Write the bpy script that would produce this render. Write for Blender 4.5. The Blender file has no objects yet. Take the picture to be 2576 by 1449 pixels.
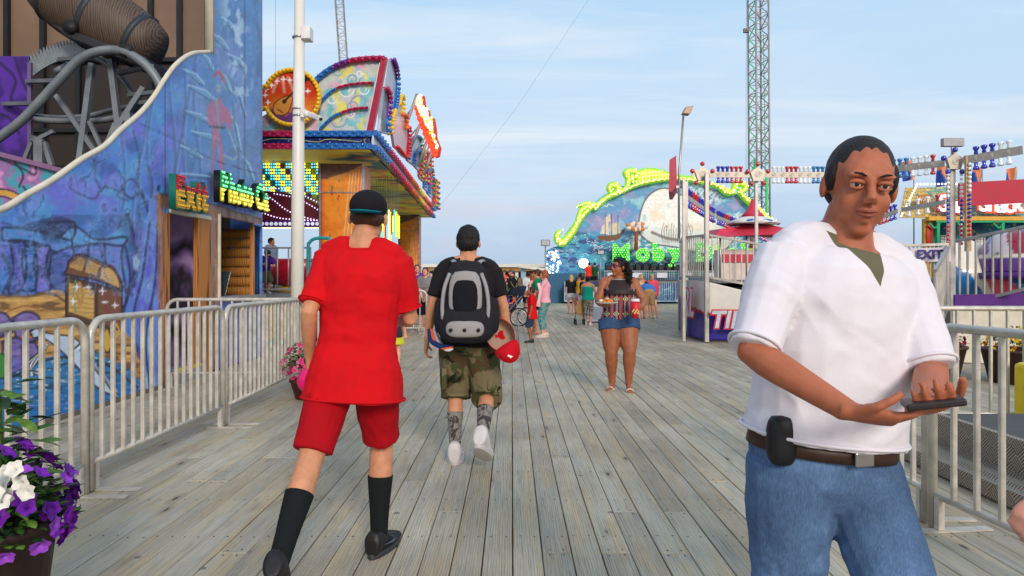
import bpy, bmesh, math, random
import numpy as np
from mathutils import Vector, Matrix
random.seed(7); RNG = np.random.default_rng(7)
SC = bpy.context.scene; COL = SC.collection
PI = math.pi
# ---- camera geometry: photo pixels (2576 wide) to metres -------------------
F, HC, CX, CY = 1717., 1.38, 1288., 702.
def W(px, py, D): return Vector(((px-CX)/F*D, D, HC-(py-CY)/F*D))
def G(px, py):
    D = HC*F/(py-CY); return Vector(((px-CX)/F*D, D, 0))
def lin(c):
    r = []
    for v in c[:3]:
        v = v/255.
        r.append(v/12.92 if v <= .04045 else ((v+.055)/1.055)**2.4)
    return tuple(r)
# ---- objects ---------------------------------------------------------------
ORG = {}
def setp(o, label=None, cat=None, group=None, kind=None):
    if label: o['label'] = label
    if cat: o['category'] = cat
    if group: o['group'] = group
    if kind: o['kind'] = kind
    return o
def thing(name, label, cat, loc=(0,0,0), group=None):
    o = bpy.data.objects.new(name, None); COL.objects.link(o)
    o.location = loc; o.empty_display_size = .2
    ORG[o.name] = Vector(loc)
    return setp(o, label, cat, group)
def link(name, me, mat, parent=None, shift=True):
    o = bpy.data.objects.new(name, me); COL.objects.link(o)
    if mat is not None:
        for m in (mat if isinstance(mat, (list, tuple)) else [mat]): me.materials.append(m)
    if parent is not None:
        o.parent = parent; org = ORG.get(parent.name, Vector((0,0,0)))
        if shift and org.length > 0: me.transform(Matrix.Translation(-org))
        ORG[o.name] = org
    return o
def copy_tree(o, parent=None):
    c = o.copy(); COL.objects.link(c)
    if parent is not None: c.parent = parent
    for ch in list(o.children): copy_tree(ch, c)
    return c
class MB:
    def __init__(s): s.v = []; s.f = []; s.m = []; s.cols = None
    def add(s, vs, fs, mi=0):
        n = len(s.v); s.v.extend([tuple(v) for v in vs])
        for f in fs: s.f.append(tuple(i+n for i in f)); s.m.append(mi)
        return s
    def box(s, a, b, mi=0):
        x0,y0,z0 = a; x1,y1,z1 = b
        return s.add([(x0,y0,z0),(x1,y0,z0),(x1,y1,z0),(x0,y1,z0),(x0,y0,z1),(x1,y0,z1),(x1,y1,z1),(x0,y1,z1)],
            [(0,3,2,1),(4,5,6,7),(0,1,5,4),(1,2,6,5),(2,3,7,6),(3,0,4,7)], mi)
    def beam(s, p, q, w, h=None, mi=0, up=(0,0,1)):
        h = h or w; p = Vector(p); q = Vector(q); d = (q-p)
        if d.length < 1e-6: return s
        d.normalize(); u = Vector(up)
        if abs(d.dot(u)) > .98: u = Vector((0,1,0)) if abs(d.y) < .9 else Vector((1,0,0))
        r = d.cross(u).normalized(); u = r.cross(d).normalized()
        vs = []
        for c in (p, q):
            for a, b in ((-1,-1),(1,-1),(1,1),(-1,1)): vs.append(c + r*(a*w/2) + u*(b*h/2))
        return s.add(vs, [(0,1,2,3),(7,6,5,4),(0,4,5,1),(1,5,6,2),(2,6,7,3),(3,7,4,0)], mi)
    def tube(s, pts, rad, n=8, mi=0, cap=True, sq=1.0):
        pts = [Vector(p) for p in pts]; m = len(pts)
        if not isinstance(rad, (list, tuple)): rad = [rad]*m
        vs = []; prev = None
        for i, p in enumerate(pts):
            t = (pts[min(i+1, m-1)] - pts[max(i-1, 0)])
            t = t.normalized() if t.length > 1e-9 else Vector((0,0,1))
            if prev is None:
                u = Vector((0,0,1)) if abs(t.z) < .9 else Vector((1,0,0))
            else: u = prev
            r = t.cross(u)
            r = r.normalized() if r.length > 1e-6 else Vector((1,0,0))
            u = r.cross(t).normalized(); prev = u
            for k in range(n):
                a = 2*PI*k/n; vs.append(p + r*(math.cos(a)*rad[i]) + u*(math.sin(a)*rad[i]*sq))
        fs = []
        for i in range(m-1):
            for k in range(n):
                k2 = (k+1) % n; fs.append((i*n+k, i*n+k2, (i+1)*n+k2, (i+1)*n+k))
        if cap: fs.append(tuple(range(n))[::-1]); fs.append(tuple((m-1)*n+k for k in range(n)))
        return s.add(vs, fs, mi)
    def loft(s, rings, mi=0, cap=True):
        n = len(rings[0]); vs = [p for r in rings for p in r]; fs = []
        for i in range(len(rings)-1):
            for k in range(n):
                k2 = (k+1) % n; fs.append((i*n+k, i*n+k2, (i+1)*n+k2, (i+1)*n+k))
        if cap: fs.append(tuple(range(n))[::-1]); fs.append(tuple((len(rings)-1)*n+k for k in range(n)))
        return s.add(vs, fs, mi)
    def lathe(s, c, prof, n=20, mi=0, ax=(1,1)):
        rings = [[(c[0]+r*ax[0]*math.cos(2*PI*k/n), c[1]+r*ax[1]*math.sin(2*PI*k/n), c[2]+z) for k in range(n)] for r, z in prof]
        return s.loft(rings, mi)
    def ell(s, c, r, n=12, m=8, mi=0, M=None):
        if not isinstance(r, (list, tuple, Vector)): r = (r, r, r)
        c = Vector(c); vs = []; fs = []
        for i in range(m+1):
            th = PI*i/m
            for k in range(n):
                a = 2*PI*k/n
                v = Vector((r[0]*math.sin(th)*math.cos(a), r[1]*math.sin(th)*math.sin(a), r[2]*math.cos(th)))
                if M is not None: v = M @ v
                vs.append(c+v)
        for i in range(m):
            for k in range(n):
                k2 = (k+1) % n
                fs.append((i*n+k, (i+1)*n+k, (i+1)*n+k2, i*n+k2))
        return s.add(vs, fs, mi)
    def prism(s, poly, off, mi=0):
        """poly: 3D points in order; off: extrusion vector"""
        off = Vector(off); n = len(poly); P = [Vector(p) for p in poly]
        return s.add(P+[p+off for p in P], [tuple(range(n))[::-1], tuple(range(n, 2*n))] + [(i, (i+1) % n, n+(i+1) % n, n+i) for i in range(n)], mi)
    def mesh(s, name='m'):
        me = bpy.data.meshes.new(name); me.from_pydata(s.v, [], s.f); me.update()
        if s.m and max(s.m) > 0: me.polygons.foreach_set('material_index', s.m)
        return me
    def build(s, name, mat, parent=None, smooth=False, bevel=0, subs=0, fixn=True):
        me = s.mesh(name)
        if fixn:
            bm = bmesh.new(); bm.from_mesh(me); bmesh.ops.recalc_face_normals(bm, faces=bm.faces); bm.to_mesh(me); bm.free()
        if smooth: me.polygons.foreach_set('use_smooth', [True]*len(me.polygons))
        o = link(name, me, mat, parent)
        if bevel:
            b = o.modifiers.new('b', 'BEVEL'); b.width = bevel; b.segments = 2; b.limit_method = 'ANGLE'
        if subs:
            b = o.modifiers.new('s', 'SUBSURF'); b.levels = b.render_levels = subs
        return o
def spline(pts, n=8):
    """Catmull-Rom through points"""
    P = [Vector(p) for p in pts]; P = [P[0]*2-P[1]] + P + [P[-1]*2-P[-2]]; out = []
    for i in range(1, len(P)-2):
        a, b, c, d = P[i-1:i+3]
        for k in range(n):
            t = k/n
            out.append(.5*((2*b)+(c-a)*t+(2*a-5*b+4*c-d)*t*t+(3*b-a-3*c+d)*t*t*t))
    out.append(P[-2]); return out
# ---- materials -------------------------------------------------------------
MATS = {}
def nodes(name):
    m = bpy.data.materials.new(name); m.use_nodes = True; nt = m.node_tree
    b = nt.nodes['Principled BSDF']; return m, nt, b
def nn(nt, typ, **kw):
    n = nt.nodes.new(typ)
    for k, v in kw.items():
        if k in n.inputs: n.inputs[k].default_value = v
        else: setattr(n, k, v)
    return n
def mixc(nt, a, b, f, mode='MIX'):
    n = nt.nodes.new('ShaderNodeMix'); n.data_type = 'RGBA'; n.blend_type = mode
    for i, v in ((0, f), (6, a), (7, b)):
        if hasattr(v, 'is_linked'): nt.links.new(v, n.inputs[i])
        else: n.inputs[i].default_value = v if i == 0 else (*v[:3], 1)
    return n.outputs[2]
def math_(nt, op, a, b=None, clamp=False):
    n = nt.nodes.new('ShaderNodeMath'); n.operation = op; n.use_clamp = clamp
    for i, v in ((0, a), (1, b)):
        if v is None: continue
        if hasattr(v, 'is_linked'): nt.links.new(v, n.inputs[i])
        else: n.inputs[i].default_value = v
    return n.outputs[0]
def coords(nt, scale=(1,1,1), obj=True):
    tc = nt.nodes.new('ShaderNodeTexCoord'); mp = nt.nodes.new('ShaderNodeMapping')
    nt.links.new(tc.outputs['Object' if obj else 'Generated'], mp.inputs[0]); mp.inputs['Scale'].default_value = scale
    return mp.outputs[0]
def noise(nt, vec, scale, detail=4, rough=.55, dist=0):
    n = nt.nodes.new('ShaderNodeTexNoise'); nt.links.new(vec, n.inputs['Vector'])
    n.inputs['Scale'].default_value = scale; n.inputs['Detail'].default_value = detail
    n.inputs['Roughness'].default_value = rough; n.inputs['Distortion'].default_value = dist
    return n.outputs[0]
def ramp(nt, fac, stops):
    n = nt.nodes.new('ShaderNodeValToRGB'); nt.links.new(fac, n.inputs[0]); e = n.color_ramp.elements
    while len(e) < len(stops): e.new(.5)
    for i, (p, c) in enumerate(stops):
        e[i].position = p; e[i].color = (*c, 1) if len(c) == 3 else c
    return n.outputs[0]
def addbump(nt, b, h, strength, dist=.01):
    n = nt.nodes.new('ShaderNodeBump'); n.inputs['Strength'].default_value = strength; n.inputs['Distance'].default_value = dist
    nt.links.new(h, n.inputs['Height']); nt.links.new(n.outputs[0], b.inputs['Normal'])
def mat(name, rgb=(128,128,128), rough=.6, metal=0, var=.18, scale=6, bump=.15, bscale=60, spec=.4, vc=False, emit=0, coat=0, sss=0, alpha=1, trans=0, raw=None, bdist=.004):
    """principled paint / cloth / metal with soft mottling and a fine bump; vc = painted colours carried by the mesh"""
    if name in MATS: return MATS[name]
    m, nt, b = nodes(name); v = coords(nt)
    base = raw or lin(rgb)
    if vc:
        a = nt.nodes.new('ShaderNodeAttribute'); a.attribute_name = 'Col'; src = a.outputs['Color']
    else:
        src = None
    if var:
        n1 = noise(nt, v, scale, 5, .6)
        f = ramp(nt, n1, [(.3, (1-var,)*3), (.7, (1+var*.4,)*3)])
        c = mixc(nt, src if src is not None else base, f, 1.0, 'MULTIPLY')
        nt.links.new(c, b.inputs['Base Color'])
        rr = ramp(nt, n1, [(.3, (max(0, rough-.08),)*3), (.7, (min(1, rough+.1),)*3)]); nt.links.new(rr, b.inputs['Roughness'])
    else:
        if src is not None: nt.links.new(src, b.inputs['Base Color'])
        else: b.inputs['Base Color'].default_value = (*base, 1)
        b.inputs['Roughness'].default_value = rough
    b.inputs['Metallic'].default_value = metal; b.inputs['Specular IOR Level'].default_value = spec
    if coat: b.inputs['Coat Weight'].default_value = coat
    if sss:
        b.inputs['Subsurface Weight'].default_value = sss; b.inputs['Subsurface Radius'].default_value = (.8,.3,.15); b.inputs['Subsurface Scale'].default_value = .015
    if bump: addbump(nt, b, noise(nt, v, bscale, 3), bump, bdist)
    if emit:
        if src is not None: nt.links.new(src, b.inputs['Emission Color'])
        else: b.inputs['Emission Color'].default_value = (*base, 1)
        b.inputs['Emission Strength'].default_value = emit
    if alpha < 1: b.inputs['Alpha'].default_value = alpha
    if trans: b.inputs['Transmission Weight'].default_value = trans
    MATS[name] = m; return m
def lamp(name, rgb, s):
    """lit bulb"""
    if name in MATS: return MATS[name]
    m, nt, b = nodes(name); c = lin(rgb)
    b.inputs['Base Color'].default_value = (*c, 1); b.inputs['Emission Color'].default_value = (*c, 1); b.inputs['Emission Strength'].default_value = s
    MATS[name] = m; return m
# ---- painter for hand-painted surfaces ------------------------------------
def _h(ix, iy, seed):
    n = (ix.astype(np.int64)*374761393 + iy.astype(np.int64)*668265263 + seed*1442695041) & 0x7fffffff
    n = ((n ^ (n >> 13))*1274126177) & 0x7fffffff
    return ((n ^ (n >> 16)) & 0xffff)/65535.
def vn(x, y, seed=0):
    ix = np.floor(x); iy = np.floor(y); fx = x-ix; fy = y-iy; fx = fx*fx*(3-2*fx); fy = fy*fy*(3-2*fy)
    a = _h(ix, iy, seed); b = _h(ix+1, iy, seed); c = _h(ix, iy+1, seed); d = _h(ix+1, iy+1, seed)
    return (a*(1-fx)+b*fx)*(1-fy)+(c*(1-fx)+d*fx)*fy
def fbm(x, y, seed=0, o=4):
    s = 0; a = .5
    for i in range(o): s = s+a*vn(x*2**i, y*2**i, seed+i*17); a *= .5
    return s/(1-.5**o)
def pl(a, m=60):   # python list of points to array, smoothed
    return np.array([(p[0], p[1]) for p in spline([(x, y, 0) for x, y in a], 6)])
class Canvas:
    def __init__(s, u, v, base=(128,128,128)):
        s.u = np.asarray(u, float); s.v = np.asarray(v, float); s.c = np.tile(np.array(lin(base)), (len(s.u), 1))
    def blend(s, col, a):
        a = np.clip(a, 0, 1)[:, None] if np.ndim(a) else a
        col = np.array(lin(col)) if not isinstance(col, np.ndarray) else col
        s.c = s.c*(1-a)+col*a
    def inside(s, P):
        P = np.array(P, float); r = np.zeros(len(s.u), bool); n = len(P)
        x0, y0 = P.min(0); x1, y1 = P.max(0)
        k = np.where((s.u >= x0) & (s.u <= x1) & (s.v >= y0) & (s.v <= y1))[0]
        if len(k) == 0: return r
        u = s.u[k]; v = s.v[k]; rr = np.zeros(len(k), bool)
        for i in range(n):
            xa, ya = P[i]; xb, yb = P[(i+1) % n]
            if ya == yb: continue
            c = ((ya > v) != (yb > v)) & (u < (xb-xa)*(v-ya)/(yb-ya)+xa); rr ^= c
        r[k] = rr; return r
    def fill(s, P, col, a=1., smooth=False, tex=None):
        if smooth: P = pl(list(P)+[P[0]])
        m = s.inside(P)
        if tex is not None: a = a*tex
        s.blend(col, m*a); return m
    def dist(s, P, w):
        P = np.array(P, float); d = np.full(len(s.u), 1e9)
        x0, y0 = P.min(0)-w; x1, y1 = P.max(0)+w
        k = np.where((s.u >= x0) & (s.u <= x1) & (s.v >= y0) & (s.v <= y1))[0]
        if len(k) == 0: return d
        u = s.u[k]; v = s.v[k]; dd = np.full(len(k), 1e9)
        for i in range(len(P)-1):
            a = P[i]; b = P[i+1]; e = b-a; L = max(1e-9, e@e)
            t = np.clip(((u-a[0])*e[0]+(v-a[1])*e[1])/L, 0, 1)
            dd = np.minimum(dd, np.hypot(u-a[0]-t*e[0], v-a[1]-t*e[1]))
        d[k] = dd; return d
    def stroke(s, P, w, col, a=1., smooth=True, soft=.5):
        if smooth and len(P) > 2: P = pl(P)
        d = s.dist(P, w*1.5); s.blend(col, a*np.clip((w-d)/(w*soft+1e-6), 0, 1))
    def dab(s, x, y, r, col, a=1., ry=None, soft=.6):
        ry = ry or r; d = np.sqrt(((s.u-x)/r)**2+((s.v-y)/ry)**2); s.blend(col, a*np.clip((1-d)/soft, 0, 1))
    def star(s, x, y, r, col=(255,255,255)):
        for q in range(4):
            an = q*PI/4; l = r if q % 2 == 0 else r*.5
            s.stroke([(x-l*math.cos(an), y-l*math.sin(an)), (x+l*math.cos(an), y+l*math.sin(an))], max(r*.1, 1.2), col, .9, False)
def grid(name, m, parent, P, UV, paint, hole=None, thick=0, smooth=True):
    """P: (rows, cols, 3) positions; UV: (rows, cols, 2) painter coordinates; paint(canvas)"""
    R, Cn = P.shape[:2]; vs = P.reshape(-1, 3); idx = np.arange(R*Cn).reshape(R, Cn)
    f = np.stack([idx[:-1, :-1], idx[:-1, 1:], idx[1:, 1:], idx[1:, :-1]], -1).reshape(-1, 4)
    uv = UV.reshape(-1, 2)
    if hole is not None:
        cu = uv[f].mean(1); k = ~hole(cu[:, 0], cu[:, 1]); f = f[k]
    me = bpy.data.meshes.new(name); me.vertices.add(len(vs)); me.vertices.foreach_set('co', vs.astype(np.float32).ravel())
    me.loops.add(len(f)*4); me.loops.foreach_set('vertex_index', f.astype(np.int32).ravel())
    me.polygons.add(len(f)); me.polygons.foreach_set('loop_start', np.arange(0, len(f)*4, 4, dtype=np.int32))
    me.update(calc_edges=True)
    cv = Canvas(uv[:, 0], uv[:, 1]); paint(cv)
    ca = me.color_attributes.new('Col', 'FLOAT_COLOR', 'POINT')
    ca.data.foreach_set('color', np.concatenate([np.clip(cv.c, 0, 1), np.ones((len(vs), 1))], 1).astype(np.float32).ravel())
    if smooth: me.polygons.foreach_set('use_smooth', [True]*len(f))
    me.validate()
    o = link(name, me, m, parent)
    if thick:
        q = o.modifiers.new('t', 'SOLIDIFY'); q.thickness = thick; q.offset = 0
    return o
def panel(name, m, parent, o, eu, ev, nu, nv, us, vs_, paint, hole=None, thick=.02):
    """flat painted board: corner o, edge vectors eu, ev; painter coordinates run us[0]..us[1], vs_[0]..vs_[1]"""
    o = np.array(o, float); eu = np.array(eu, float); ev = np.array(ev, float)
    a = np.linspace(0, 1, nu); b = np.linspace(0, 1, nv); A, B = np.meshgrid(a, b)
    P = o+A[..., None]*eu+B[..., None]*ev
    UV = np.stack([us[0]+A*(us[1]-us[0]), vs_[0]+B*(vs_[1]-vs_[0])], -1)
    return grid(name, m, parent, P, UV, paint, hole, thick, False)
# ---- text ------------------------------------------------------------------
def text_mesh(s, size, ext=.02, off=0., bev=0.):
    cu = bpy.data.curves.new('t', 'FONT'); cu.body = s; cu.size = size; cu.extrude = ext; cu.offset = off
    cu.bevel_depth = bev; cu.resolution_u = 3; cu.align_x = 'CENTER'; cu.align_y = 'CENTER'
    o = bpy.data.objects.new('t', cu); COL.objects.link(o)
    dg = bpy.context.evaluated_depsgraph_get(); me = bpy.data.meshes.new_from_object(o.evaluated_get(dg))
    bpy.data.objects.remove(o); bpy.data.curves.remove(cu); return me
def text(name, s, size, mtl, parent, loc, X, Y, ext=.01, off=0., bev=0., sx=1., sy=1.):
    """letters standing at loc; X = reading direction, Y = up direction"""
    me = text_mesh(s, size, ext, off, bev); X = Vector(X).normalized(); Y = Vector(Y).normalized(); Z = X.cross(Y)
    M = Matrix(((X.x*sx, Y.x*sy, Z.x, loc[0]), (X.y*sx, Y.y*sy, Z.y, loc[1]), (X.z*sx, Y.z*sy, Z.z, loc[2]), (0,0,0,1)))
    me.transform(M); return link(name, me, mtl, parent)
# ---- camera, light, sky ----------------------------------------------------
cam = bpy.data.cameras.new('camera'); co = bpy.data.objects.new('camera', cam); COL.objects.link(co)
co.location = (0,0,HC); co.rotation_euler = (math.radians(90), 0, 0)
cam.lens = F/2576*36; cam.sensor_width = 36; cam.sensor_fit = 'HORIZONTAL'; cam.shift_y = (CY-724.5)/2576; cam.clip_end = 6000; cam.clip_start = .05
cam.dof.use_dof = False
SC.camera = co
SC.view_settings.view_transform = 'Standard'; SC.view_settings.look = 'None'; SC.view_settings.gamma = 1; SC.view_settings.exposure = 0
SC.cycles.max_bounces = 6; SC.cycles.transparent_max_bounces = 12; SC.cycles.use_denoising = True
def world():
    w = bpy.data.worlds.new('World'); SC.world = w; w.use_nodes = True; nt = w.node_tree
    bg = nt.nodes['Background']; bg.inputs['Strength'].default_value = .1
    sky = nt.nodes.new('ShaderNodeTexSky'); sky.sky_type = 'NISHITA'; sky.sun_disc = False
    sky.sun_elevation = math.radians(24); sky.sun_rotation = math.radians(163)
    tc = nt.nodes.new('ShaderNodeTexCoord'); sp = nt.nodes.new('ShaderNodeSeparateXYZ'); nt.links.new(tc.outputs['Generated'], sp.inputs[0])
    z = sp.outputs[2]
    k = 10.
    def c(r, g, b, m=1.): return tuple(x*k*m for x in lin((r, g, b)))
    grad = ramp(nt, z, [(0., tuple(x for x in lin((176,198,224)))), (.04, lin((188,210,236))), (.16, lin((202,226,249))), (.3, lin((200,229,254))), (.38, lin((186,223,254))), (.9, lin((140,190,242)))])
    # broad warm glow of the evening behind the camera
    yy = math_(nt, 'MULTIPLY', sp.outputs[1], -1); gl = ramp(nt, yy, [(.2, (0,0,0)), (.95, (1,1,1))])
    grad = mixc(nt, grad, lin((255,226,196)), math_(nt, 'MULTIPLY', gl, .75))
    zz = math_(nt, 'ADD', z, .08); u = math_(nt, 'DIVIDE', sp.outputs[0], zz); v = math_(nt, 'DIVIDE', sp.outputs[1], zz)
    cb = nt.nodes.new('ShaderNodeCombineXYZ'); nt.links.new(u, cb.inputs[0]); nt.links.new(v, cb.inputs[1])
    mp = nt.nodes.new('ShaderNodeMapping'); nt.links.new(cb.outputs[0], mp.inputs[0]); mp.inputs['Scale'].default_value = (.36, 1.5, 1); mp.inputs['Rotation'].default_value = (0, 0, .06); mp.inputs['Location'].default_value = (5.3, 0.4, 0)
    n = noise(nt, mp.outputs[0], 1.0, 8, .6, .8)
    cl = ramp(nt, n, [(.46, (0,0,0)), (.66, (1,1,1))])
    mp2 = nt.nodes.new('ShaderNodeMapping'); nt.links.new(tc.outputs['Generated'], mp2.inputs[0]); mp2.inputs['Scale'].default_value = (2.2, 2.2, 11); mp2.inputs['Location'].default_value = (.4, 0, .3)
    n2 = noise(nt, mp2.outputs[0], 1.1, 6, .6, .6)
    cl2 = ramp(nt, n2, [(.45, (0,0,0)), (.75, (1,1,1))])
    n3 = noise(nt, mp2.outputs[0], 2.3, 5, .55, .4)
    low = ramp(nt, z, [(.0, (0,0,0)), (.06, (1,1,1)), (.2, (0,0,0))])
    a = mixc(nt, grad, lin((246,250,255)), math_(nt, 'MULTIPLY', cl, math_(nt, 'MULTIPLY', ramp(nt, z, [(.08, (0,0,0)), (.2, (1,1,1))]), .7)))
    a = mixc(nt, a, lin((222,238,252)), math_(nt, 'MULTIPLY', cl2, .7))
    pk = math_(nt, 'MULTIPLY', ramp(nt, n3, [(.52, (0,0,0)), (.68, (1,1,1))]), low)
    a = mixc(nt, a, lin((228,212,226)), math_(nt, 'MULTIPLY', pk, .6))
    up = mixc(nt, a, (k, k, k), 1.0, 'MULTIPLY')
    fin = mixc(nt, up, sky.outputs[0], .07)
    nt.links.new(fin, bg.inputs['Color'])
world()
sd = bpy.data.lights.new('sun', 'SUN'); sd.energy = 2.3; sd.angle = math.radians(15); sd.color = (1, .89, .78)
so = bpy.data.objects.new('sun', sd); COL.objects.link(so)
# evening sun behind the camera, a little to the right
az = math.radians(163); el = math.radians(24)
dv = -Vector((math.sin(az)*math.cos(el), math.cos(az)*math.cos(el), math.sin(el))); so.rotation_euler = dv.to_track_quat('-Z', 'Y').to_euler()
BULBS = {}
def bulb_at(root, part, pos, r, m):
    BULBS.setdefault(root.name, [root, []])[1].append((part, Vector(pos), r, m))
_BM = {}
def finish_bulbs():
    for root, L in BULBS.values():
        L.sort(key=lambda b: -b[2]/max(.1, (b[1]-Vector((0,0,HC))).length))
        for part, pos, r, m in L[:100]:
            k = (round(r, 4), m.name)
            if k not in _BM:
                me = MB().ell((0,0,0), r, 8, 6).mesh('bulb'); me.polygons.foreach_set('use_smooth', [True]*len(me.polygons)); me.materials.append(m); _BM[k] = me
            o = bpy.data.objects.new('bulb', _BM[k]); COL.objects.link(o); o.parent = part
            o.location = pos-ORG.get(part.name, Vector((0,0,0)))
        rest = L[100:]
        if rest:
            ms = []; mb = MB()
            for part, pos, r, m in rest:
                if m not in ms: ms.append(m)
                mb.ell(pos, r, 6, 4, ms.index(m))
            mb.build('bulbs', ms, root, True, fixn=False)['kind'] = 'stuff'
def along(pts, step, closed=False):
    """evenly spaced points on a polyline"""
    P = [Vector(p) for p in pts]; out = []; acc = 0
    for a, b in zip(P, P[1:]):
        L = (b-a).length
        while acc <= L and L > 0: out.append(a+(b-a)*(acc/L)); acc += step
        acc -= L
    return out
# ============ SETTING: deck, sea ============
def wood_deck():
    m, nt, b = nodes('weathered_deck_boards')
    at = nt.nodes.new('ShaderNodeAttribute'); at.attribute_name = 'bd'
    tc = nt.nodes.new('ShaderNodeTexCoord'); cb = nt.nodes.new('ShaderNodeVectorMath'); cb.operation = 'ADD'
    sc = nt.nodes.new('ShaderNodeVectorMath'); sc.operation = 'SCALE'; nt.links.new(at.outputs['Color'], sc.inputs[0]); sc.inputs['Scale'].default_value = 37.
    nt.links.new(tc.outputs['Object'], cb.inputs[0]); nt.links.new(sc.outputs[0], cb.inputs[1])
    def mp(s):
        q = nt.nodes.new('ShaderNodeMapping'); nt.links.new(cb.outputs[0], q.inputs[0]); q.inputs['Scale'].default_value = s; return q.outputs[0]
    warp = noise(nt, mp((6, .9, 6)), 1.0, 2, .5)
    wv = nt.nodes.new('ShaderNodeTexWave'); wv.wave_type = 'BANDS'; wv.bands_direction = 'X'
    q = mp((1, .07, 1)); nt.links.new(q, wv.inputs['Vector']); wv.inputs['Scale'].default_value = 24; wv.inputs['Distortion'].default_value = 9; wv.inputs['Detail'].default_value = 3; wv.inputs['Detail Scale'].default_value = 1.2; wv.inputs['Detail Roughness'].default_value = .6
    fine = noise(nt, mp((150, 2.5, 10)), 1.0, 5, .65)
    big = noise(nt, mp((5, .8, 2)), 1.0, 4, .6)
    vo = nt.nodes.new('ShaderNodeTexVoronoi'); vo.feature = 'F1'; nt.links.new(mp((5.5, 1.7, .01)), vo.inputs['Vector']); vo.inputs['Scale'].default_value = 1.0; vo.inputs['Randomness'].default_value = 1
    knot = ramp(nt, vo.outputs['Distance'], [(.035, (1,1,1)), (.085, (0,0,0))])
    halo = ramp(nt, vo.outputs['Distance'], [(.05, (1,1,1)), (.25, (0,0,0))])
    base = ramp(nt, big, [(.3, lin((170,158,136))), (.5, lin((176,169,150))), (.7, lin((186,182,167)))])
    warm = noise(nt, mp((14, 1.2, 3)), 1.0, 3, .6)
    base = mixc(nt, base, lin((196,172,128)), math_(nt, 'MULTIPLY', ramp(nt, warm, [(.5, (0,0,0)), (.72, (1,1,1))]), .6))
    base = mixc(nt, base, lin((146,148,148)), math_(nt, 'MULTIPLY', ramp(nt, warm, [(.3, (1,1,1)), (.46, (0,0,0))]), .5))
    sepc = nt.nodes.new('ShaderNodeSeparateColor'); nt.links.new(at.outputs['Color'], sepc.inputs[0])
    tone = ramp(nt, sepc.outputs[2], [(0, (.84,.83,.81)), (.5, (1.0,.99,.97)), (1, (1.14,1.12,1.08))])
    base = mixc(nt, base, tone, 1, 'MULTIPLY')
    g = ramp(nt, wv.outputs['Fac'], [(0, (.70,.69,.68)), (.35, (1,1,1)), (1, (1.07,1.06,1.04))])
    base = mixc(nt, base, g, .75, 'MULTIPLY')
    g = ramp(nt, fine, [(.3, (.62,.61,.6)), (.5, (1,1,1)), (.8, (1.1,1.1,1.1))]); base = mixc(nt, base, g, .8, 'MULTIPLY')
    crk = ramp(nt, noise(nt, mp((70, .6, 5)), 1.0, 3, .7, .4), [(.26, (1,1,1)), (.31, (0,0,0))])
    base = mixc(nt, base, lin((40,38,36)), math_(nt, 'MULTIPLY', crk, .5))
    base = mixc(nt, base, lin((104,84,62)), math_(nt, 'MULTIPLY', halo, .35))
    base = mixc(nt, base, lin((52,44,38)), math_(nt, 'MULTIPLY', knot, .85))
    # gum and drink spots trodden in across boards
    ob = nt.nodes.new('ShaderNodeTexVoronoi'); nt.links.new(tc.outputs['Object'], ob.inputs['Vector']); ob.inputs['Scale'].default_value = 2.3
    sp = ramp(nt, ob.outputs['Distance'], [(.035, (1,1,1)), (.05, (0,0,0))]); base = mixc(nt, base, lin((66,76,84)), math_(nt, 'MULTIPLY', sp, .7))
    st = noise(nt, tc.outputs['Object'], .7, 4, .6); base = mixc(nt, base, ramp(nt, st, [(.35, (.8,.8,.8)), (.6, (1.05,1.05,1.05))]), 1, 'MULTIPLY')
    nt.links.new(base, b.inputs['Base Color']); b.inputs['Specular IOR Level'].default_value = .35
    nt.links.new(ramp(nt, fine, [(.3, (.75,)*3), (.7, (.52,)*3)]), b.inputs['Roughness'])
    hh = math_(nt, 'ADD', math_(nt, 'MULTIPLY', wv.outputs['Fac'], .5), fine); hh = math_(nt, 'SUBTRACT', hh, math_(nt, 'MULTIPLY', crk, 1.2)); addbump(nt, b, hh, .55, .003)
    return m
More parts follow.
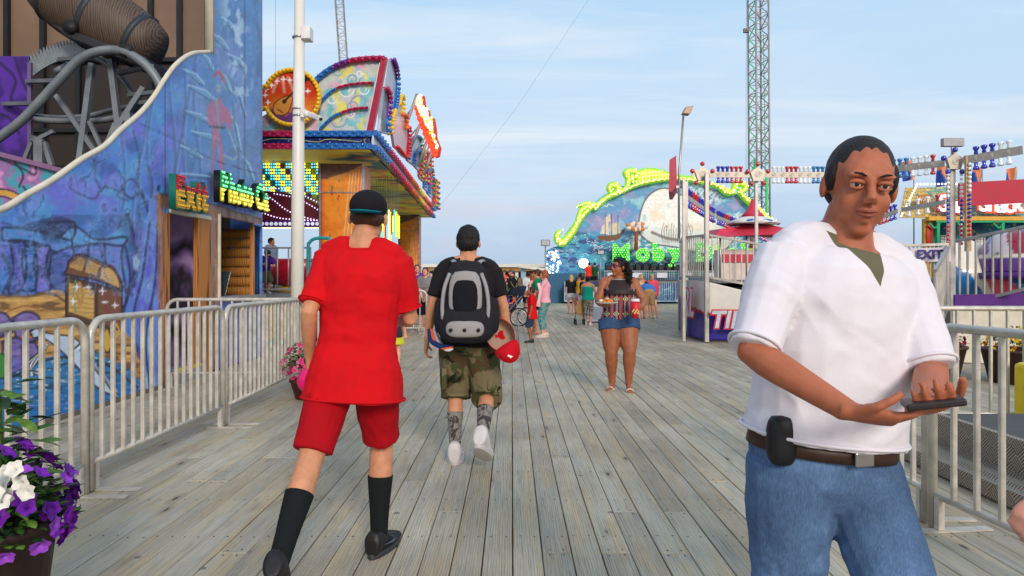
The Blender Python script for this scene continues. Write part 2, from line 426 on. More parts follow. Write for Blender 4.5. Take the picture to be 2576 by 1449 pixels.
def boardwalk():
    m = wood_deck(); dark = mat('deck_joist_dark', (70,64,56), .9); nail = mat('nail_heads', (48,46,46), .5, .6)
    V = []; Fc = []; C = []; pitch = .149; wd = .1444; x = -16*pitch*3
    x0 = .006; cols = range(-62, 82)
    nails = MB()
    for i in cols:
        xa = x0+i*pitch; ya = 1.0-random.choice([0, .61, 1.22, 1.83, 2.44, 3.05])
        while ya < 62:
            L = random.choice([3.66, 3.66, 4.27, 3.05]); yb = min(ya+L, 62); t = random.random(); g = random.uniform(-.0012, .0012)
            a = xa+g; c = wd+random.uniform(-.002, .001); z = random.uniform(-.0015, .0015); n = len(V); e = .0035
            r1, r2 = random.random(), random.random()
            y0, y1 = ya+.0025, yb-.0025
            V += [(a, y0, z-e), (a+c, y0, z-e), (a+c, y1, z-e), (a, y1, z-e), (a+e, y0+e, z), (a+c-e, y0+e, z), (a+c-e, y1-e, z), (a+e, y1-e, z),
                  (a, y0, z-.035), (a+c, y0, z-.035), (a+c, y1, z-.035), (a, y1, z-.035)]
            Fc += [(n+4,n+5,n+6,n+7), (n,n+1,n+5,n+4), (n+1,n+2,n+6,n+5), (n+2,n+3,n+7,n+6), (n+3,n,n+4,n+7), (n+8,n+9,n+1,n), (n+9,n+10,n+2,n+1), (n+10,n+11,n+3,n+2), (n+11,n+8,n,n+3)]
            C += [(r1, r2, t, 1)]*12
            if -3.2 < a < 3.6 and ya < 9:
                jy = math.ceil((y0+.03)/.61)*.61
                ys = [y0+.03, y1-.03]
                while jy < min(y1, 9): ys.append(jy+random.uniform(-.012, .012)); jy += .61
                for yy in ys:
                    if yy > 9 or yy < 1.8: continue
                    for fx in (.24, .76):
                        cx, cy = a+c*fx+random.uniform(-.006, .006), yy+random.uniform(-.008, .008); r = .0055
                        nails.add([(cx+r*math.cos(k*PI/3), cy+r*math.sin(k*PI/3), z+.0022) for k in range(6)], [(0,1,2,3,4,5)])
            ya = yb
    me = bpy.data.meshes.new('boardwalk'); me.from_pydata(V, [], Fc); me.update()
    ca = me.color_attributes.new('bd', 'FLOAT_COLOR', 'POINT'); ca.data.foreach_set('color', np.array(C, np.float32).ravel())
    o = link('boardwalk', me, m); setp(o, kind='structure')
    o2 = MB().box((-14, -12, -.30), (14, 62, -.05)).build('boardwalk_base', dark); setp(o2, kind='structure')
    nails.build('boardwalk_nails', nail, o, fixn=False)['kind'] = 'stuff'
    # deck behind and beside the detailed boards
    o3 = MB().box((-9.5, -12, -.04), (12.2, .95, -.002)).build('boardwalk_near', mat('weathered_plain', (128,126,118), .8)); setp(o3, kind='structure')
boardwalk()
def sea():
    m, nt, b = nodes('sea_water'); v = coords(nt, (1, .35, 1)); b.inputs['Base Color'].default_value = (.03, .075, .11, 1); b.inputs['Roughness'].default_value = .18
    addbump(nt, b, noise(nt, v, 1.2, 6, .6), .6, .25)
    o = MB().add([(-3000, -300, -5), (3000, -300, -5), (3000, 5000, -5), (-3000, 5000, -5)], [(0,1,2,3)]).build('sea', m); setp(o, kind='structure')
sea()
# ============ DARK RIDE BUILDING (left) ============
WX = 4.45
def wy(px): return WX*F/(CX-px)
def wz(px, py): return HC-(py-CY)/F*wy(px)
TOPC = [(-260,610),(-120,566),(0,530),(60,495),(130,455),(200,405),(260,370),(300,330),(350,287),(385,245),(410,205),(440,165),(480,137),(528,132)]
def paint_mural(cv):
    u, v = cv.u, cv.v
    w1 = fbm(u/60, v/90, 1)*60-30; w2 = fbm(u/70, v/50, 2)*60-30
    a = fbm((u+w1)/55, (v+w2)/80, 3); b = fbm((u+w2)/40, (v+w1)/60, 5); c = fbm((u+w1)/24, (v+w2)/30, 7)
    cv.c[:] = np.array(lin((76,132,212)))
    cv.blend((112,108,212), np.clip((a-.49)*6, 0, 1)*.8); cv.blend((72,160,212), np.clip((b-.54)*6, 0, 1)*.8)
    cv.blend((140,140,216), np.clip((c-.6)*4, 0, 1)*.35); cv.blend((44,80,160), np.clip((.43-b)*6, 0, 1)*.7)
    # slate tower part, upper right
    t = np.clip((u-400)/120, 0, 1)*np.clip((520-v)/80, 0, 1)
    cv.blend((84,136,190), t*.8); cv.blend((124,140,206), t*np.clip((b-.5)*6, 0, 1)*.6); cv.blend((92,118,150), t*np.clip((c-.52)*5, 0, 1)*.5)
    # soft rib lines running down the rock
    for k, x in enumerate([300, 352, 384, 432, 452, 478, 500, 590]):
        y0 = 140+abs(x-480)*1.1; pts = [(x+14*math.sin(k*1.7+q*.9)-q*3, y0+q*75) for q in range(6)]
        cv.stroke(pts, 5, (70,90,130), .5); cv.stroke([(p[0]+5, p[1]) for p in pts], 3, (120,160,225), .4)
    for P in ([(0,560),(60,575),(110,560),(150,590)], [(180,480),(230,500),(260,470),(330,500)], [(292,430),(310,465),(290,490),(315,505)], [(300,470),(325,450),(345,475),(322,500),(300,470)],
              [(330,330),(345,400),(340,470)], [(230,400),(235,450),(250,480)], [(370,420),(378,470),(372,560)]):
        cv.stroke(P, 4, (48,64,110), .7)
    # icy rocks of the tower
    for (x, y, l, an) in [(480,190,60,.6),(500,230,70,.5),(515,150,50,.9),(545,100,60,.7),(560,200,60,1.),(490,290,60,.4),(510,340,70,.3),(475,380,60,.5),(600,250,70,1.2),(570,60,50,.8),(590,330,80,1.3),(620,420,60,1.1),(485,440,70,.1),(590,150,50,.6)]:
        dx, dy = l*math.cos(an), l*math.sin(an)
        cv.fill([(x-dx*.5, y-dy*.5), (x+dx*.2, y-dy*.1), (x+dx*.6, y+dy*.6), (x, y+dy*.5)], (118,172,212), .5)
        cv.stroke([(x-dx*.5, y-dy*.5), (x+dx*.2, y-dy*.1), (x+dx*.6, y+dy*.6)], 2.2, (176,214,236), .7, False)
        cv.stroke([(x-dx*.5+4, y-dy*.5+7), (x+dx*.5, y+dy*.6+6)], 3, (50,78,112), .6, False)
    sn = np.clip((fbm((u+w1)/12, (v+w2)/26, 9)-.5)*8, 0, 1)*np.clip(1-np.abs((u-585-.35*(v-30)*.3)/42), 0, 1)*np.clip((330-v)/120, 0, 1)
    cv.blend((196,226,246), sn*.85)
    cv.blend((46,60,100), np.clip((u-628)/30, 0, 1)*np.clip((fbm(u/9, v/30, 11)-.45)*6, 0, 1)*.6)
    # stalagmites and pools of the grotto
    def blob(P, col, line=(24,26,62), w=4.5, tex=True):
        Q = pl(P+[P[0]]); m = cv.fill(Q, col, .85)
        if tex:
            s = fbm(u/14, v/7, 21); cv.blend((150,130,210), m*np.clip((s-.55)*6, 0, 1)*.5); cv.blend((38,48,110), m*np.clip((.42-s)*6, 0, 1)*.6)
        cv.stroke(Q, w, line, .85, False)
    cv.fill(pl([(60,560),(150,545),(182,575),(150,640),(100,660),(20,600)]), (34,52,110), .75)
    blob([(148,600),(215,605),(218,660),(200,730),(170,745),(150,690)], (64,110,190))
    blob([(218,612),(256,606),(262,660),(250,720),(222,735),(212,680)], (88,116,196))
    blob([(256,600),(305,600),(300,650),(312,760),(270,775),(262,700)], (104,134,214))
    cv.fill([(250,600),(306,570),(300,600)], (96,170,226), .9)
    blob([(130,612),(180,570),(236,602),(310,596),(300,618),(240,612),(170,622)], (92,164,222))
    cv.stroke([(120,560),(180,560),(176,600),(150,606),(124,592)], 5, (18,24,60), .9)
    blob([(0,572),(60,576),(140,596),(176,612),(150,640),(90,612),(40,604),(0,604)], (78,146,214))
    blob([(20,610),(56,612),(48,660),(54,720),(14,738),(26,680)], (74,78,176))
    blob([(56,622),(84,618),(78,670),(90,724),(48,730),(60,690)], (52,116,190))
    blob([(82,622),(118,620),(110,660),(120,726),(84,734),(88,680)], (118,116,206))
    blob([(124,640),(178,625),(170,700),(160,740),(124,720),(118,680)], (84,116,204))
    cv.dab(120, 585, 34, (26,34,84), .8); cv.dab(190, 690, 16, (22,30,80), .7); cv.dab(330, 640, 28, (30,60,120), .6, 90); cv.dab(345, 560, 12, (40,70,60), .4, 60)
    for P in ([(0,640),(20,690),(0,740)], [(316,540),(340,640),(312,760)], [(350,480),(372,560),(352,660),(330,720)], [(394,470),(378,600),(366,760),(340,900)]):
        cv.stroke(P, 6, (26,34,80), .8)
    # tall pale column at the right of the panel
    cv.fill(pl([(372,500),(402,520),(404,980),(372,985),(352,900),(330,780),(352,640),(372,500)]), (112,146,224), .8)
    s = fbm(u/16, v/60, 31); cv.blend((90,80,200), (u > 335)*(u < 406)*(v > 560)*np.clip((s-.52)*7, 0, 1)*.8); cv.blend((176,214,238), (u > 320)*(u < 400)*(v > 600)*np.clip((.42-s)*7, 0, 1)*.7)
    for P in ([(372,560),(352,700),(330,800),(345,930),(352,985)], [(392,560),(386,700),(362,850),(372,980)], [(310,620),(322,700),(302,800)]): cv.stroke(P, 4.5, (22,28,80), .85)
    # ochre bank
    m = cv.fill(pl([(-80,738),(60,742),(150,732),(170,800),(160,860),(110,900),(-80,900)]), (206,150,64), .95)
    m2 = cv.fill(pl([(150,800),(300,830),(345,905),(362,985),(330,985),(250,900),(150,870)]), (190,134,58), .95)
    s = fbm(u/40, v/7, 41); mm = (m | m2); cv.blend((240,190,110), mm*np.clip((s-.55)*7, 0, 1)*.8); cv.blend((96,62,40), mm*np.clip((.45-s)*8, 0, 1)*.8)
    cv.stroke([(0,740),(60,745),(120,738),(160,760)], 5, (36,22,40), .7); cv.stroke([(0,790),(50,770),(90,775)], 2.5, (140,84,30), .8)
    # purple boulders
    for P in ([(-40,790),(0,786),(22,810),(20,838),(-40,850)], [(24,800),(60,784),(92,800),(90,850),(40,860)], [(0,858),(40,850),(62,880),(50,930),(0,935)], [(48,868),(80,862),(92,900),(70,930),(52,920)]):
        blob(P, (110,96,180))
    # sea
    m = cv.fill(pl([(-90,955),(0,950),(60,925),(130,900),(220,880),(262,900),(320,930),(352,985),(300,1100),(-90,1200)]), (44,126,180), .97)
    s = fbm((u+w1)/46, (v+w2*.3)/6, 51); cv.blend((34,56,70), m*np.clip((s-.52)*8, 0, 1)*.9); cv.blend((210,226,232), m*np.clip((fbm(u/18, v/4, 53)-.66)*10, 0, 1))
    cv.blend((20,110,190), m*np.clip((v-985+.25*u)/60, 0, 1)*.7)
    cv.stroke([(-40,955),(30,945),(100,908),(180,898),(260,915),(340,975)], 5, (22,30,50), .8)
    # treasure chest
    cv.fill([(160,694),(160,795),(236,822),(301,830),(301,735),(238,712)], (122,78,46)); cv.fill([(160,694),(236,722),(236,822),(160,795)], (96,62,40))
    cv.fill([(168,712),(232,732),(232,806),(168,784)], (216,170,92))
    s = np.clip(np.sin(v*.55+fbm(u/20, v/20, 61)*6)-.5, 0, 1); cv.blend((120,70,34), cv.inside([(168,712),(232,732),(232,806),(168,784)])*s)
    lid = pl([(162,676),(168,655),(198,640),(268,668),(292,692),(300,728),(238,705),(162,690),(162,676)])
    cv.fill(lid, (118,74,44)); cv.fill([(172,660),(198,646),(256,672),(240,694),(168,672)], (206,158,84)); cv.fill(pl([(246,700),(252,678),(272,676),(290,700),(294,722),(246,700)]), (222,176,98))
    s = np.clip(np.sin(v*.8-u*.35)-.6, 0, 1); cv.blend((104,60,32), cv.inside(lid)*s)
    cv.stroke(lid, 3.2, (34,20,22), .95, False); cv.stroke([(196,644),(210,655),(204,684)], 4.5, (86,60,46), .95); cv.stroke([(240,700),(248,672),(272,668),(290,690),(300,725)], 4.5, (84,56,46), .95)
    cv.stroke([(160,694),(160,795),(236,822),(301,830),(301,730)], 3.5, (36,22,24), .95, False); cv.stroke([(236,716),(236,822)], 7, (70,42,34), .95, False); cv.stroke([(160,694),(236,718),(301,732)], 5, (60,38,34), .95, False)
    cv.stroke([(194,712),(188,740),(196,766),(202,745),(194,712)], 5, (190,140,70), .95); cv.stroke([(184,706),(178,745),(184,782)], 2.6, (110,160,90), .9)
    cv.stroke([(254,726),(262,775),(282,830)], 3.2, (150,40,60), .95); cv.stroke([(283,735),(287,790),(288,825)], 3.2, (160,60,80), .95); cv.stroke([(288,815),(280,835),(288,846),(294,832),(288,815)], 3, (220,180,80), .9)
    bag = pl([(262,820),(252,850),(256,880),(268,886),(276,862),(270,835),(262,820)]); cv.fill(bag, (224,172,60)); cv.stroke(bag, 4, (60,34,24), .95, False)
    for x, y in ((187,722),(215,723),(252,732),(178,758),(284,768),(258,760)): cv.star(x, y, 9)
    # sea bird
    for k in range(7): cv.stroke([(120-k*3, 858+k*3), (90-k*6, 905+k*3), (46+k*9, 950-k*2)], 3.2, (225,228,230) if k % 2 else (40,40,50), .95)
    body = pl([(66,838),(84,826),(104,836),(140,842),(176,848),(204,872),(222,910),(250,950),(290,996),(240,975),(190,925),(166,900),(130,868),(96,848),(78,850),(66,838)])
    cv.fill(body, (198,214,234)); cv.stroke(body, 3, (30,30,44), .95, False)
    for k in range(5): cv.stroke([(196+k*3, 826+k*4), (208+k*4, 850+k*3), (180+k*8, 878+k*2)], 3, (235,238,242) if k % 2 else (36,34,52), .95)
    for k in range(4): cv.stroke([(214+k*5, 900+k*8), (250+k*4, 940+k*8), (288, 985+k*6)], 3.4, (36,34,46) if k % 2 else (190,205,225), .95)
    cv.fill([(44,846),(72,836),(74,850),(52,856)], (214,110,40)); cv.dab(72, 842, 6, (20,18,22)); cv.fill([(-20,880),(12,900),(18,930),(0,950),(-20,948)], (70,140,60)); cv.stroke([(0,890),(18,915),(4,948)], 3, (20,40,20))
    # swordsman in a red coat, painted thinly
    cv.fill(pl([(526,268),(540,248),(556,258),(562,300),(548,330),(556,370),(556,420),(548,428),(546,380),(540,350),(534,420),(528,424),(530,350),(526,300),(526,268)]), (196,92,112), .7)
    cv.fill(pl([(524,252),(516,290),(526,320),(534,280)]), (200,92,110), .7); cv.fill(pl([(562,262),(578,295),(574,330),(560,300)]), (200,92,110), .7)
    cv.dab(546, 222, 10, (150,170,180), .8, 16); cv.stroke([(535,190),(548,180),(560,205)], 6, (170,84,104), .8); cv.dab(542, 220, 2.5, (40,50,70)); cv.dab(550, 220, 2.5, (40,50,70)); cv.stroke([(540,248),(548,330)], 4, (120,160,180), .7)
    cv.stroke([(524,318),(560,322)], 4.5, (40,50,70), .8, False); cv.stroke([(516,285),(496,300),(480,325)], 4, (90,150,180), .8); cv.stroke([(572,330),(590,380),(586,400),(560,392)], 2.5, (160,180,190), .8)
    # panel joints and rivets
    for x in (410, 611): cv.stroke([(x, 0), (x, 990)], 1.6, (30,36,60), .9, False)
    cv.stroke([(345,310),(410,338),(530,402),(655,440)], 1.6, (30,36,60), .75, False)
    for q in range(60):
        for x in (405, 415): cv.dab(x, 160+q*14, 1.6, (40,46,70), .8)
    # timber painted round the doors
    m = cv.fill([(388,484),(400,520),(655,566),(655,548),(520,510)], (150,110,84), .9) | cv.fill([(388,484),(404,500),(404,985),(396,985),(392,600)], (176,112,44), .9)
    m |= cv.fill([(524,520),(545,524),(545,990),(524,990)], (160,112,70), .9)
    s = fbm(u/5, v/46, 71); cv.blend((70,42,26), m*np.clip((s-.5)*7, 0, 1)*.7); cv.stroke([(395,486),(520,512),(655,552)], 2.4, (60,44,44), .8, False)
    lo = (v > 745)*(u > 545); cv.blend((96,100,180), lo*.5); cv.blend((40,36,90), lo*np.clip((b-.5)*6, 0, 1)*.7)
    # airbrushed shading and dark contours of the rock
    ii = np.abs(fbm((u+w1*1.4)/46, (v+w2*1.4)/60, 91)-.5); up_ = np.clip((v-300)/200, 0, 1)*np.clip((410-u)/30, 0, 1)*(v < 745)+.35*(v < 520)
    cv.blend((22,26,70), np.clip((.022-ii)*60, 0, 1)*np.clip(up_, 0, 1)*.45); cv.blend((150,190,236), np.clip((.05-np.abs(ii-.05))*14, 0, 1)*np.clip(up_, 0, 1)*.35)
    dd = fbm((u+w2)/70, (v+w1)/46, 95); cv.blend((18,22,64), np.clip((dd-.56)*7, 0, 1)*(v > 540)*(v < 745)*(u < 330)*.4)
    fine_ = fbm(u/5, v/12, 97); cv.blend((190,214,240), np.clip((fine_-.7)*7, 0, 1)*(v < 745)*.2); cv.blend((24,34,84), np.clip((.28-fine_)*8, 0, 1)*(v < 745)*.2)
    # weathering
    cv.c = np.clip(cv.c*(1.02+.24*fbm(u/9, v/9, 81))[:, None]+.008, 0, 1)
def mural_wall():
    root = thing('ride_building', 'building with blue and purple cave mural, swooping cream edged wall and two doorways', 'building', (-WX, 8.5, 0))
    pm = mat('mural_paint', vc=True, rough=.42, var=.1, scale=3, bump=.05, spec=.45)
    pxs = np.concatenate([np.arange(-260, 0, 6.), np.arange(0, 648, 2.4)]); R = 330
    pts = sorted(TOPC); tx = [p[0] for p in pts]; ty = [p[1] for p in pts]
    sm = pl([(p[0], p[1]) for p in pts]); 
    cols = [(px, -WX, wy(px), (wz(px, np.interp(px, sm[:, 0], sm[:, 1])) if px < 529 else 8.2)) for px in pxs]
    R0 = .9; Y0 = wy(648)
    for th in np.linspace(.08, 1.5, 16): cols.append((648+22*math.sin(th)*1.3, -WX-R0*(1-math.cos(th)), Y0+R0*math.sin(th), 8.2))
    P = np.zeros((R, len(cols), 3)); UV = np.zeros((R, len(cols), 2))
    t = np.linspace(0, 1, R)
    for j, (px, X, Y, zt) in enumerate(cols):
        z = .02+(zt-.02)*t; P[:, j, 0] = X; P[:, j, 1] = Y; P[:, j, 2] = z
        UV[:, j, 0] = px; UV[:, j, 1] = CY-(z-HC)*F/wy(px)
    def hole(u, v):
        d1 = (u > 421) & (u < 524) & (v > 531+(u-421)*.2) & (v < 990)
        d2 = (u > 546) & (u < 656) & (v > 541+(u-546)*.26) & (v < 745)
        return d1 | d2
    grid('mural_panel', pm, root, P, UV, paint_mural, hole, .05)
    trim = mat('cream_edge', (214,206,186), .5, var=.15)
    edge = [W(p[0], p[1], wy(p[0])) for p in sm if p[0] < 529]; edge = [Vector((-WX+.01, e.y, e.z+.012)) for e in edge]
    mb = MB(); mb.tube(edge, .03, 6)
    mb.box((-WX-.06, wy(528)-.03, wz(528, 132)), (-WX+.05, wy(528)+.035, 8.2)); mb.build('edge_trim', trim, root, True)
    # timber door posts and header
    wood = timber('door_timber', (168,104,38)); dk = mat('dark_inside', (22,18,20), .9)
    for a, b2, nm in ((405, 421, 0), (491, 524, 1)):
        mb = MB(); mb.box((-WX-.03, wy(a), .02), (-WX+.035+nm*.004, wy(b2), wz((a+b2)/2, 536+(nm*10)))); mb.build('door_post', wood, root, bevel=.006)
    MB().box((-WX-.05, wy(421), wz(421, 534)), (-WX+.05, wy(524), wz(421, 534)+.05)).build('door_header', trim, root)
    MB().box((-WX-.02, wy(546)-.03, wz(546, 541)-1.25), (-WX+.06, wy(546)+.0, wz(546, 541)+.02)).build('opening_frame', trim, root)
    MB().box((-WX-.3, wy(546), wz(600, 745)-.04), (-WX+.12, wy(652), wz(600, 745)+.01)).build('counter', mat('counter_steel', (176,176,176), .4, .7), root)
    # room behind the doorways
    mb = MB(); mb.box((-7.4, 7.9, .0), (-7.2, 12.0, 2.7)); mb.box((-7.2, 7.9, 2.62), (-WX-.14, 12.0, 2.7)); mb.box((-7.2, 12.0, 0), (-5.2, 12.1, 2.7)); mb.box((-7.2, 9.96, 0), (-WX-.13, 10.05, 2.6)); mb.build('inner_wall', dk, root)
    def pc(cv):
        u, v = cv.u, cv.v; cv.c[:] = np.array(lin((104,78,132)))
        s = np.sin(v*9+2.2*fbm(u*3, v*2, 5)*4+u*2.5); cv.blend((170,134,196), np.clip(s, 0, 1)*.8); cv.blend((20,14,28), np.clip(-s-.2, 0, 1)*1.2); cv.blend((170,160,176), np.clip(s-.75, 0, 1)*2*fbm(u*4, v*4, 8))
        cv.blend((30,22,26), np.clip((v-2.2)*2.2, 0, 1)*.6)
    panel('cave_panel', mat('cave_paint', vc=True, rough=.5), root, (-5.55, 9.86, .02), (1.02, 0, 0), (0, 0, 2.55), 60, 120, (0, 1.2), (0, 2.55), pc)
    st = mat('concrete_step', (150,158,160), .8); ye = mat('yellow_edge', (226,196,40), .6)
    MB().box((-WX-.5, wy(432), .0), (-WX+.10, wy(492), .16)).build('door_step', st, root); MB().box((-WX+.03, wy(432)+.01, .16), (-WX+.105, wy(492)-.01, .2)).build('step_edge', ye, root)
    MB().box((-WX-.06, 5.2, -.0), (-WX+.05, wy(405)-.02, .05)).build('base_rail', mat('base_board', (112,104,90), .85), root)
    # open log door of the photo booth
    lg = thing('log_door', 'open yellow brown log board door of the photo opening', 'door', (-WX-.05, 11.9, 1.1))
    x0 = W(545, 0, 11.2).x; 
    lw = timber('log_wood', (158,104,34))
    zt = [1.385-(745-702)/F*11.2+i*(.0) for i in range(1)]; zb = HC-43/F*11.6; zh = HC+(702-576)/F*11.9; n = 7; h = (zh-zb)/n
    for i in range(n):
        mb = MB(); rr = []
        for k in range(9):
            x = -5.14+(-WX-.08+5.14)*k/8; rr.append([(x, 11.9+math.cos(a)*.05+.0*k, zb+h*(i+.5)+math.sin(a)*h*.5*(1+.05*math.sin(k*2+i))) for a in [2*PI*q/10 for q in range(10)]])
        mb.loft(rr); mb.build('log_board', lw, lg, True)
    MB().box((-WX-.09, 11.82, zb-.02), (-WX-.035, 11.9, zh+.06)).build('door_edge_post', timber('edge_wood', (190,120,60)), lg, bevel=.005)
    mo = thing('booth_screen', 'tilted black computer screen on the counter in front of the log door', 'screen', (-WX-.1, 10.9, 1.1))
    MB().prism([(-4.75,10.62,1.12),(-4.45,10.6,1.12),(-4.4,10.68,1.5),(-4.7,10.7,1.5)], (-.01,.03,0)).build('display', mat('screen_glass', (52,62,66), .2, spec=.7), mo, bevel=.004)
    MB().box((-4.64, 10.7, 1.09), (-4.56, 10.76, 1.2)).build('stand', mat('black_plastic', (20,20,22), .5), mo)
    return root
def timber(name, rgb):
    if name in MATS: return MATS[name]
    m, nt, b = nodes(name); v = coords(nt, (9, 9, .8)); wv = nt.nodes.new('ShaderNodeTexWave'); nt.links.new(v, wv.inputs['Vector'])
    wv.inputs['Scale'].default_value = 1.2; wv.inputs['Distortion'].default_value = 8; wv.inputs['Detail'].default_value = 3
    c = lin(rgb); base = ramp(nt, wv.outputs['Fac'], [(.0, tuple(x*.22 for x in c)), (.3, c), (.9, tuple(min(1, x*1.25) for x in c))])
    nt.links.new(base, b.inputs['Base Color']); b.inputs['Roughness'].default_value = .6; MATS[name] = m; return m
bld = mural_wall()
# ---- lit letters on the mural ---------------------------------------------
def bulb_points(me, step):
    """grid points inside the front outline of a letter mesh (in its own xy plane)"""
    out = []; tri = [p for p in me.polygons if p.normal.z > .9]
    vs = [(v.co.x, v.co.y) for v in me.vertices]
    if not vs: return out
    x0 = min(v[0] for v in vs); x1 = max(v[0] for v in vs); y0 = min(v[1] for v in vs); y1 = max(v[1] for v in vs)
    T = []
    for p in tri:
        q = [vs[i] for i in p.vertices]
        for i in range(1, len(q)-1): T.append((q[0], q[i], q[i+1]))
    def ins(x, y):
        for a, b, c in T:
            d1 = (x-b[0])*(a[1]-b[1])-(a[0]-b[0])*(y-b[1]); d2 = (x-c[0])*(b[1]-c[1])-(b[0]-c[0])*(y-c[1]); d3 = (x-a[0])*(c[1]-a[1])-(c[0]-a[0])*(y-a[1])
            if not (((d1 < 0) or (d2 < 0) or (d3 < 0)) and ((d1 > 0) or (d2 > 0) or (d3 > 0))): return True
        return False
    r = 0; y = y0+step*.5
    while y < y1:
        x = x0+step*.5*(1+(r % 2)*.9)
        while x < x1:
            if ins(x, y): out.append((x, y))
            x += step
        y += step*.87; r += 1
    return out
def lit_word(root, s, size, x0s, loc, X, Y, body, rim, bulb, ext=.05, off=.02, step=.09, br=.02, split=None, serif=0, sy=1., rimoff=.03, skew=None):
    X = Vector(X).normalized(); Y = Vector(Y).normalized(); Z = X.cross(Y)
    for ch, xo in zip(s, x0s):
        if ch == ' ': continue
        L = Vector(loc)+X*xo
        me = text_mesh(ch, size, ext, off)
        if serif:
            bm = bmesh.new(); bm.from_mesh(me); vs = [v.co.copy() for v in bm.verts]
            y0 = min(v.y for v in vs); y1 = max(v.y for v in vs); w = serif
            def sb(cx, cy, hw, hh):
                r = bmesh.ops.create_cube(bm, size=1.); 
                for v in r['verts']: v.co.x = v.co.x*hw*2+cx; v.co.y = v.co.y*hh*2+cy; v.co.z = v.co.z*ext*2.08
            for edge, yy in ((y0, y0+w*.5), (y1, y1-w*.5)):
                xs = sorted(v.x for v in vs if abs(v.y-edge) < size*.01)
                if ch in 'oc': continue
                grp = []
                for x in xs:
                    if grp and x-grp[-1][1] < size*.2: grp[-1][1] = x
                    else: grp.append([x, x])
                for g in grp:
                    if ch == 'b' and edge == y0: continue
                    if ch == 'D' : g = [g[0]-size*.0, g[0]+size*.12]
                    if ch == 'i' and edge == y1: continue
                    sb((g[0]+g[1])/2-(w*.3 if ch in 'bk' and edge == y1 else 0), yy, (g[1]-g[0])/2+w*.75, w*.5)
            bm.to_mesh(me); bm.free()
        pts = bulb_points(me, step)
        M = Matrix(((X.x, Y.x*sy, Z.x, L.x), (X.y, Y.y*sy, Z.y, L.y), (X.z, Y.z*sy, Z.z, L.z), (0,0,0,1)))
        me.transform(M); lt = link('letter', me, body, root)
        rm = text_mesh(ch, size, ext*.6, off+rimoff); rm.transform(Matrix.Translation((0,0,-ext*.55))); rm.transform(M); link('letter_rim', rm, rim, lt)
        for (x, y) in pts: bulb_at(root, lt, L+X*x+Y*(y*sy)+Z*(ext*1.05+.001), br, bulb)
ex = thing('exit_sign', 'unlit Exit sign of red and yellow studded letters above the left doorway', 'sign', (-WX+.1, 8.9, 2.4))
redstud = mat('red_stud', (200,30,44), .3, spec=.6, coat=.5); yelstud = mat('yellow_stud', (226,176,30), .35, spec=.6, coat=.5)
def split_letters(root, s, ys, size, zf, body_hi, body_lo, rim, bulbs, step, br, lz, sy=1.3):
    for ch, y in zip(s, ys):
        Xd = Vector((0, 1, 0)); Yd = Vector((0, 0, 1)); L = Vector((-WX+.14, y, zf(y)))
        back = text_mesh(ch, size, .045, .035); me = text_mesh(ch, size, .012, .022)
        M = Matrix(((0,0,1,L.x), (1,0,0,L.y), (0,sy,0,L.z), (0,0,0,1))); Mf = M @ Matrix.Translation((0,0,.052))
        bm = bmesh.new(); bm.from_mesh(me); bmesh.ops.bisect_plane(bm, geom=bm.verts[:]+bm.edges[:]+bm.faces[:], plane_co=(0,lz,0), plane_no=(0,1,0)); bm.to_mesh(me); bm.free()
        for p in me.polygons: p.material_index = 0 if p.center.y > lz else 1
        pts = bulb_points(me, step); me.transform(Mf); lt = link('letter', me, [body_hi, body_lo], root)
        back.transform(M); link('letter_backing', back, rim, lt)
        for (x, yy) in pts: bulb_at(root, lt, Mf @ Vector((x, yy, .014)), br, bulbs[0] if yy > lz else bulbs[1])
def zexit(y): return HC+(702-490-(y-8.9)*18)/F*y
split_letters(ex, 'Exit', [8.76, 9.04, 9.27, 9.45], .40, zexit, mat('deep_red_letter', (170,24,40), .4), mat('gold_letter', (206,160,30), .4), mat('teal_edge', (20,110,96), .4), [redstud, yelstud], .055, .016, .03)
ph = thing('photo_sign', 'lit Photo sign of green and yellow bulb letters running round the corner of the building', 'sign', (-WX+.1, 10.6, 2.5))
gl = lamp('green_bulb', (120,255,170), 1.2); yl = lamp('yellow_bulb', (255,250,120), 1.2)
split_letters(ph, 'PhotoCa', [10.08, 10.37, 10.63, 10.84, 11.07, 11.5, 11.8], .46, lambda y: HC+(702-(478+(y-10.3)*17))/F*y, mat('green_letter', (10,130,60), .4, emit=.25), mat('lemon_letter', (214,196,20), .4, emit=.3), mat('black_edge', (14,20,20), .5), [gl, yl], .062, .017, -.0, 1.2)
# ---- panelled hall, track and car behind the swooping wall ------------------
hall = thing('back_hall', 'tall brown panelled hall with dark steel ribs behind the coaster track', 'building', (-9.5, 13.6, 0))
MB().box((-16, 13.6, 0), (-5.4, 13.8, 10)).build('wall', mat('bronze_panel', (128,104,86), .38, .1, var=.35, scale=.5, bump=.05), hall)
MB().box((-16.0, 5.0, 0), (-15.9, 13.6, 10)).build('side_wall', mat('bronze_panel'), hall)
MB().box((-15.9, 13.585, 0), (-5.4, 13.597, W(0, 150, 13.58).z)).build('lower_wall', mat('roof_shade_dark', (44,37,34), .25, .1, var=.3, scale=.8, bump=.03), hall)  # added near-black sheet: roof shade painted over the lower hall wall
for px in (-80, 13, 104, 194, 285, 376, 449, 520):
    x = W(px, 0, 13.5).x; MB().box((x-.045, 13.5, 0), (x+.045, 13.598, 10)).build('rib', mat('rib_steel', (40,44,50), .4, .5), hall)
for py in (150, 328): z = W(0, py, 13.5).z; MB().box((-16, 13.47, z-.04), (-5.4, 13.497, z+.04)).build('cross_rail', mat('rib_steel'), hall)
tr = thing('coaster_track', 'grey steel coaster track with toothed plate and splayed legs behind the mural wall', 'track', (-6, 9.2, 0))
stl = mat('track_steel', (128,136,142), .45, .35, var=.3, scale=3); D0 = 9.2
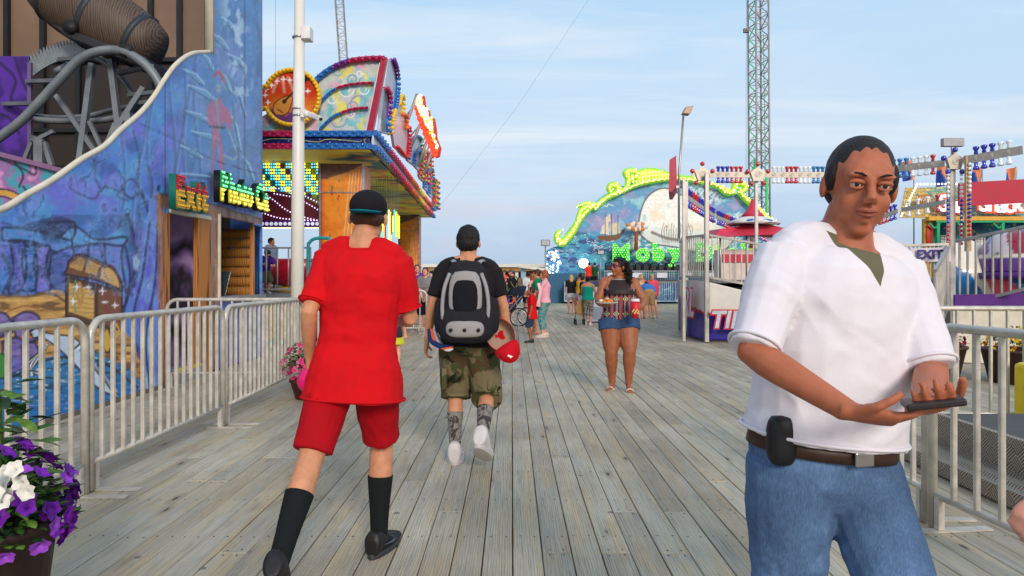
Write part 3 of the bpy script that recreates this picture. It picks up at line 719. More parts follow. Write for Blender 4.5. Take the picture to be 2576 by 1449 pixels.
def rail(pts, D, r, Dl=None): return [W(x, y, D+(Dl or 0)*i) for i, (x, y) in enumerate(pts)]
r1 = spline(rail([(-90,410),(0,345),(60,298),(140,212),(200,150),(255,128),(310,130),(362,160),(398,205),(420,260)], D0, 0), 6)
MB().tube(r1, .062, 10).build('rail', stl, tr, True)
tp = [W(x, y, D0+.7) for x, y in [(-90,345),(0,262),(40,215),(80,172),(130,142),(180,130),(234,131)]]; tp = spline(tp, 7)
mb = MB(); n = len(tp)
for i in range(n-1):
    a, b2 = tp[i], tp[i+1]; d = (b2-a).normalized(); nrm = Vector((-d.z, 0, d.x)); h = .19
    for q in range(1):
        m1 = a+(b2-a)*.9; mb.prism([a-nrm*h*.5, b2-nrm*h*.5, b2+nrm*h*.5, b2+nrm*(h*.5), m1+nrm*(h*.5+.085), a+nrm*h*.5], (0, .03, 0))
mb.build('toothed_plate', mat('galvanised_plate', (140,150,156), .5, .4, var=.3, scale=4), tr)
r2 = spline([W(x, y, D0+.75) for x, y in [(140,180),(200,150),(250,150),(300,190),(330,235),(345,262),(320,285),(260,302),(160,305),(80,300)]], 6)
MB().tube(r2, .045, 8).build('rail', stl, tr, True)
r3 = spline([W(x, y, D0+1.1) for x, y in [(60,288),(140,296),(220,292),(290,275),(372,262)]], 6); MB().tube(r3, .04, 8).build('rail', stl, tr, True)
for (a, b2) in (((70,205),(150,203)), ((10,262),(90,260)), ((150,150),(215,145)), ((300,185),(380,165)), ((325,240),(392,232)), ((330,262),(380,256))):
    MB().beam(W(*a, D0+.65), W(*b2, D0+.02), .07, .05).build('tie', stl, tr)
for (a, b2, w) in (((232,160),(198,430),.075), ((278,150),(302,345),.075), ((142,240),(248,392),.06), ((225,305),(262,385),.05), ((362,220),(255,385),.07), ((290,310),(262,380),.05), ((80,358),(55,420),.05), ((112,358),(135,430),.06), ((78,345),(110,358),.07), ((95,350),(135,330),.05), ((102,355),(102,430),.12), ((322,280),(326,330),.08)):
    p, q = W(*a, D0+.3), W(*b2, D0+.3)
    q = p+(q-p)*max(1, 1.0); MB().beam(p, q, w).build('track_leg', stl, tr)
mb = MB(); mb.beam(W(198,430,D0+.3), Vector((W(198,430,D0+.3).x-.1, D0+.3, 0)), .11); mb.beam(W(302,345,D0+.3), Vector((W(310,400,D0+.3).x, D0+.3, 0)), .11); mb.beam(W(102,430,D0+.3), Vector((W(102,430,D0+.3).x, D0+.3, 0)), .12); mb.build('track_leg', stl, tr)
car = thing('coaster_car', 'dark and gold coaster car like a banded barrel rounding the top of the track', 'ride car', W(300, 110, D0+.3))
def barrel():
    c = W(250, 48, D0+.35); dirv = Vector((.86, .1, -.46)).normalized(); side = Vector((0,1,0)); up = dirv.cross(side).normalized()*-1
    rings = []
    for i in range(15):
        t = -1+2*i/14; r = .46*(1-.38*abs(t)**2.4)
        rings.append([c+dirv*(t*.86)+side*(math.cos(a)*r*.85)+up*(math.sin(a)*r) for a in [2*PI*k/18 for k in range(18)]])
    return rings
rg = barrel(); mb = MB().loft(rg); mb.build('body', timber('barrel_wood', (78,62,50)), car, True)
for i in (2, 7, 12):
    c = sum((Vector(p) for p in rg[i]), Vector())/18; mb = MB(); mb.loft([[c+(Vector(p)-c)*1.03+(Vector(rg[1][0])-Vector(rg[0][0])).normalized()*q for p in rg[i]] for q in (-.04, .04)]); mb.build('hoop', mat('hoop_iron', (54,62,70), .5, .4), car, True)
mb = MB(); c = W(300, 105, D0+.35); mb.loft([[c+Vector((x, y, z)) for x, y, z in [(-.75+k*.12,-.35,.14-k*.1),(-.75+k*.12,.35,.14-k*.1),(.55+k*.05,.35,-.32-k*.1),(.55+k*.05,-.35,-.32-k*.1)]] for k in range(3)]); mb.build('chassis', mat('chassis_black', (34,34,38), .5), car, bevel=.02)
for dx in (-.45, .3):
    for dy in (-.36, .36): mb = MB(); p = c+Vector((dx, dy, -.12-dx*.42)); mb.tube([p-Vector((0,.04,0)), p+Vector((0,.04,0))], .09, 14); mb.build('wheel', mat('wheel_black', (24,24,26), .6), car, True)
pp = thing('purple_panel', 'deep purple painted rock panel beside the coaster lift at the left edge', 'panel', W(20, 300, 9.6))
def ppaint(cv):
    u, v = cv.u, cv.v; cv.c[:] = np.array(lin((78,34,150))); cv.blend((50,18,110), np.clip((fbm(u/30, v/30, 3)-.5)*6, 0, 1))
    for P in ([(0,170),(40,210),(30,260),(70,300)], [(-40,290),(20,300),(50,340)], [(40,160),(60,220),(72,240)]): cv.stroke(P, 5, (34,14,70), .9)
panel('painted_face', mat('purple_paint', vc=True, rough=.5), pp, W(-160, 430, 9.9), W(74, 430, 9.9)-W(-160, 430, 9.9), (0, 0, 1.66), 90, 90, (-160, 74), (430, 155), ppaint)
MB().beam(W(76, 430, 9.88), W(76, 158, 9.88), .05).build('edge_post', mat('purple_post', (104,84,130), .5), pp)
lp = thing('cave_side_panel', 'pink and turquoise painted cave panel with a yellow ring behind the swooping wall', 'panel', W(40, 480, 7.6))
def lpaint(cv):
    u, v = cv.u, cv.v; cv.c[:] = np.array(lin((140,104,160))); a = fbm(u/30, v/30, 9); cv.blend((60,150,170), np.clip((a-.5)*8, 0, 1)); cv.blend((196,140,190), np.clip((.4-a)*8, 0, 1))
    for P in ([(40,410),(60,440),(50,470)], [(0,400),(50,420),(90,440),(90,410)], [(60,470),(80,500),(60,520)]): cv.stroke(P, 4, (40,34,60), .9)
    cv.stroke([(-50,500),(0,485),(40,495),(56,520)], 9, (196,150,50), 1); cv.stroke([(-50,492),(0,476),(44,487),(62,515)], 2.5, (20,16,20), 1); cv.stroke([(-50,508),(0,494),(30,502)], 2.5, (20,16,20), 1)
    cv.stroke([(-60,372),(0,392),(165,436)], 3, (60,60,70), .9, False)
panel('painted_face', mat('cave_side_paint', vc=True, rough=.5), lp, W(-160, 620, 7.6), W(190, 620, 7.6)-W(-160, 620, 7.6), (0, 0, 1.02), 120, 80, (-160, 190), (620, 390), lpaint, hole=lambda u, v: v < 392+.267*u)
MB().beam(W(-160, 345, 7.6), W(190, 438, 7.6), .16, .05).build('cap_rail', mat('mauve_cap', (128,92,130), .5), lp)
# ============ MUSIC RIDE (left middle) ============
YF = 17.
def sidept(px, py, dx=0.):
    Y = -2.855/((px-CX)/F+.03737); X = (px-CX)/F*Y; return Vector((X+dx, Y, HC-(py-CY)/F*Y))
mr = thing('music_ride', 'music themed carousel ride with a blue edged canopy, painted fan crest and orange pillars', 'fairground ride', (-6, 25, 0))
BL = mat('bulb_blue', (22,110,190), .3, spec=.6, coat=.4, var=0, bump=0); MG = mat('bulb_magenta', (180,24,90), .3, coat=.4, var=0, bump=0); RD = mat('bulb_red', (206,24,34), .3, coat=.4, var=0, bump=0)
OR_ = mat('bulb_orange', (236,110,20), .3, coat=.4, var=0, bump=0); YE = mat('bulb_yellow', (240,196,20), .3, coat=.4, var=0, bump=0); PU = mat('bulb_purple', (110,30,140), .3, coat=.4, var=0, bump=0); TE = mat('bulb_teal', (10,140,130), .3, coat=.4, var=0, bump=0); GR = mat('bulb_green', (20,130,60), .3, coat=.4, var=0, bump=0)
sblu = mat('strip_blue', (20,100,180), .4); smag = mat('strip_magenta', (176,24,84), .4); crim = mat('crimson_bar', (170,20,60), .35); white = mat('white_panel', (206,212,226), .45, var=.12)
orng = mat('strip_orange', (226,96,24), .4); yell = mat('strip_yellow', (232,180,24), .4); sred = mat('strip_red', (196,24,40), .4)
def P17(px, py, dy=0.): return W(px, py, YF+dy)
# roof body and underside
zb = P17(0, 375).z; zt = P17(0, 330).z
A = (-3.52, 17.02); B = (-4.2, 36.); Cc = (-15., 36.); Dd = (-15., 17.02)
def upaint(cv):
    u, v = cv.u, cv.v; cv.c[:] = np.array(lin((214,190,60))); a = fbm(u/2., v/2., 3); cv.blend((150,160,80), np.clip((a-.5)*7, 0, 1)); cv.blend((206,170,60), np.clip((.42-a)*8, 0, 1)); cv.blend((40,84,100), np.clip((fbm(u/1.2, v/.8, 8)-.62)*10, 0, 1)); cv.blend((176,90,60), np.clip((fbm(u/1., v/.7, 12)-.66)*10, 0, 1)*.7)
    for k in range(60): x = RNG.uniform(-10, -4); y = RNG.uniform(18, 35); cv.dab(x, y, .5, [(20,110,50),(200,140,30),(180,40,40),(20,60,110)][k % 4], .9, .22)
o = panel('canopy_underside', mat('underside_glow_paint', vc=True, rough=.5, spec=.4, emit=.12), mr, (-15, 17.05, zb), (11.5, 0, 0), (0, 18.9, 0), 160, 200, (-15, -3.5), (17, 36), upaint, hole=lambda u, v: u > -3.55-.0374*(v-17), thick=0)  # slight emission in the paint stands in for bulb light on the underside
MB().prism([(A[0],A[1]+.06,zb+.03),(B[0],B[1],zb+.03),(Cc[0],Cc[1],zb+.03),(Dd[0],Dd[1]+.06,zb+.03)], (0,0,zt-zb-.05)).build('canopy_roof', mat('canopy_dark', (40,50,90), .6), mr)
# front fascia
def strip(nm, pa, pb, h, m, d=.08, parent=mr):
    mb = MB(); mb.beam(pa, pb, d, h); return mb.build(nm, m, parent)
def ffp(cv):
    u, v = cv.u, cv.v; cv.c[:] = np.array(lin((10,26,90))); cv.blend((30,60,140), np.clip((fbm(u/30, v/8, 2)-.5)*5, 0, 1))
    cv.stroke([(560,352),(640,358),(680,350),(720,349),(760,353),(800,357),(820,351),(860,352),(905,357)], 1.1, (190,200,120), .9); cv.stroke([(925,345),(917,352),(920,362)], 1.2, (180,180,60)); 
    for k in range(14): cv.dab(570+k*26, 348+(k*7) % 12, 1.3, (220,230,255))
panel('front_fascia', mat('fascia_paint', vc=True, rough=.3), mr, P17(540, 364), P17(930, 364)-P17(540, 364), (0,0,P17(0,343).z-P17(0,364).z), 200, 24, (540, 930), (364, 343), ffp)
for (y0, y1) in ((330, 345), (362, 376)):
    for (a, b2, m, bm_) in ((540, 745, smag, MG), (745, 937, sblu, BL)):
        zz = P17(0, (y0+y1)/2).z; h = (y1-y0)/F*YF
        s_ = strip('fascia_strip', (P17(a, 0).x, YF-.04, zz), (P17(b2, 0).x, YF-.04, zz), h, m)
        if a > 600 or True:
            for i, p in enumerate(np.arange(max(a, 655)+4, b2-2, 11)): bulb_at(mr, s_, (P17(p, 0).x, YF-.09, zz+(.035 if i % 2 else -.035)), .045, bm_)
# side fascia
SIDE = [(0,.12,sblu,BL),(.12,.3,smag,MG),(.3,.42,sred,RD),(.42,.55,orng,OR_),(.55,.68,yell,YE),(.68,.8,orng,OR_),(.8,.92,sred,RD),(.92,1.,sblu,BL)]
def SP(t, z, dx=0): return Vector((-3.47-.71*t+dx, 17+19*t, z))
ww = strip('side_fascia', SP(0, (zb+zt)/2-.02), SP(1, (zb+zt)/2-.02), zt-zb-.16, white, .05)
for zc in (zt-.04, zb+.04):
    for a, b2, m, bm_ in SIDE:
        s_ = strip('side_strip', SP(a, zc, .05), SP(b2, zc, .05), .14, m, .12)
        n = int((b2-a)*90)
        for i in range(n): bulb_at(mr, s_, SP(a+(b2-a)*(i+.5)/n, zc+(.04 if i % 2 else -.03), .13), .045, bm_)
# crest: fan and medallion
def fpaint(cv):
    u, v = cv.u, cv.v; cv.c[:] = np.array(lin((196,206,206))); a = fbm(u/26, v/26, 3); b2 = fbm(u/20, v/30, 6); c = fbm(u/24, v/24, 9)
    cv.blend((120,196,206), np.clip((a-.5)*8, 0, 1)); cv.blend((228,220,110), np.clip((b2-.54)*8, 0, 1)); cv.blend((226,170,196), np.clip((c-.58)*8, 0, 1)*.8)
    for (x, y, r, col) in ((888,200,20,(60,160,180)),(850,180,14,(110,180,190)),(915,225,16,(230,240,240)),(870,225,24,(235,240,245)),(890,270,24,(60,170,190)),(905,260,34,(150,140,190)),(835,250,14,(230,240,240)),(850,300,26,(90,180,190)),(880,285,14,(235,240,240)),(905,185,10,(235,240,240)),(690,310,18,(90,170,200))):
        cv.stroke([(x+r*.9*math.cos(q*.7)*(1-q*.06), y+r*.9*math.sin(q*.7)*(1-q*.06)) for q in range(11)], 2.2, col, .9)
fan = [(560,330),(560,290),(650,300),(791,212),(815,190),(841,171),(885,155),(930,147),(968,145),(934,330)]
panel('crest_fan', mat('fan_paint', vc=True, rough=.35), mr, P17(560, 330, .1), P17(970, 330, .1)-P17(560, 330, .1), (0,0,P17(0,145,.1).z-P17(0,330,.1).z), 260, 140, (560, 970), (330, 145), fpaint, hole=lambda u, v: ~Canvas(u, v).inside(fan), thick=.04)
def arc_strip(pts, w, segs, parent=mr, D=YF, dy=0., step=.085, br=.045, nm='crest_arc'):
    P = spline([W(x, y, D+dy) for x, y in pts], 8); n = len(P)
    for f0, f1, m, bm_ in segs:
        q = P[int(f0*(n-1)):int(f1*(n-1))+1]; mb = MB(); mb.tube(q, w, 6, sq=1.); s_ = mb.build(nm, m, parent)
        for i, p in enumerate(along(q, step)): bulb_at(mr, s_, p+Vector((0, -w*.95, (w*.35 if i % 2 else -w*.35))), br, bm_)
arc_strip([(785,212),(808,190),(838,170),(880,154),(925,148),(968,147)], .07, [(0,.4,sblu,BL),(.4,.62,mat('strip_purple',(96,24,120)),PU),(.62,1,crim,MG)], dy=.0, br=.042, step=.085)
arc_strip([(800,265),(822,240),(848,222),(885,212),(940,208)], .035, [(0,.5,sblu,BL),(.5,1,crim,MG)], step=.075, br=.026)
arc_strip([(805,325),(830,300),(858,284),(890,274),(926,271)], .035, [(0,.5,sblu,BL),(.5,1,crim,MG)], step=.075, br=.026)
MB().beam(P17(968, 145, .02), P17(932, 330, .02), .14, .16).build('crest_bar', crim, mr)
MB().beam(P17(956, 158, -.02), P17(920, 330, -.02), .02, .03).build('crest_edge', white, mr)
def cpaint(cv):
    u, v = cv.u, cv.v; cv.c[:] = np.array(lin((206,60,20))); cv.blend((230,130,30), np.clip((v-235)/40+fbm(u/20, v/20, 3)-.5, 0, 1)); cv.blend((96,50,110), np.clip((v-272)/14+(fbm(u/18, v/10, 5)-.5)*3, 0, 1))
    for (x, dx) in ((700,-6),(712,2),(725,8)): cv.stroke([(x, 196), (x+dx*2, 232)], 5, (230,190,170), .5)
    for x, y in ((684,215),(698,205),(714,200),(730,202),(668,240),(675,258),(760,222),(775,230),(768,290),(670,225)): cv.star(x, y, 7)
    bd = pl([(690,262),(688,280),(700,290),(722,286),(732,268),(736,246),(724,242),(704,250),(690,262)]); cv.fill(bd, (206,140,60)); cv.stroke(bd, 1.6, (90,40,20), 1, False); cv.dab(716, 256, 8, (40,22,20), 1, 8)
    cv.stroke([(714,258),(770,200)], 3.4, (54,30,26), 1, False); cv.stroke([(766,206),(776,195)], 6, (40,24,22), 1, False); cv.stroke([(700,276),(712,284)], 2, (60,30,20), 1, False)
cc = (734, 245); R_ = 69
def chole(u, v): return ((u-cc[0])**2+(v-cc[1])**2 > R_*R_) & ~((u < 680) & (u > 640) & (np.abs(v-246) < 28)) & ((u-620)**2+(v-246)**2 > 45*45)
panel('crest_medallion', mat('medallion_paint', vc=True, rough=.35), mr, P17(575, 320, -.1), P17(806, 320, -.1)-P17(575, 320, -.1), (0,0,P17(0,172,-.1).z-P17(0,320,-.1).z), 180, 130, (575, 806), (320, 172), cpaint, hole=chole, thick=.05)
ring = [(cc[0]+R_*math.cos(a), cc[1]+R_*math.sin(a)) for a in np.linspace(-2.73, 2.73, 44)]; ring = [(640,218),(662,218)]+ring+[(662,274),(640,274)]
q = [W(x, y, YF-.14) for x, y in ring]; s_ = MB().tube(q, .06, 6).build('medallion_rim', yell, mr)
for p in along(q, .1): bulb_at(mr, s_, p+Vector((0,-.05,0)), .05, YE)
# side crest boards, studded with bulbs
wp = mat('pearl_board', (196,200,214), .4, var=.25, scale=3)
def side_board(poly, cols, step=.2, lit=None):
    pts = [sidept(x, y, .02) for x, y in poly]; mb = MB(); mb.prism(pts, (.08, 0, 0)); b_ = mb.build('side_board', wp, mr)
    sm = spline([sidept(x, y, .1) for x, y in poly[:-2]], 5); n = len(sm)
    for k, (m, f0, f1) in enumerate(cols):
        seg = sm[int(f0*(n-1)):max(int(f0*(n-1))+2, int(f1*(n-1))+1)]
        mb = MB(); mb.tube(seg, .05, 5); tb = mb.build('side_board_edge', m, mr)
        for p in along(seg, step):
            mb2 = MB(); bulb_at(mr, tb, p+Vector((.1,0,0)), .06, m)
side_board([(975,150),(984,175),(988,215),(982,262),(972,300),(968,338),(945,330),(968,148)], [(PU,0,.35),(BL,.35,.7),(YE,.7,1)], .16)
side_board([(957,222),(966,240),(966,270),(962,305),(964,332),(950,332),(948,225)], [(MG,0,.4),(PU,.4,.7),(BL,.7,1)], .18)
side_board([(990,262),(996,240),(1002,250),(1001,282),(1000,288),(1011,292),(1010,318),(1008,322),(1018,322),(1018,350),(1012,395),(985,370),(980,340),(978,330)], [(YE,0,.35),(OR_,.35,.65),(RD,.65,1)], .16)
side_board([(1016,398),(1022,358),(1036,343),(1049,350),(1052,375),(1052,420),(1040,420),(1020,405)], [(BL,0,.5),(TE,.5,1)], .2)
side_board([(1030,410),(1034,386),(1044,378),(1050,392),(1052,430),(1046,428),(1032,412)], [(BL,0,.5),(TE,.5,1)], .2)
for k in range(6):
    x = 1048+k*5; side_board([(x, 440+k*4), (x+1, 400-k*3), (x+3, 376+k*3), (x+6, 385+k*3), (x+6, 450+k*5), (x+5, 452+k*5), (x+1, 445+k*4)], [([RD,YE,RD,MG,YE,RD][k],0,1)], .22)
side_board([(1060,470),(1066,435),(1075,424),(1082,436),(1083,492),(1078,490),(1062,474)], [(BL,0,.5),(TE,.5,1)], .25)
side_board([(1070,485),(1074,455),(1079,446),(1084,456),(1085,500),(1080,497),(1072,488)], [(BL,0,.5),(GR,.5,1)], .25)
for k in range(5):
    x = 1084+k*2.2; side_board([(x, 508+k*4), (x+1.5, 458+k*2), (x+3, 452+k*2), (x+4, 460+k*2), (x+4.5, 512+k*4), (x+3.5, 514+k*4), (x+.5, 510+k*4)], [([RD,OR_,YE,TE,PU][k],0,1)], .3)
# glowing sign on posts
gs = thing('glowing_sign', 'brightly glowing red and yellow bulb sign on slanting posts above the music ride canopy', 'sign', W(1070, 330, 24))
pst = mat('sign_post_grey', (150,150,152), .5, .3)
for a, b2 in (((1049,236),(1010,350)), ((1062,300),(1030,380)), ((1078,340),(1052,420)), ((1086,380),(1068,440)), ((1046,262),(1014,300)), ((1060,310),(1030,345)), ((1070,345),(1044,385)), ((1080,368),(1060,405))):
    MB().tube([W(*a, 24), W(*b2, 24)], .05 if abs(a[1]-b2[1]) > 50 else .03, 8).build('post', pst, gs, True)
wl = lamp('warm_bulb', (255,226,150), 3.); rl = lamp('red_bulb_lit', (255,60,30), 1.6); ol = lamp('orange_bulb_lit', (255,150,50), 2.)
poly = [(1044,275),(1052,245),(1060,238),(1064,268),(1073,275),(1078,305),(1086,295),(1090,320),(1092,345),(1102,370),(1098,392),(1090,395),(1070,345),(1055,310)]
bd = MB().prism([W(x, y, 24.1) for x, y in poly], (.1, .25, 0)).build('sign_board', mat('sign_red', (190,50,30), .5, emit=.4), gs)
for k in range(240):
    while True:
        x, y = RNG.uniform(1044, 1102), RNG.uniform(238, 395)
        if Canvas([x], [y]).inside(poly)[0]: break
    ed = (x-1044)*2.1+255; bulb_at(gs, bd, W(x, y, 24.02-RNG.uniform(0, .1)), .055, rl if y > ed+2 else (wl if RNG.random() < .75 else ol))
# bulb wall under the canopy
def bw(cv):
    u, v = cv.u, cv.v; cv.c[:] = np.array(lin((20,110,120))); i = np.floor((u-650)/13.5); j = np.floor((v-395)/15.); fu = (u-650)/13.5-i-.5; fv = (v-395)/15.-j-.5; k = (i*3+j*5) % 4
    cv.blend((150,160,30), (k == 0)*1.); cv.blend((20,96,130), (k == 2)*1.); cv.blend((110,20,80), ((i+j*2) % 3 == 0)*(fu**2+fv**2 < .2)*1.); cv.blend((120,124,50), (v < 400)*(fbm(u/20, v/12, 4) > .45)*.9); cv.blend((190,150,40), (v < 398)*(fbm(u/14, v/9, 6) > .6)*.9)
YB = 19.
panel('bulb_wall', mat('bulb_wall_paint', vc=True, rough=.4, emit=.1), mr, W(520, 500, YB), W(806, 500, YB)-W(520, 500, YB), (0,0,W(0,372,YB).z-W(0,500,YB).z), 160, 90, (520, 806), (500, 372), bw)
bwp = mr.children[-1]
ty = lamp('yellow_lit', (255,236,60), 2.0); tc_ = lamp('cyan_lit', (90,210,255), 1.6); tv = lamp('violet_lit', (224,200,255), 2.4); tw = lamp('white_lit', (255,250,240), 2.2)
for i in range(24):
    for j in range(14):
        x = 657+i*6.4; y = 398+j*7.4
        if y > 490 or x > 804: continue
        k = ((i//2)*3+(j//2)*2) % 5
        if k in (0, 1): bulb_at(mr, bwp, W(x, y, YB-.05), .03, ty)
        elif k in (2, 3): bulb_at(mr, bwp, W(x, y, YB-.05), .026, tc_)
val = MB().prism([W(x, y, YB-.25) for x, y in [(540,505),(600,488),(665,480),(720,484),(770,500),(806,520),(806,572),(540,572)]], (0,.1,0)).build('valance', mat('valance_maroon', (90,10,36), .5), mr)
strip('valance_band', W(540, 563, YB-.3), W(806, 563, YB-.3), .16, mat('purple_band', (56,24,130), .4, emit=.1), .06)
vb = mr.children[-1]
for x in np.arange(660, 806, 11.5): mb = MB(); c = W(x, 563, YB-.335); mb.tube([c, c+Vector((0,-.02,0))], .05, 12); mb.build('disc_lamp', mat('disc_white', (220,224,240), .4, emit=.5), vb)
for x in np.arange(656, 806, 4.): bulb_at(mr, vb, W(x, 573, YB-.3), .016, wl)
for pts in ([(660,484),(690,505),(720,528),(760,545),(806,556)], [(660,535),(700,548),(750,553),(806,556)], [(690,487),(740,497),(775,513),(806,532)], [(655,478),(700,474),(745,484),(806,512)], [(655,520),(640,500),(660,484)]):
    for p in along(spline([W(x, y, YB-.28) for x, y in pts], 6), .085): bulb_at(mr, val, p, .018, tv)
# orange painted pillars
def opaint(cv):
    u, v = cv.u, cv.v; cv.c[:] = np.array(lin((228,112,34))); a = fbm(u*1.6, v*1.1, 3); cv.blend((206,70,26), np.clip((a-.5)*6, 0, 1)); cv.blend((236,146,44), np.clip((.45-a)*6, 0, 1)); cv.blend((200,70,30), np.clip((.12-u)*8, 0, 1)*.8)
    for k in range(5): cv.stroke([(.42+k*.1, .1), (.72+k*.07, 2.5)], .010, (240,214,180), .9, False)
    for k in range(22): cv.dab(RNG.uniform(.2, .9), RNG.uniform(.1, 2.3), .035, [(196,40,40),(30,120,130),(120,160,180),(70,130,60)][k % 4], .9, .04)
    cv.stroke([(.05,.25),(.3,.55),(.65,.5),(.75,.2)], .02, (250,220,120), .9); cv.fill([(-.1,2.3),(.35,2.3),(.7,2.42),(1.2,2.6),(1.2,3),(-.1,3)], (40,60,80), .8); cv.stroke([(.2,2.3),(.7,2.42),(1.1,2.6)], .04, (220,150,70))
for nm, a, b2, yt, D in (('pillar', 806, 914, 412, 18.), ('pillar', 1003, 1054, 553, 34.5)):
    z1 = W(0, yt, D).z if D < 20 else zb; x0 = W(a, 0, D).x; x1 = W(b2, 0, D).x; w = x1-x0; 
    r_ = MB().box((x0, D, .9), (x1, D+w*.8, z1)).build(nm, mat('pillar_orange', (206,110,44), .4), mr)
    panel('pillar_face', mat('pillar_paint', vc=True, rough=.3, spec=.6), r_, (x0+.03, D-.02, .9), (w-.06, 0, 0), (0, 0, z1-.9), 70, 160, (0, 1), (0, 2.6), opaint, thick=.01)
    for xx in (x0, x1): MB().box((xx-.025, D-.05, .9), (xx+.025, D-.005, z1)).build('pillar_edge', mat('chrome_trim', (200,200,205), .25, .7), r_)
    MB().box((x0, D-.045, z1-(z1-.9)*.22), (x1, D-.036, z1-(z1-.9)*.22+.03)).build('pillar_band', mat('chrome_trim'), r_)
# hanging strings of bulbs by the second pillar
hs = thing('bulb_strings', 'cluster of hanging strings of yellow, red and teal bulbs under the music ride canopy', 'lights', W(985, 550, 22))
for k in range(16):
    x = 948+k*3.7+RNG.uniform(-1, 1); y0 = 530+(k % 4)*5; y1 = 578+RNG.uniform(0, 34); Dk = 22+RNG.uniform(-.6, .6); m = [wl, ty, mat('bulb_red'), lamp('teal_lit', (60,220,200), 1.), ol][int(RNG.integers(0, 5))]
    sg = MB().tube([W(x, 440, Dk)*1.0+Vector((0,0,0)), W(x, y1, Dk)], .006, 5).build('string', mat('wire_dark', (110,112,118), .6), hs)
    for y in np.arange(y0, y1, 4.4): bulb_at(hs, sg, W(x, y, Dk), .03, m)
# ride platform, its fence and gate
pf = thing('ride_platform', 'raised music ride platform with turquoise skirting and yellow panels', 'platform', (-6, 20, 0))
tq = mat('turquoise', (30,150,150), .45); ylw = mat('ochre_panel', (196,160,40), .5)
x1p = -4.15
MB().box((-13, 14.3, .95), (x1p, 36, 1.06)).build('deck', mat('platform_deck', (110,116,120), .6), pf)
MB().box((-13, 14.5, .0), (x1p-.2, 35.5, .949)).build('skirt', mat('platform_dark', (44,54,60), .7), pf)
for k in range(12):
    x = x1p-.05-k*.72; MB().box((x-.66, 14.36, .12), (x-.04, 14.4, .9)).build('skirt_panel', ylw, pf)
    for q in range(3): MB().box((x-.02-q*.24, 14.28, .05), (x+.02-q*.24, 14.33, .95)).build('skirt_bar', tq, pf)
MB().box((-13, 14.26, .88), (x1p, 14.34, .98)).build('edge_rail', tq, pf); MB().box((-13, 14.26, .03), (x1p, 14.34, .1)).build('edge_rail', tq, pf)
for k in range(7):
    y = 15+k*3; MB().box((x1p-.18, y, .1), (x1p-.14, y+2.9, .93)).build('skirt_panel', mat('red_skirt', (150,14,30), .45), pf)
def bar_fence(root, a, b2, z0, z1, n, m, r=.018, rr=.026, mid=None):
    a = Vector(a); b2 = Vector(b2); mb = MB(); mb.tube([a+Vector((0,0,z0)), a+Vector((0,0,z1)), b2+Vector((0,0,z1)), b2+Vector((0,0,z0)), a+Vector((0,0,z0))], rr, 6, sq=1.); mb.build('fence_frame', m, root)
    for i in range(1, n):
        p = a+(b2-a)*(i/n); MB().tube([p+Vector((0,0,z0)), p+Vector((0,0,z1))], r, 5).build('fence_bar', m, root, True)
stf = mat('steel_rail', (160,158,160), .4, .5)
rf = thing('platform_rail', 'grey steel railing along the front of the music ride platform', 'railing', (-5, 14.4, 1.06))
for k in range(3): bar_fence(rf, (x1p-.1-k*1.5, 14.4, 1.06), (x1p-1.5-k*1.5, 14.4, 1.06), .1, .98, 6, stf)
tg = thing('teal_gate', 'tall rounded turquoise tube gate frame beside the white pole', 'gate', (-4.1, 14.3, 0))
g0 = W(775, 0, 14.).x; g1 = W(830, 0, 14.).x
MB().tube(spline([(g0, 14., 0), (g0, 14., 1.9), (g0+.03, 14., 2.12), (g0+.12, 14., 2.2), (g0+.25, 14., 2.22), (g1, 14., 2.22)], 4), .035, 8).build('frame', tq, tg, True)
MB().tube([(g1, 14., 0), (g1, 14., 2.22)], .035, 8).build('frame', tq, tg, True)
for z in (1.0, 1.75): MB().tube([(g0, 14., z), (g1, 14., z)], .02, 6).build('cross_bar', tq, tg, True)
MB().box((g0+.1, 14.0, 1.1), (g1-.05, 14.02, 1.7)).build('gate_panel', mat('gate_grey', (176,186,200), .5), tg)
for k in range(4):
    rr_ = thing('red_fence', ['dark red fence section next to the turquoise gate','dark red fence section just right of the first one','dark red fence section near the orange pillar','dark red fence section farthest from the gate'][k], 'fence', (-3.9+k*.1, 14.6+k*2.2, 0), 'dark red fence sections of the music ride')
    xx = -4.0+k*.0; bar_fence(rr_, (xx, 14.6+k*2.3, 0), (xx, 16.7+k*2.3, 0), 1.1, 2.0, 12, mat('fence_red', (140,12,28), .45))
# the second music ride pieces: red tubs
for k, (x, y) in enumerate(((-5.2, 16.6), (-6.6, 17.2), (-4.9, 18.6), (-5.1, 20.6))):
    tb = thing('ride_car', ['red scalloped ride tub nearest the railing','red scalloped ride tub left of the pillar','red scalloped ride tub behind the first pillar','red scalloped ride tub deepest under the canopy'][k], 'ride car', (x, y, 1.06), 'tubs of the music ride')
    MB().lathe((x, y, 1.2), [(.3,0),(.62,.05),(.78,.3),(.8,.62),(.74,.66),(.66,.6),(.6,.3),(.2,.2)], 20, ax=(1, .8)).build('tub', mat('tub_red', (170,14,36), .3, coat=.5), tb, True)
    MB().lathe((x, y, 1.06), [(.5,0),(.5,.13),(.3,.15)], 16).build('tub_base', ylw, tb, True)
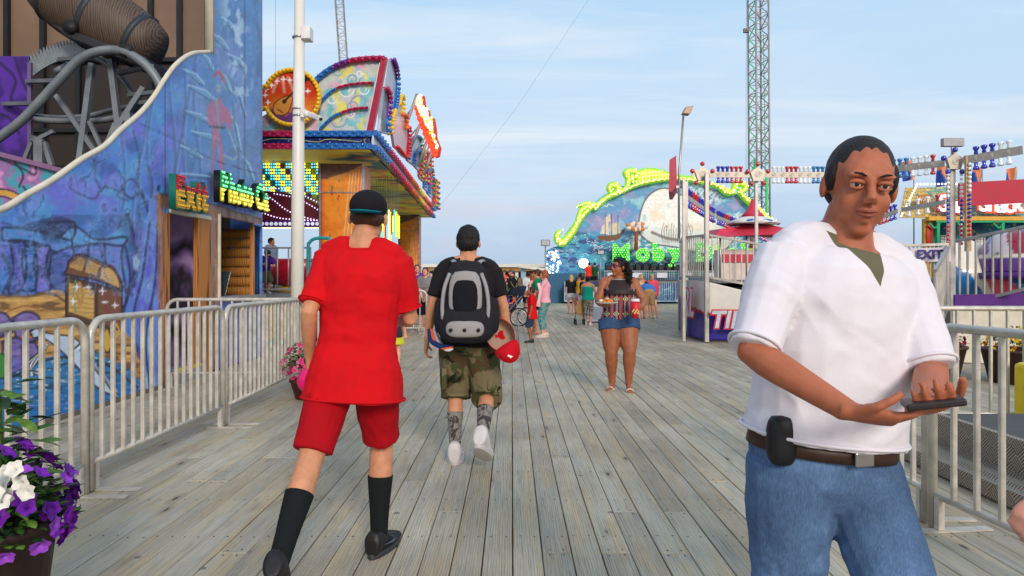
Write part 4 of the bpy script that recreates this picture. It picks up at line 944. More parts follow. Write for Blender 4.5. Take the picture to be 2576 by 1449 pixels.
# ============ BACKDROP: sea themed ride, towers, pavilion ============
YM = 40.
def PM(px, py, d=0.): return W(px, py, YM+d)
mo = thing('whale_ride', 'big arched ride front painted with a white whale, sea and sailing ship, green name letters', 'fairground ride', PM(1660, 700)*1.0)
def mpaint(cv):
    u, v = cv.u, cv.v; w1 = fbm(u/50, v/30, 1)*40; a = fbm((u+w1)/40, v/22, 3); b = fbm((u+w1)/26, v/18, 5)
    cv.c[:] = np.array(lin((86,150,200))); cv.blend((140,140,196), np.clip((a-.5)*7, 0, 1)*.8); cv.blend((140,196,214), np.clip((b-.55)*7, 0, 1)); cv.blend((180,160,200), np.clip((.4-b)*6, 0, 1)*.7)
    sea = np.clip((v-585-8*np.sin(u/40))/14, 0, 1); w2 = fbm(u/30, v/30, 6)*14; s = fbm((u+w2*2)/26, (v+w2)/7, 7)
    cv.blend((48,140,184), sea); cv.blend((30,70,130), sea*np.clip((s-.52)*9, 0, 1)); cv.blend((70,170,190), sea*np.clip((.42-s)*8, 0, 1)*.8)
    r = np.abs(fbm((u+w2*2)/20, (v+w2)/7, 17)-.5); cv.blend((206,226,234), sea*np.clip((.035-r)*40, 0, 1)*np.clip((700-v)/80, .3, 1)); cv.blend((20,80,150), np.clip((v-672)/20, 0, 1)*.6)
    for x, y in ((1540,470),(1560,490),(1525,505),(1530,520)): cv.stroke([(x-14, y-5), (x-4, y), (x, y-6), (x+12, y-2)], 1.4, (226,226,232))
    # spray behind and beside the whale
    for (x, y, rx, ry) in ((1775,490,55,36),(1765,480,35,24),(1860,560,30,30),(1600,610,26,26),(1650,625,60,14),(1830,600,40,20)):
        d = ((u-x)/rx)**2+((v-y)/ry)**2; m = np.clip((1-d)*2, 0, 1); t = fbm(u/5, v/5, 8); cv.blend((200,220,230), m*np.clip((t-.42)*7, 0, 1)); cv.blend((60,120,160), m*np.clip((.42-t)*8, 0, 1)*.7)
    # whale
    P = pl([(1610,590),(1608,550),(1622,505),(1648,480),(1678,474),(1712,490),(1760,510),(1810,545),(1850,590),(1800,640),(1700,622),(1640,612),(1610,590)]); m = cv.fill(P, (236,238,236)); t = fbm(u/20, v/26, 9)
    cv.blend((238,210,170), m*np.clip((t-.6)*6, 0, 1)*.5); cv.blend((150,206,206), m*np.clip((.4-t)*7, 0, 1)*.7); cv.blend((150,170,200), m*np.clip((v-560)/50, 0, 1)*.5); cv.blend((190,150,120), m*np.clip((u-1760)/60, 0, 1)*.3); cv.stroke(P[:80], 2.6, (84,70,90), .9, False)
    for k in range(14): cv.stroke([(1668+k*5, 610), (1664+k*6, 585-(k % 3)*7), (1670+k*5, 560+(k % 4)*6)], 1.2, (110,84,60), .8)
    cv.stroke([(1640,585),(1680,600),(1730,606)], 5, (90,80,80), .8)
    # ship
    cv.fill(pl([(1500,592),(1508,604),(1540,606),(1560,598),(1574,572),(1556,588),(1530,592),(1500,592)]), (110,70,50)); cv.fill([(1514,570),(1530,552),(1532,590),(1510,588)], (216,206,186)); cv.fill([(1534,562),(1556,560),(1560,586),(1536,590)], (206,196,176)); cv.fill([(1520,548),(1534,540),(1536,556),(1520,562)], (216,206,186))
    for x in (1522, 1538, 1554): cv.stroke([(x, 535+abs(x-1530)*.3), (x, 592)], 1.2, (80,50,40), 1, False)
    # breakers at the left end
    s2 = fbm(u/9, v/8, 31); cv.blend((70,130,190), (u < 1440)*(v > 625)*np.clip((s2-.5)*7, 0, 1)*.8)
arch = [(1372,702),(1371,655),(1376,630),(1392,622),(1410,618),(1422,590),(1444,560),(1476,525),(1512,495),(1560,470),(1620,452),(1690,446),(1760,452),(1820,470),(1870,498),(1912,535),(1945,575),(1968,620),(1980,702)]
ar = [tuple(p) for p in arch]
panel('painted_board', mat('whale_paint', vc=True, rough=.45, emit=.06), mo, PM(1371, 702), PM(1981, 702)-PM(1371, 702), (0,0,PM(0,446).z-PM(0,702).z), 420, 180, (1371, 1981), (702, 446), mpaint, hole=lambda u, v: ~Canvas(u, v).inside(ar), thick=.1)
MB().prism([PM(x, y, .4) for x, y in arch], (0, .3, 0)).build('board_frame', mat('frame_grey', (90,96,104), .6), mo)
lime = mat('lime_edge', (130,220,30), .4, emit=.35); lemon = mat('lemon_fill', (226,222,90), .4, emit=.3); pw = lamp('pearl_lit', (255,255,225), 1.5)
def scroll(pts, w, tip=1.):
    P = spline([PM(x, y, -.35) for x, y in pts], 7); n = len(P)
    g = MB().tube(P, [w*.62*(.35+.65*math.sin(PI*min(1, max(0, i/(n-1)))*.93+.12))*1.0+.05 for i in range(n)], 8, sq=.999); g.build('scroll_edge', lime, mo, True)
    g = MB().tube([p+Vector((0, -.16, 0)) for p in P], [max(.03, w*.62*(.35+.65*math.sin(PI*min(1, i/(n-1))*.93+.12))*.72) for i in range(n)], 8); f = g.build('scroll_fill', lemon, mo, True)
    for k, off in enumerate((-.45, .45)):
        for q in along(P, .34): bulb_at(mo, f, q+Vector((off*w*.6, -.16-w*.75, off*w*.6)), .035, pw)
scroll([(1412,582),(1405,585),(1401,596),(1406,608),(1420,606),(1438,586),(1452,562),(1470,538),(1490,520)], .30)
scroll([(1402,602),(1406,612),(1418,614),(1430,600)], .16); scroll([(1450,560),(1462,530),(1482,520),(1502,526)], .22); scroll([(1452,520),(1475,512),(1500,515),(1518,500)], .16)
scroll([(1500,522),(1526,498),(1550,486),(1556,478),(1548,466),(1536,468),(1532,478),(1540,482)], .28); scroll([(1552,488),(1575,472),(1580,450),(1574,436),(1588,430),(1602,436),(1600,448),(1592,446)], .26)
scroll([(1560,486),(1600,466),(1650,454),(1700,450)], .16); scroll([(1700,450),(1760,456),(1810,470),(1850,488)], .16)
for k in range(22):
    x = 1592+k*8.2; h = 16+10*math.sin((k+2)*.27); y = 462-14*math.sin((k+1.)/23*PI)*.95; P = [PM(x, y, -.3), PM(x-2, y-h, -.3)]; mb = MB(); mb.tube(P, [.11, .13], 8); s_ = mb.build('crest_finger', lemon, mo, True); MB().ell(P[1], .13, 8, 6).build('finger_tip', lime, mo, True)
    for q in along(P, .2): bulb_at(mo, s_, q+Vector((0,-.14,0)), .035, pw)
scroll([(1800,462),(1824,484),(1842,482),(1852,462),(1870,464),(1874,476),(1864,482),(1858,474)], .26); scroll([(1856,482),(1880,505),(1905,525),(1925,548)], .24); scroll([(1905,520),(1930,548),(1944,560),(1942,548)], .22)
# name letters
grn = mat('green_neon_letter', (20,190,40), .4, emit=.45); gro = mat('lime_outline', (170,240,40), .4, emit=.7)
bx = PM(0, 668)
lit_word(mo, 'MobyDick', [PM(x, 0).x for x in (1554, 1611, 1652, 1695, 1758, 1793, 1831, 1866)], 1.30, None, None, None, None, None, None) if False else None
for ch, x, sz, by in (('M',1556,1.34,637),('o',1610,1.34,637),('b',1648,1.30,637),('y',1690,1.34,637),('D',1761,1.38,637),('i',1797,1.25,637),('c',1826,1.34,637),('k',1864,1.25,637)):
    lit_word(mo, ch, sz, [0], (PM(x, 0).x, YM-.9, PM(0, by, -.9).z), (1,0,0), (0,0,1), grn, gro, pw, ext=.08, off=(.045 if ch != 'M' else .015), step=.15, br=.022, serif=(.13 if ch not in 'oc' else 0) if ch != 'M' else .09, rimoff=.03)
# small palm-like spouts standing in front of the board
for x, yb in ((1600, 630), (1890, 630)):
    MB().tube([PM(x, yb, -.6), PM(x+1, 580, -.6)], [.12, .09], 8).build('spout_stem', mat('rust_stem', (150,70,40), .6), mo, True)
    mb = MB()
    for k in range(16): a = k*.9; mb.ell(PM(x+math.cos(a)*(8+k), 570+math.sin(a)*7, -.65), (.22,.1,.15), 8, 6, k % 2)
    mb.build('spout_spray', [mat('spray_white', (210,226,232), .5), mat('spray_orange', (214,130,60), .5)], mo, True)
for k in range(46):
    bulb_at(mo, mo.children[0], PM(1374+RNG.uniform(0, 40)*(1-abs(k-20)/60), 632+k*1.6, -.15), .05, tw)
fl = MB().ell(PM(1468, 662, -.4), (.28,.06,.28), 14, 8).build('flood_lens', lamp('flood_lit', (255,240,190), 6), mo, True)
# base of the ride
MB().box((PM(1372,0).x, 39.0, 0), (PM(2010,0).x, 45, PM(0, 688).z)).build('ride_base', mat('base_blue', (40,96,130), .6), mo)
def wpaint(cv):
    u, v = cv.u, cv.v; cv.c[:] = np.array(lin((30,130,170))); r = np.abs(fbm(u/16, v/8, 17)-.5); cv.blend((220,232,240), np.clip((.05-r)*40, 0, 1)); cv.blend((30,80,150), np.clip((fbm(u/20, v/12, 9)-.55)*8, 0, 1)*.8)
Yw = 38.2
for k in range(6):
    a = 1420+k*56; ws = thing('wave_panel', ['leftmost blue wave painted fence panel under the whale ride','second wave painted fence panel from the left','third wave painted fence panel from the left, behind the crowd','fourth wave painted fence panel, behind the woman with the plate','fifth wave painted fence panel, right of the bending man','rightmost wave painted fence panel beside the tilting ride'][k], 'fence panel', W(a+28, 762, Yw), 'wave painted panels')
    panel('painted_sheet', mat('wave_paint', vc=True, rough=.4), ws, W(a, 760, Yw), W(a+54, 760, Yw)-W(a, 760, Yw), (0,0,48/F*Yw), 50, 44, (a, a+54), (760, 712), wpaint)
    mb = MB(); fm = mat('white_rail', (206,214,220), .4, .2); bar_fence(ws, W(a, 762, Yw-.15), W(a+54, 762, Yw-.15), .1, 1.16, 10, fm, .014, .022)
for k in range(5):
    a = 1520+k*62; ws = thing('platform_fence', ['leftmost white fence on the whale ride platform','white platform fence behind the curly haired woman','white platform fence with rounded corners over the bending man','white platform fence just left of the tilting ride','rightmost white platform fence behind the tilting ride rail'][k], 'fence', W(a+30, 716, 38.9), 'white fences on the whale ride platform')
    bar_fence(ws, W(a, 712, 38.9), W(a+58, 712, 38.9), 0, .68, 13, fm, .013, .024); MB().box((W(a+8, 0, 38.8).x, 38.78, HC+(702-699)/F*38.8), (W(a+34, 0, 38.8).x, 38.8, HC+(702-686)/F*38.8)).build('notice', white, ws)
MB().box((PM(1420,0).x, 38.3, HC-(712-702)/F*38.3), (PM(2010,0).x, 39.2, HC-(705-702)/F*38.3)).build('platform_edge', mat('edge_dark', (70,66,60), .6), mo)
sb_ = mat('seat_black', (24,26,30), .4); tqs = mat('turquoise')
gd = thing('ride_gondola', 'long row of black harness seats on a turquoise beam under the green letters', 'ride car', PM(1620, 690, -1.2))
MB().box((PM(1525,0,-1).x, 38.95, HC+(702-684)/F*39), (PM(1990,0,-1).x, 39.1, HC+(702-690)/F*39)).build('beam', tqs, gd)
for k in range(24):
    x = 1530+k*19; c = W(x, 676, 39.2); mb = MB(); mb.box((c.x-.17, 39.1, c.z-.2), (c.x+.17, 39.22, c.z+.22)); mb.tube(spline([(c.x-.17, 39.05, c.z-.1), (c.x-.19, 38.95, c.z+.26), (c.x, 38.95, c.z+.34), (c.x+.19, 38.95, c.z+.26), (c.x+.17, 39.05, c.z-.1)], 4), .035, 6); mb.box((c.x-.18, 38.95, c.z-.24), (c.x+.18, 39.2, c.z-.16)); mb.build('seat', sb_, gd)
for k in range(7): x = W(1540+k*60, 0, 39).x; MB().box((x-.06, 39.2, .2), (x+.06, 39.3, HC+.35)).build('leg', tqs, gd)
# floodlights on poles
def flood(px, pt, pb, D, label, size=.26, lit=False, dark=False, yaw=0):
    b_ = W(px, 0, D); t_ = thing('floodlight', label, 'lamp', (b_.x, D, 0), 'floodlights on poles'); zt_ = W(0, pt, D).z
    MB().tube([(b_.x, D, 0 if pb is None else W(0, pb, D).z), (b_.x, D, zt_-size*.6)], .035, 8).build('pole', stf, t_, True)
    mb = MB(); z = zt_; s = size; mb.prism([(b_.x-s, D-.06, z-s*.7), (b_.x+s, D-.06, z-s*.7), (b_.x+s, D-.1, z+s*.7), (b_.x-s, D-.1, z+s*.7)], (0, .16, .02)); mb.build('lamp_head', mat('lamp_black', (30,30,34), .5) if dark else mat('lamp_grey', (150,150,154), .4, .4), t_, bevel=.02)
    MB().prism([(b_.x-s*.8, D-.085, z-s*.5), (b_.x+s*.8, D-.085, z-s*.5), (b_.x+s*.8, D-.112, z+s*.5), (b_.x-s*.8, D-.112, z+s*.5)], (0, .01, 0)).build('lens', mat('lamp_glass', (190,196,204), .15, spec=.7), t_)
flood(1372, 611, None, 36, 'floodlight on a thin pole at the left end of the whale ride', .24); flood(1511, 635, 712, 37.5, 'small black floodlight on a post behind the woman with the plate', .2, dark=True)
# ticket kiosk on the platform side
# pavilion
pv = thing('pavilion', 'low open pavilion with white roof edge and ochre ceiling, far down the pier', 'building', W(1300, 700, 50))
wr = mat('white_paint', (222,220,214), .5); och = mat('ochre_ceiling', (170,128,70), .6)
a = W(1060, 0, 50).x; b_ = W(1376, 0, 50).x
MB().box((a, 50, W(0,672,50).z), (b_, 66, W(0,664,50).z)).build('roof_edge', wr, pv); MB().box((a+.2, 50.2, W(0,682,50).z), (b_, 65, W(0,672,50).z-.003)).build('soffit', och, pv)
MB().box((a+.2, 62, 0), (b_, 62.3, W(0,672,50).z)).build('back_wall', mat('pav_brown', (120,84,52), .7), pv)
for x in (1240, 1300, 1366): xx = W(x, 0, 50.5).x; MB().box((xx-.12, 50.4, 0), (xx+.12, 50.64, W(0,680,50).z)).build('post', wr, pv)
MB().box((a+.3, 58, 0), (b_-.2, 58.2, .95)).build('low_wall', mat('pav_white_wall', (190,200,214), .6), pv)
kb = thing('booth', 'small white and pale blue booth with a sloping roof and an orange inside', 'booth', W(1340, 740, 40))
x0, x1 = W(1311, 0, 40).x, W(1371, 0, 40).x
MB().prism([(x0-.15, 39.6, W(0,668,40).z), (x0-.15, 39.6, W(0,673,40).z), (x1+.3, 39.6, W(0,684,40).z), (x1+.3, 39.6, W(0,676,40).z)], (0, 3.5, 0)).build('roof', wr, kb)
MB().box((x0, 40, 0), (x0+.28, 40.2, W(0,674,40).z)).build('corner_post', mat('pale_blue', (150,190,214), .5), kb); MB().box((x0+.281, 41.8, 0), (x1, 42, W(0,680,40).z)).build('back_wall', mat('booth_orange', (196,130,74), .6), kb); MB().box((x0-.004, 40.2, 0), (x0+.1, 42, W(0,676,40).z)).build('side_wall', mat('pale_blue'), kb); MB().box((x1-.1, 40, 0), (x1, 42, W(0,682,40).z)).build('side_wall', wr, kb)
# ---- lattice towers --------------------------------------------------------
def tower(root, base, top, w, n, m, mg=None, gfrom=1., r=.06, rot=.3):
    base = Vector(base); top = Vector(top); L = top-base; cs = []
    for q in range(4): a = rot+q*PI/2+PI/4; cs.append(Vector((math.cos(a), math.sin(a), 0))*w*.707)
    for q, c in enumerate(cs): MB().tube([base+c, top+c], r, 6).build('leg', m, root, True)
    for q in range(4):
        mb = MB(); mg_ = MB()
        for i in range(n):
            a, b2 = cs[q], cs[(q+1) % 4]; p = base+L*(i/n); p2 = base+L*((i+1)/n)
            t = mg_ if (mg and i/n < gfrom and q in (1,)) else mb
            t.beam(p+(a if i % 2 else b2), p2+(b2 if i % 2 else a), r*.8); mb.beam(p+a, p+b2, r*.7)
        if mb.v: mb.build('bracing', m, root)
        if mg_.v: mg_.build('lit_bracing', mg, root)
tgm = mat('tower_grey', (160,156,154), .5, .3)
rt = thing('sling_tower', 'tall grey lattice tower with green lights at the right, rising out of frame', 'tower', W(1912, 702, 46)*1.0)
bx_ = W(1912, 0, 46).x
grl = mat('green_lit', (60,190,100), .4, emit=.3)
tower(rt, (bx_, 46, 0), (bx_-.15, 46, 23), .95, 30, tgm, grl, 1.1, .062, .22)
MB().tube([(bx_+.36, 45.6, 3), (bx_+.3, 45.6, 8.5)], .09, 8).build('light_tube', grl, rt, True); MB().tube([(bx_-.2, 46.3, 4), (bx_-.25, 46.3, 9.5)], .08, 8).build('light_tube', grl, rt, True); MB().tube([(bx_+.52, 46.3, 5), (bx_+.35, 46.3, 18)], .03, 6).build('light_tube', grl, rt, True)
MB().tube([(W(1876,0,45.5).x, 45.5, 0), (W(1878,0,45.5).x, 45.5, 23)], .012, 5).build('hoist_cable', mat('wire_dark', (110,112,118), .6), rt); MB().box((W(1875,0,45.5).x-.12, 45.4, W(0,82,45.5).z), (W(1881,0,45.5).x+.06, 45.6, W(0,72,45.5).z)).build('pulley', sb_, rt)
lt_ = thing('far_tower', 'thin grey lattice tower leaning above the music ride crest', 'tower', W(872, 702, 62))
tower(lt_, (W(905,0,62).x, 62, 0), (W(852,0,62).x, 62, 27.5), .7, 42, tgm, None, 1, .045, .1)
cb_ = thing('cable', 'thin stay cable slanting down across the sky in the middle', 'cable', W(1085, 545, 41)); MB().tube([W(1500,-30,41), W(1300,270,41), W(1200,400,41), W(1130,490,41), W(1085,545,41)], .006, 5).build('wire', mat('wire_dark'), cb_)
cb_ = thing('cable', 'thin cable hanging straight down left of the white pole', 'cable', W(693, 170, 40)); MB().tube([W(693,-20,40), W(693,330,40)], .01, 5).build('wire', mat('wire_dark'), cb_)
# ============ TILTING RIDE (right) ============
tl = thing('tilting_ride', 'tilting ride platform with white and dark blue lettered skirting and grey railings', 'fairground ride', (6, 15, 0))
alu = mat('alu_rail', (176,172,168), .38, .6, var=.2, scale=5)
ZT = 3.65
def skp(cv):
    u, v = cv.u, cv.v; cv.c[:] = np.array(lin((214,210,204))); e = .62+.0*u; top = .80-.17*(u-.0)
    cv.blend((196,26,60), (v < top)*1.); cv.blend((40,30,140), (v < top-.06)*1.); cv.blend((54,46,160), (v < top-.06)*np.clip((u*1.2-v-.1)*3, 0, 1)*(u < .7)*.5)
    cv.fill([(.0,.62),(-.02,1.3),(.1,1.3),(.16,.8)], (160,184,214), .8)
skm = mat('skirt_paint', vc=True, rough=.35, var=.08)
A0 = Vector((4.45, 18.1, 0)); B0 = Vector((4.05, 16.0, 0)); C0 = Vector((4.2, 14.8, 0)); E0 = Vector((6.9, 14.3, 0))
def skirt(p, q, z0, z1, z2, u0, u1, nm='skirt'):
    p = Vector(p); q = Vector(q); P = np.zeros((40, 50, 3)); UV = np.zeros((40, 50, 2))
    for j in range(50):
        t = j/49; b_ = p+(q-p)*t; zt = z1+(z2-z1)*t
        for i in range(40): z = z0+(zt-z0)*i/39; P[i, j] = (b_.x, b_.y, z); UV[i, j] = (u0+(u1-u0)*t, z)
    return grid(nm, skm, tl, P, UV, skp, None, .02, False)
skirt(B0+Vector((.06,0,0)), C0+Vector((0,.06,0)), .06, 1.36, 1.34, 0, .8); skirt(C0+Vector((.05,0,0)), E0, .06, 1.32, .64, .8, 2.4); skirt(A0, B0+Vector((.03,.1,0)), .06, 1.36, 1.36, -1, 0)
sil = mat('letter_silver', (196,202,216), .35, .3); rdl = mat('letter_red_edge', (206,40,60), .4)
def slant(s_, loc, X, size, sx, sy):
    Xv = Vector(X).normalized(); Z = Vector((-Xv.y*-1, 0, 0)); out = Xv.cross(Vector((0,0,1)))
    up = (Vector((0,0,1))+Xv*.18)
    a = text_mesh(s_, size, .004, .012); b_ = text_mesh(s_, size, .002, .035)
    for me, m, o_ in ((b_, rdl, .012), (a, sil, .022)):
        L = Vector(loc)+out*o_; M = Matrix(((Xv.x*sx, up.x*sy, out.x, L.x), (Xv.y*sx, up.y*sy, out.y, L.y), (Xv.z*sx, up.z*sy, out.z, L.z), (0,0,0,1))); me.transform(M); link('lettering', me, m, tl)
slant('RL', W(1736, 765, 15.4)+Vector((-.02,-.02,0)), (C0-B0), .5, 1.1, 1.7); slant('TILT', W(1845, 806, 14.5)+Vector((0,-.03,0)), (E0-C0), .42, 1.15, 1.2)
for p, h, w in ((A0, 1.36, .09), (B0+Vector((-.04,-.05,0)), 2.36, .09), (C0+Vector((0,-.07,0)), ZT, .09)):
    MB().box((p.x-w/2, p.y-w/2, 0.02), (p.x+w/2, p.y+w/2, h)).build('post', alu, tl, bevel=.01)
def rail_seg(p, q, z0a, z1a, z0b, z1b, n, root=tl, r=.014):
    p = Vector(p); q = Vector(q); U = Vector((0,0,1))
    MB().beam(p+U*z1a, q+U*z1b, .05, .05).build('rail', alu, root, bevel=.005); MB().beam(p+U*z0a, q+U*z0b, .045, .05).build('rail', alu, root)
    for i in range(n):
        t = (i+.5)/n; b_ = p+(q-p)*t; MB().beam(b_+U*(z0a+(z0b-z0a)*t), b_+U*(z1a+(z1b-z1a)*t), r*1.5).build('rail_bar', alu, root)
rail_seg(B0, C0, 1.44, 2.36, 1.42, 2.33, 10); rail_seg(C0+Vector((.08,0,0)), E0, 1.42, 2.33, .9, 1.8, 22); rail_seg(A0, B0, 1.46, 2.37, 1.44, 2.36, 14)
MB().prism([(4.2,15,1.30),(9.5,14.9,1.30),(14,20,1.30),(12,30,1.30),(8.2,28,1.30),(4.6,18.1,1.30)], (0,0,.06)).build('deck', mat('tilt_deck', (120,118,124), .5, .3), tl)
MB().prism([(4.3,15.3,.1),(9.2,15.2,.1),(13.5,20,.1),(12,29,.1),(8.3,27,.1),(4.7,18.0,.1)], (0,0,1.1)).build('under_frame', mat('under_dark', (40,38,48), .7), tl)
MB().prism([(E0.x,E0.y,.0),(C0.x,C0.y+.1,0),(C0.x,C0.y+.1,1.3),(E0.x,E0.y,.6)], (.1, 1.2, 0)).build('ramp', mat('tilt_deck'), tl)
# light ring on posts
def plate_run(root, nodes_, groups, per=3, hgt=.13, dy=0., scale=1., spacing=.155):
    cup = {}
    def cupmesh(m):
        if m.name not in cup:
            mb = MB(); mb.lathe((0,0,0), [(.018,0),(.03,.01),(.022,.045),(.04,.075),(.046,.1),(.03,.112),(.0,.114)], 8); me = mb.mesh('cup'); me.polygons.foreach_set('use_smooth', [True]*len(me.polygons)); me.materials.append(m); cup[m.name] = me
        return cup[m.name]
    g = 0
    for a, b_ in zip(nodes_, nodes_[1:]):
        a = Vector(a); b_ = Vector(b_); d = (b_-a); L = d.length; dn = d.normalized(); pl_ = MB().beam(a+dn*.16, b_-dn*.16, .03, hgt).build('light_beam', mat('beam_plate', (180,172,160), .4, .5, var=.3, scale=2), root)
        for k in range(2): 
            off = Vector((0,.0,hgt/2*(1 if k else -1)))
        n = int((L-.5)/spacing); k3 = 0
        for i in range(n):
            p = a+dn*(.3+(L-.6)*(i+.5)/n); m = groups[(g+i//per) % len(groups)]
            for sgn in (1, -1):
                o = bpy.data.objects.new('bulb', cupmesh(m)); COL.objects.link(o); o.parent = pl_; o.location = p+Vector((0,0,sgn*hgt/2))-ORG[root.name]; o.scale = (scale, scale, scale*sgn)
            if i % 2 == 0:   # spiral engraved on the plate
                sp_ = [p+Vector((math.cos(q*.9)*.055*(1-q/16), -.022, math.sin(q*.9)*.045*(1-q/16))) for q in range(14)]; MB().tube(sp_, .004, 4).build('spiral_mark', mat('spiral_white', (226,222,214), .4), pl_)
        g += n//per+1
def node(root, p, m, r=.17):
    p = Vector(p); pts = [p+Vector((math.sin(k*2*PI/5)*r, -.05, math.cos(k*2*PI/5)*r)) for k in range(5)]
    nd = MB().prism(pts, (0, .08, 0)).build('node_plate', mat('beam_plate'), root); sp_ = [p+Vector((math.cos(q*.8)*.085*(1-q/20), -.056, math.sin(q*.8)*.075*(1-q/20))) for q in range(18)]; MB().tube(sp_, .006, 4).build('spiral_mark', mat('spiral_white', (226,222,214), .4), nd)
    for k in range(5):
        q = p+Vector((math.sin(k*2*PI/5)*(r+.06), -.03, math.cos(k*2*PI/5)*(r+.06))); bulb_at(root, nd, q, .052, m)
blu = mat('cup_blue', (30,30,180), .12, spec=.8, coat=.8, var=0, bump=0); rdc = mat('cup_red', (196,20,34), .12, spec=.8, coat=.8, var=0, bump=0); clr = mat('cup_clear', (222,232,236), .1, spec=.8, coat=.8, var=0, bump=0, emit=.1); cyc = mat('cup_cyan', (10,120,190), .12, spec=.8, coat=.8, var=0, bump=0)
lr = thing('light_ring', 'long line of blue, red and clear cup lights on a beam over thin posts', 'lights', (9, 14, 0))
N = [W(1722, 440, 14.9), W(1766, 439, 14.9), W(1905, 440, 14.8), W(2112, 440, 14.6), W(2400, 408, 13.0), W(2600, 372, 12.0)]
plate_run(lr, N[:4], [blu, rdc, blu, clr, rdc, clr, cyc, clr, rdc, cyc, clr, rdc], 3, .12, scale=1.1, spacing=.10); plate_run(lr, N[3:5], [rdc, blu, cyc, clr], 3, .13, scale=1.15, spacing=.12); plate_run(lr, N[4:], [blu, clr, rdc, blu, rdc], 3, .15, scale=1.3, spacing=.15)
for p, m in zip(N[1:-1], (rdc, rdc, rdc, blu)): node(lr, p, m)
for p, zb_ in ((N[0], 0.02), (N[2], .6), (N[3], .6), (N[4], 0.02)):
    w = .06 if p is not N[4] else .10; MB().box((p.x-w/2, p.y+.03, zb_), (p.x+w/2, p.y+.03+w, ZT-.05)).build('post', alu, lr)
MB().box((W(1727,0,17.6).x-.04, 17.6, 1.3), (W(1727,0,17.6).x+.04, 17.7, 3.9)).build('post', alu, lr)
N2 = [W(1716, 488, 18.), W(1800, 545, 24.5), W(1945, 603, 39.)]; plate_run(lr, N2, [blu, rdc, blu, rdc], 3, .14, spacing=.42, scale=1.7)
plate_run(lr, [W(1945,603,38.), W(2110, 588, 33), W(2262, 529, 22.5), W(2388, 506, 19.9)], [rdc, blu, clr], 3, .14, spacing=.5, scale=1.7)
p4_ = N[4]; mcol = [clr]*7+[blu]*6+[rdc]*5
vp = [MB().box((p4_.x-.13, p4_.y-.0, 1.9), (p4_.x-.09, p4_.y+.03, ZT)).build('light_strip', alu, lr), MB().box((W(2437,0,12.8).x-.05, 12.8, 1.9), (W(2437,0,12.8).x+.05, 12.85, ZT+.05)).build('light_strip', mat('wood_tan', (196,160,120), .5), lr)]
for k, m in enumerate(mcol):
    z = ZT-.2-k*.082
    bulb_at(lr, vp[0], (p4_.x-.13, p4_.y-.03, z), .032, m); bulb_at(lr, vp[0], (p4_.x+.14, p4_.y-.0, z), .032, m); bulb_at(lr, vp[1], (W(2437,0,12.8).x, 12.77, z+.08), .032, m)
MB().box((p4_.x-.2, p4_.y, ZT+.26), (p4_.x+.2, p4_.y+.1, ZT+.42)).build('flood_head', mat('lamp_grey', (150,150,154), .4, .4), lr, bevel=.01); MB().box((p4_.x-.02, p4_.y+.03, ZT+.1), (p4_.x+.02, p4_.y+.07, ZT+.27)).build('flood_stem', alu, lr)
# tilting cars
def shell(name, label, c, r, m_list, rot):
    t = thing('tilting_car', label, 'ride car', c, 'rounded cars of the tilting ride'); R_, Cn = 40, 60; P = np.zeros((R_, Cn, 3)); UV = np.zeros((R_, Cn, 2))
    for i in range(R_):
        for j in range(Cn):
            th = PI*.5*i/(R_-1)*1.15; a = -PI*.62+PI*1.24*j/(Cn-1)
            v = Vector((r*math.cos(th*.85)*math.sin(a), -r*math.cos(th*.85)*math.cos(a)*.9+.25*r, r*1.05*math.sin(th)*.95)); v = Matrix.Rotation(rot, 3, 'Z') @ v
            P[i, j] = Vector(c)+v; UV[i, j] = (j/(Cn-1), i/(R_-1))
    def pt(cv):
        u, v = cv.u, cv.v; w = (u*3+v*.8) if m_list[1][0] < 190 else v*2.1; k = np.floor(w*2.2).astype(int) % 3
        for q in range(3): cv.blend(m_list[q], (k == q)*1.)
        cv.blend(m_list[3], (v < .18)*1.); cv.blend((220,214,204), ((v > .2) & (v < .24))*1.)
    o = grid('car_shell', mat('car_paint', vc=True, rough=.25, coat=.5, var=.06), t, P, UV, pt, None, .05)
    MB().lathe((c[0], c[1], c[2]-.12), [(.3,0),(r*1.02,0),(r*1.05,.12),(.3,.14)], 28).build('car_base', mat('car_base_purple', (90,40,130), .35), t, True)
    MB().tube([(Matrix.Rotation(rot, 3, 'Z') @ Vector((-r*.7, -r*.35+.0, r*.45)))+Vector(c), (Matrix.Rotation(rot, 3, 'Z') @ Vector((r*.7, -r*.35, r*.45)))+Vector(c)], .03, 8).build('lap_bar', alu, t, True)
tc2 = thing('tilting_car', 'sloping ride car side with white, blue and pink slashes behind the right railing', 'ride car', W(2490, 700, 13.6), 'rounded cars of the tilting ride')
def slash(cv):
    u, v = cv.u, cv.v; cv.c[:] = np.array(lin((232,224,210)))
    cv.fill([(2390,665),(2440,690),(2480,745),(2470,775),(2380,775)], (14,110,180)); cv.fill([(2478,652),(2500,662),(2640,790),(2640,830),(2500,745),(2470,690)], (232,70,104)); cv.fill([(2505,660),(2570,690),(2640,760),(2640,800),(2560,730)], (14,110,180)); cv.fill([(2500,650),(2590,690),(2700,760),(2700,730),(2590,672),(2510,642)], (226,60,96), 1)
    cv.fill([(2380,748),(2470,742),(2530,733),(2700,800),(2700,860),(2380,790)], (96,34,140)); 
    for k in range(9): cv.stroke([(2420+k*5, 752+(k % 2)), (2423+k*5, 757)], 1.1, (206,190,160), .9, False); cv.stroke([(2424+k*4, 761), (2426+k*4, 765)], .9, (206,190,160), .8, False)
R_, Cn = 60, 90; P = np.zeros((R_, Cn, 3)); UV = np.zeros((R_, Cn, 2))
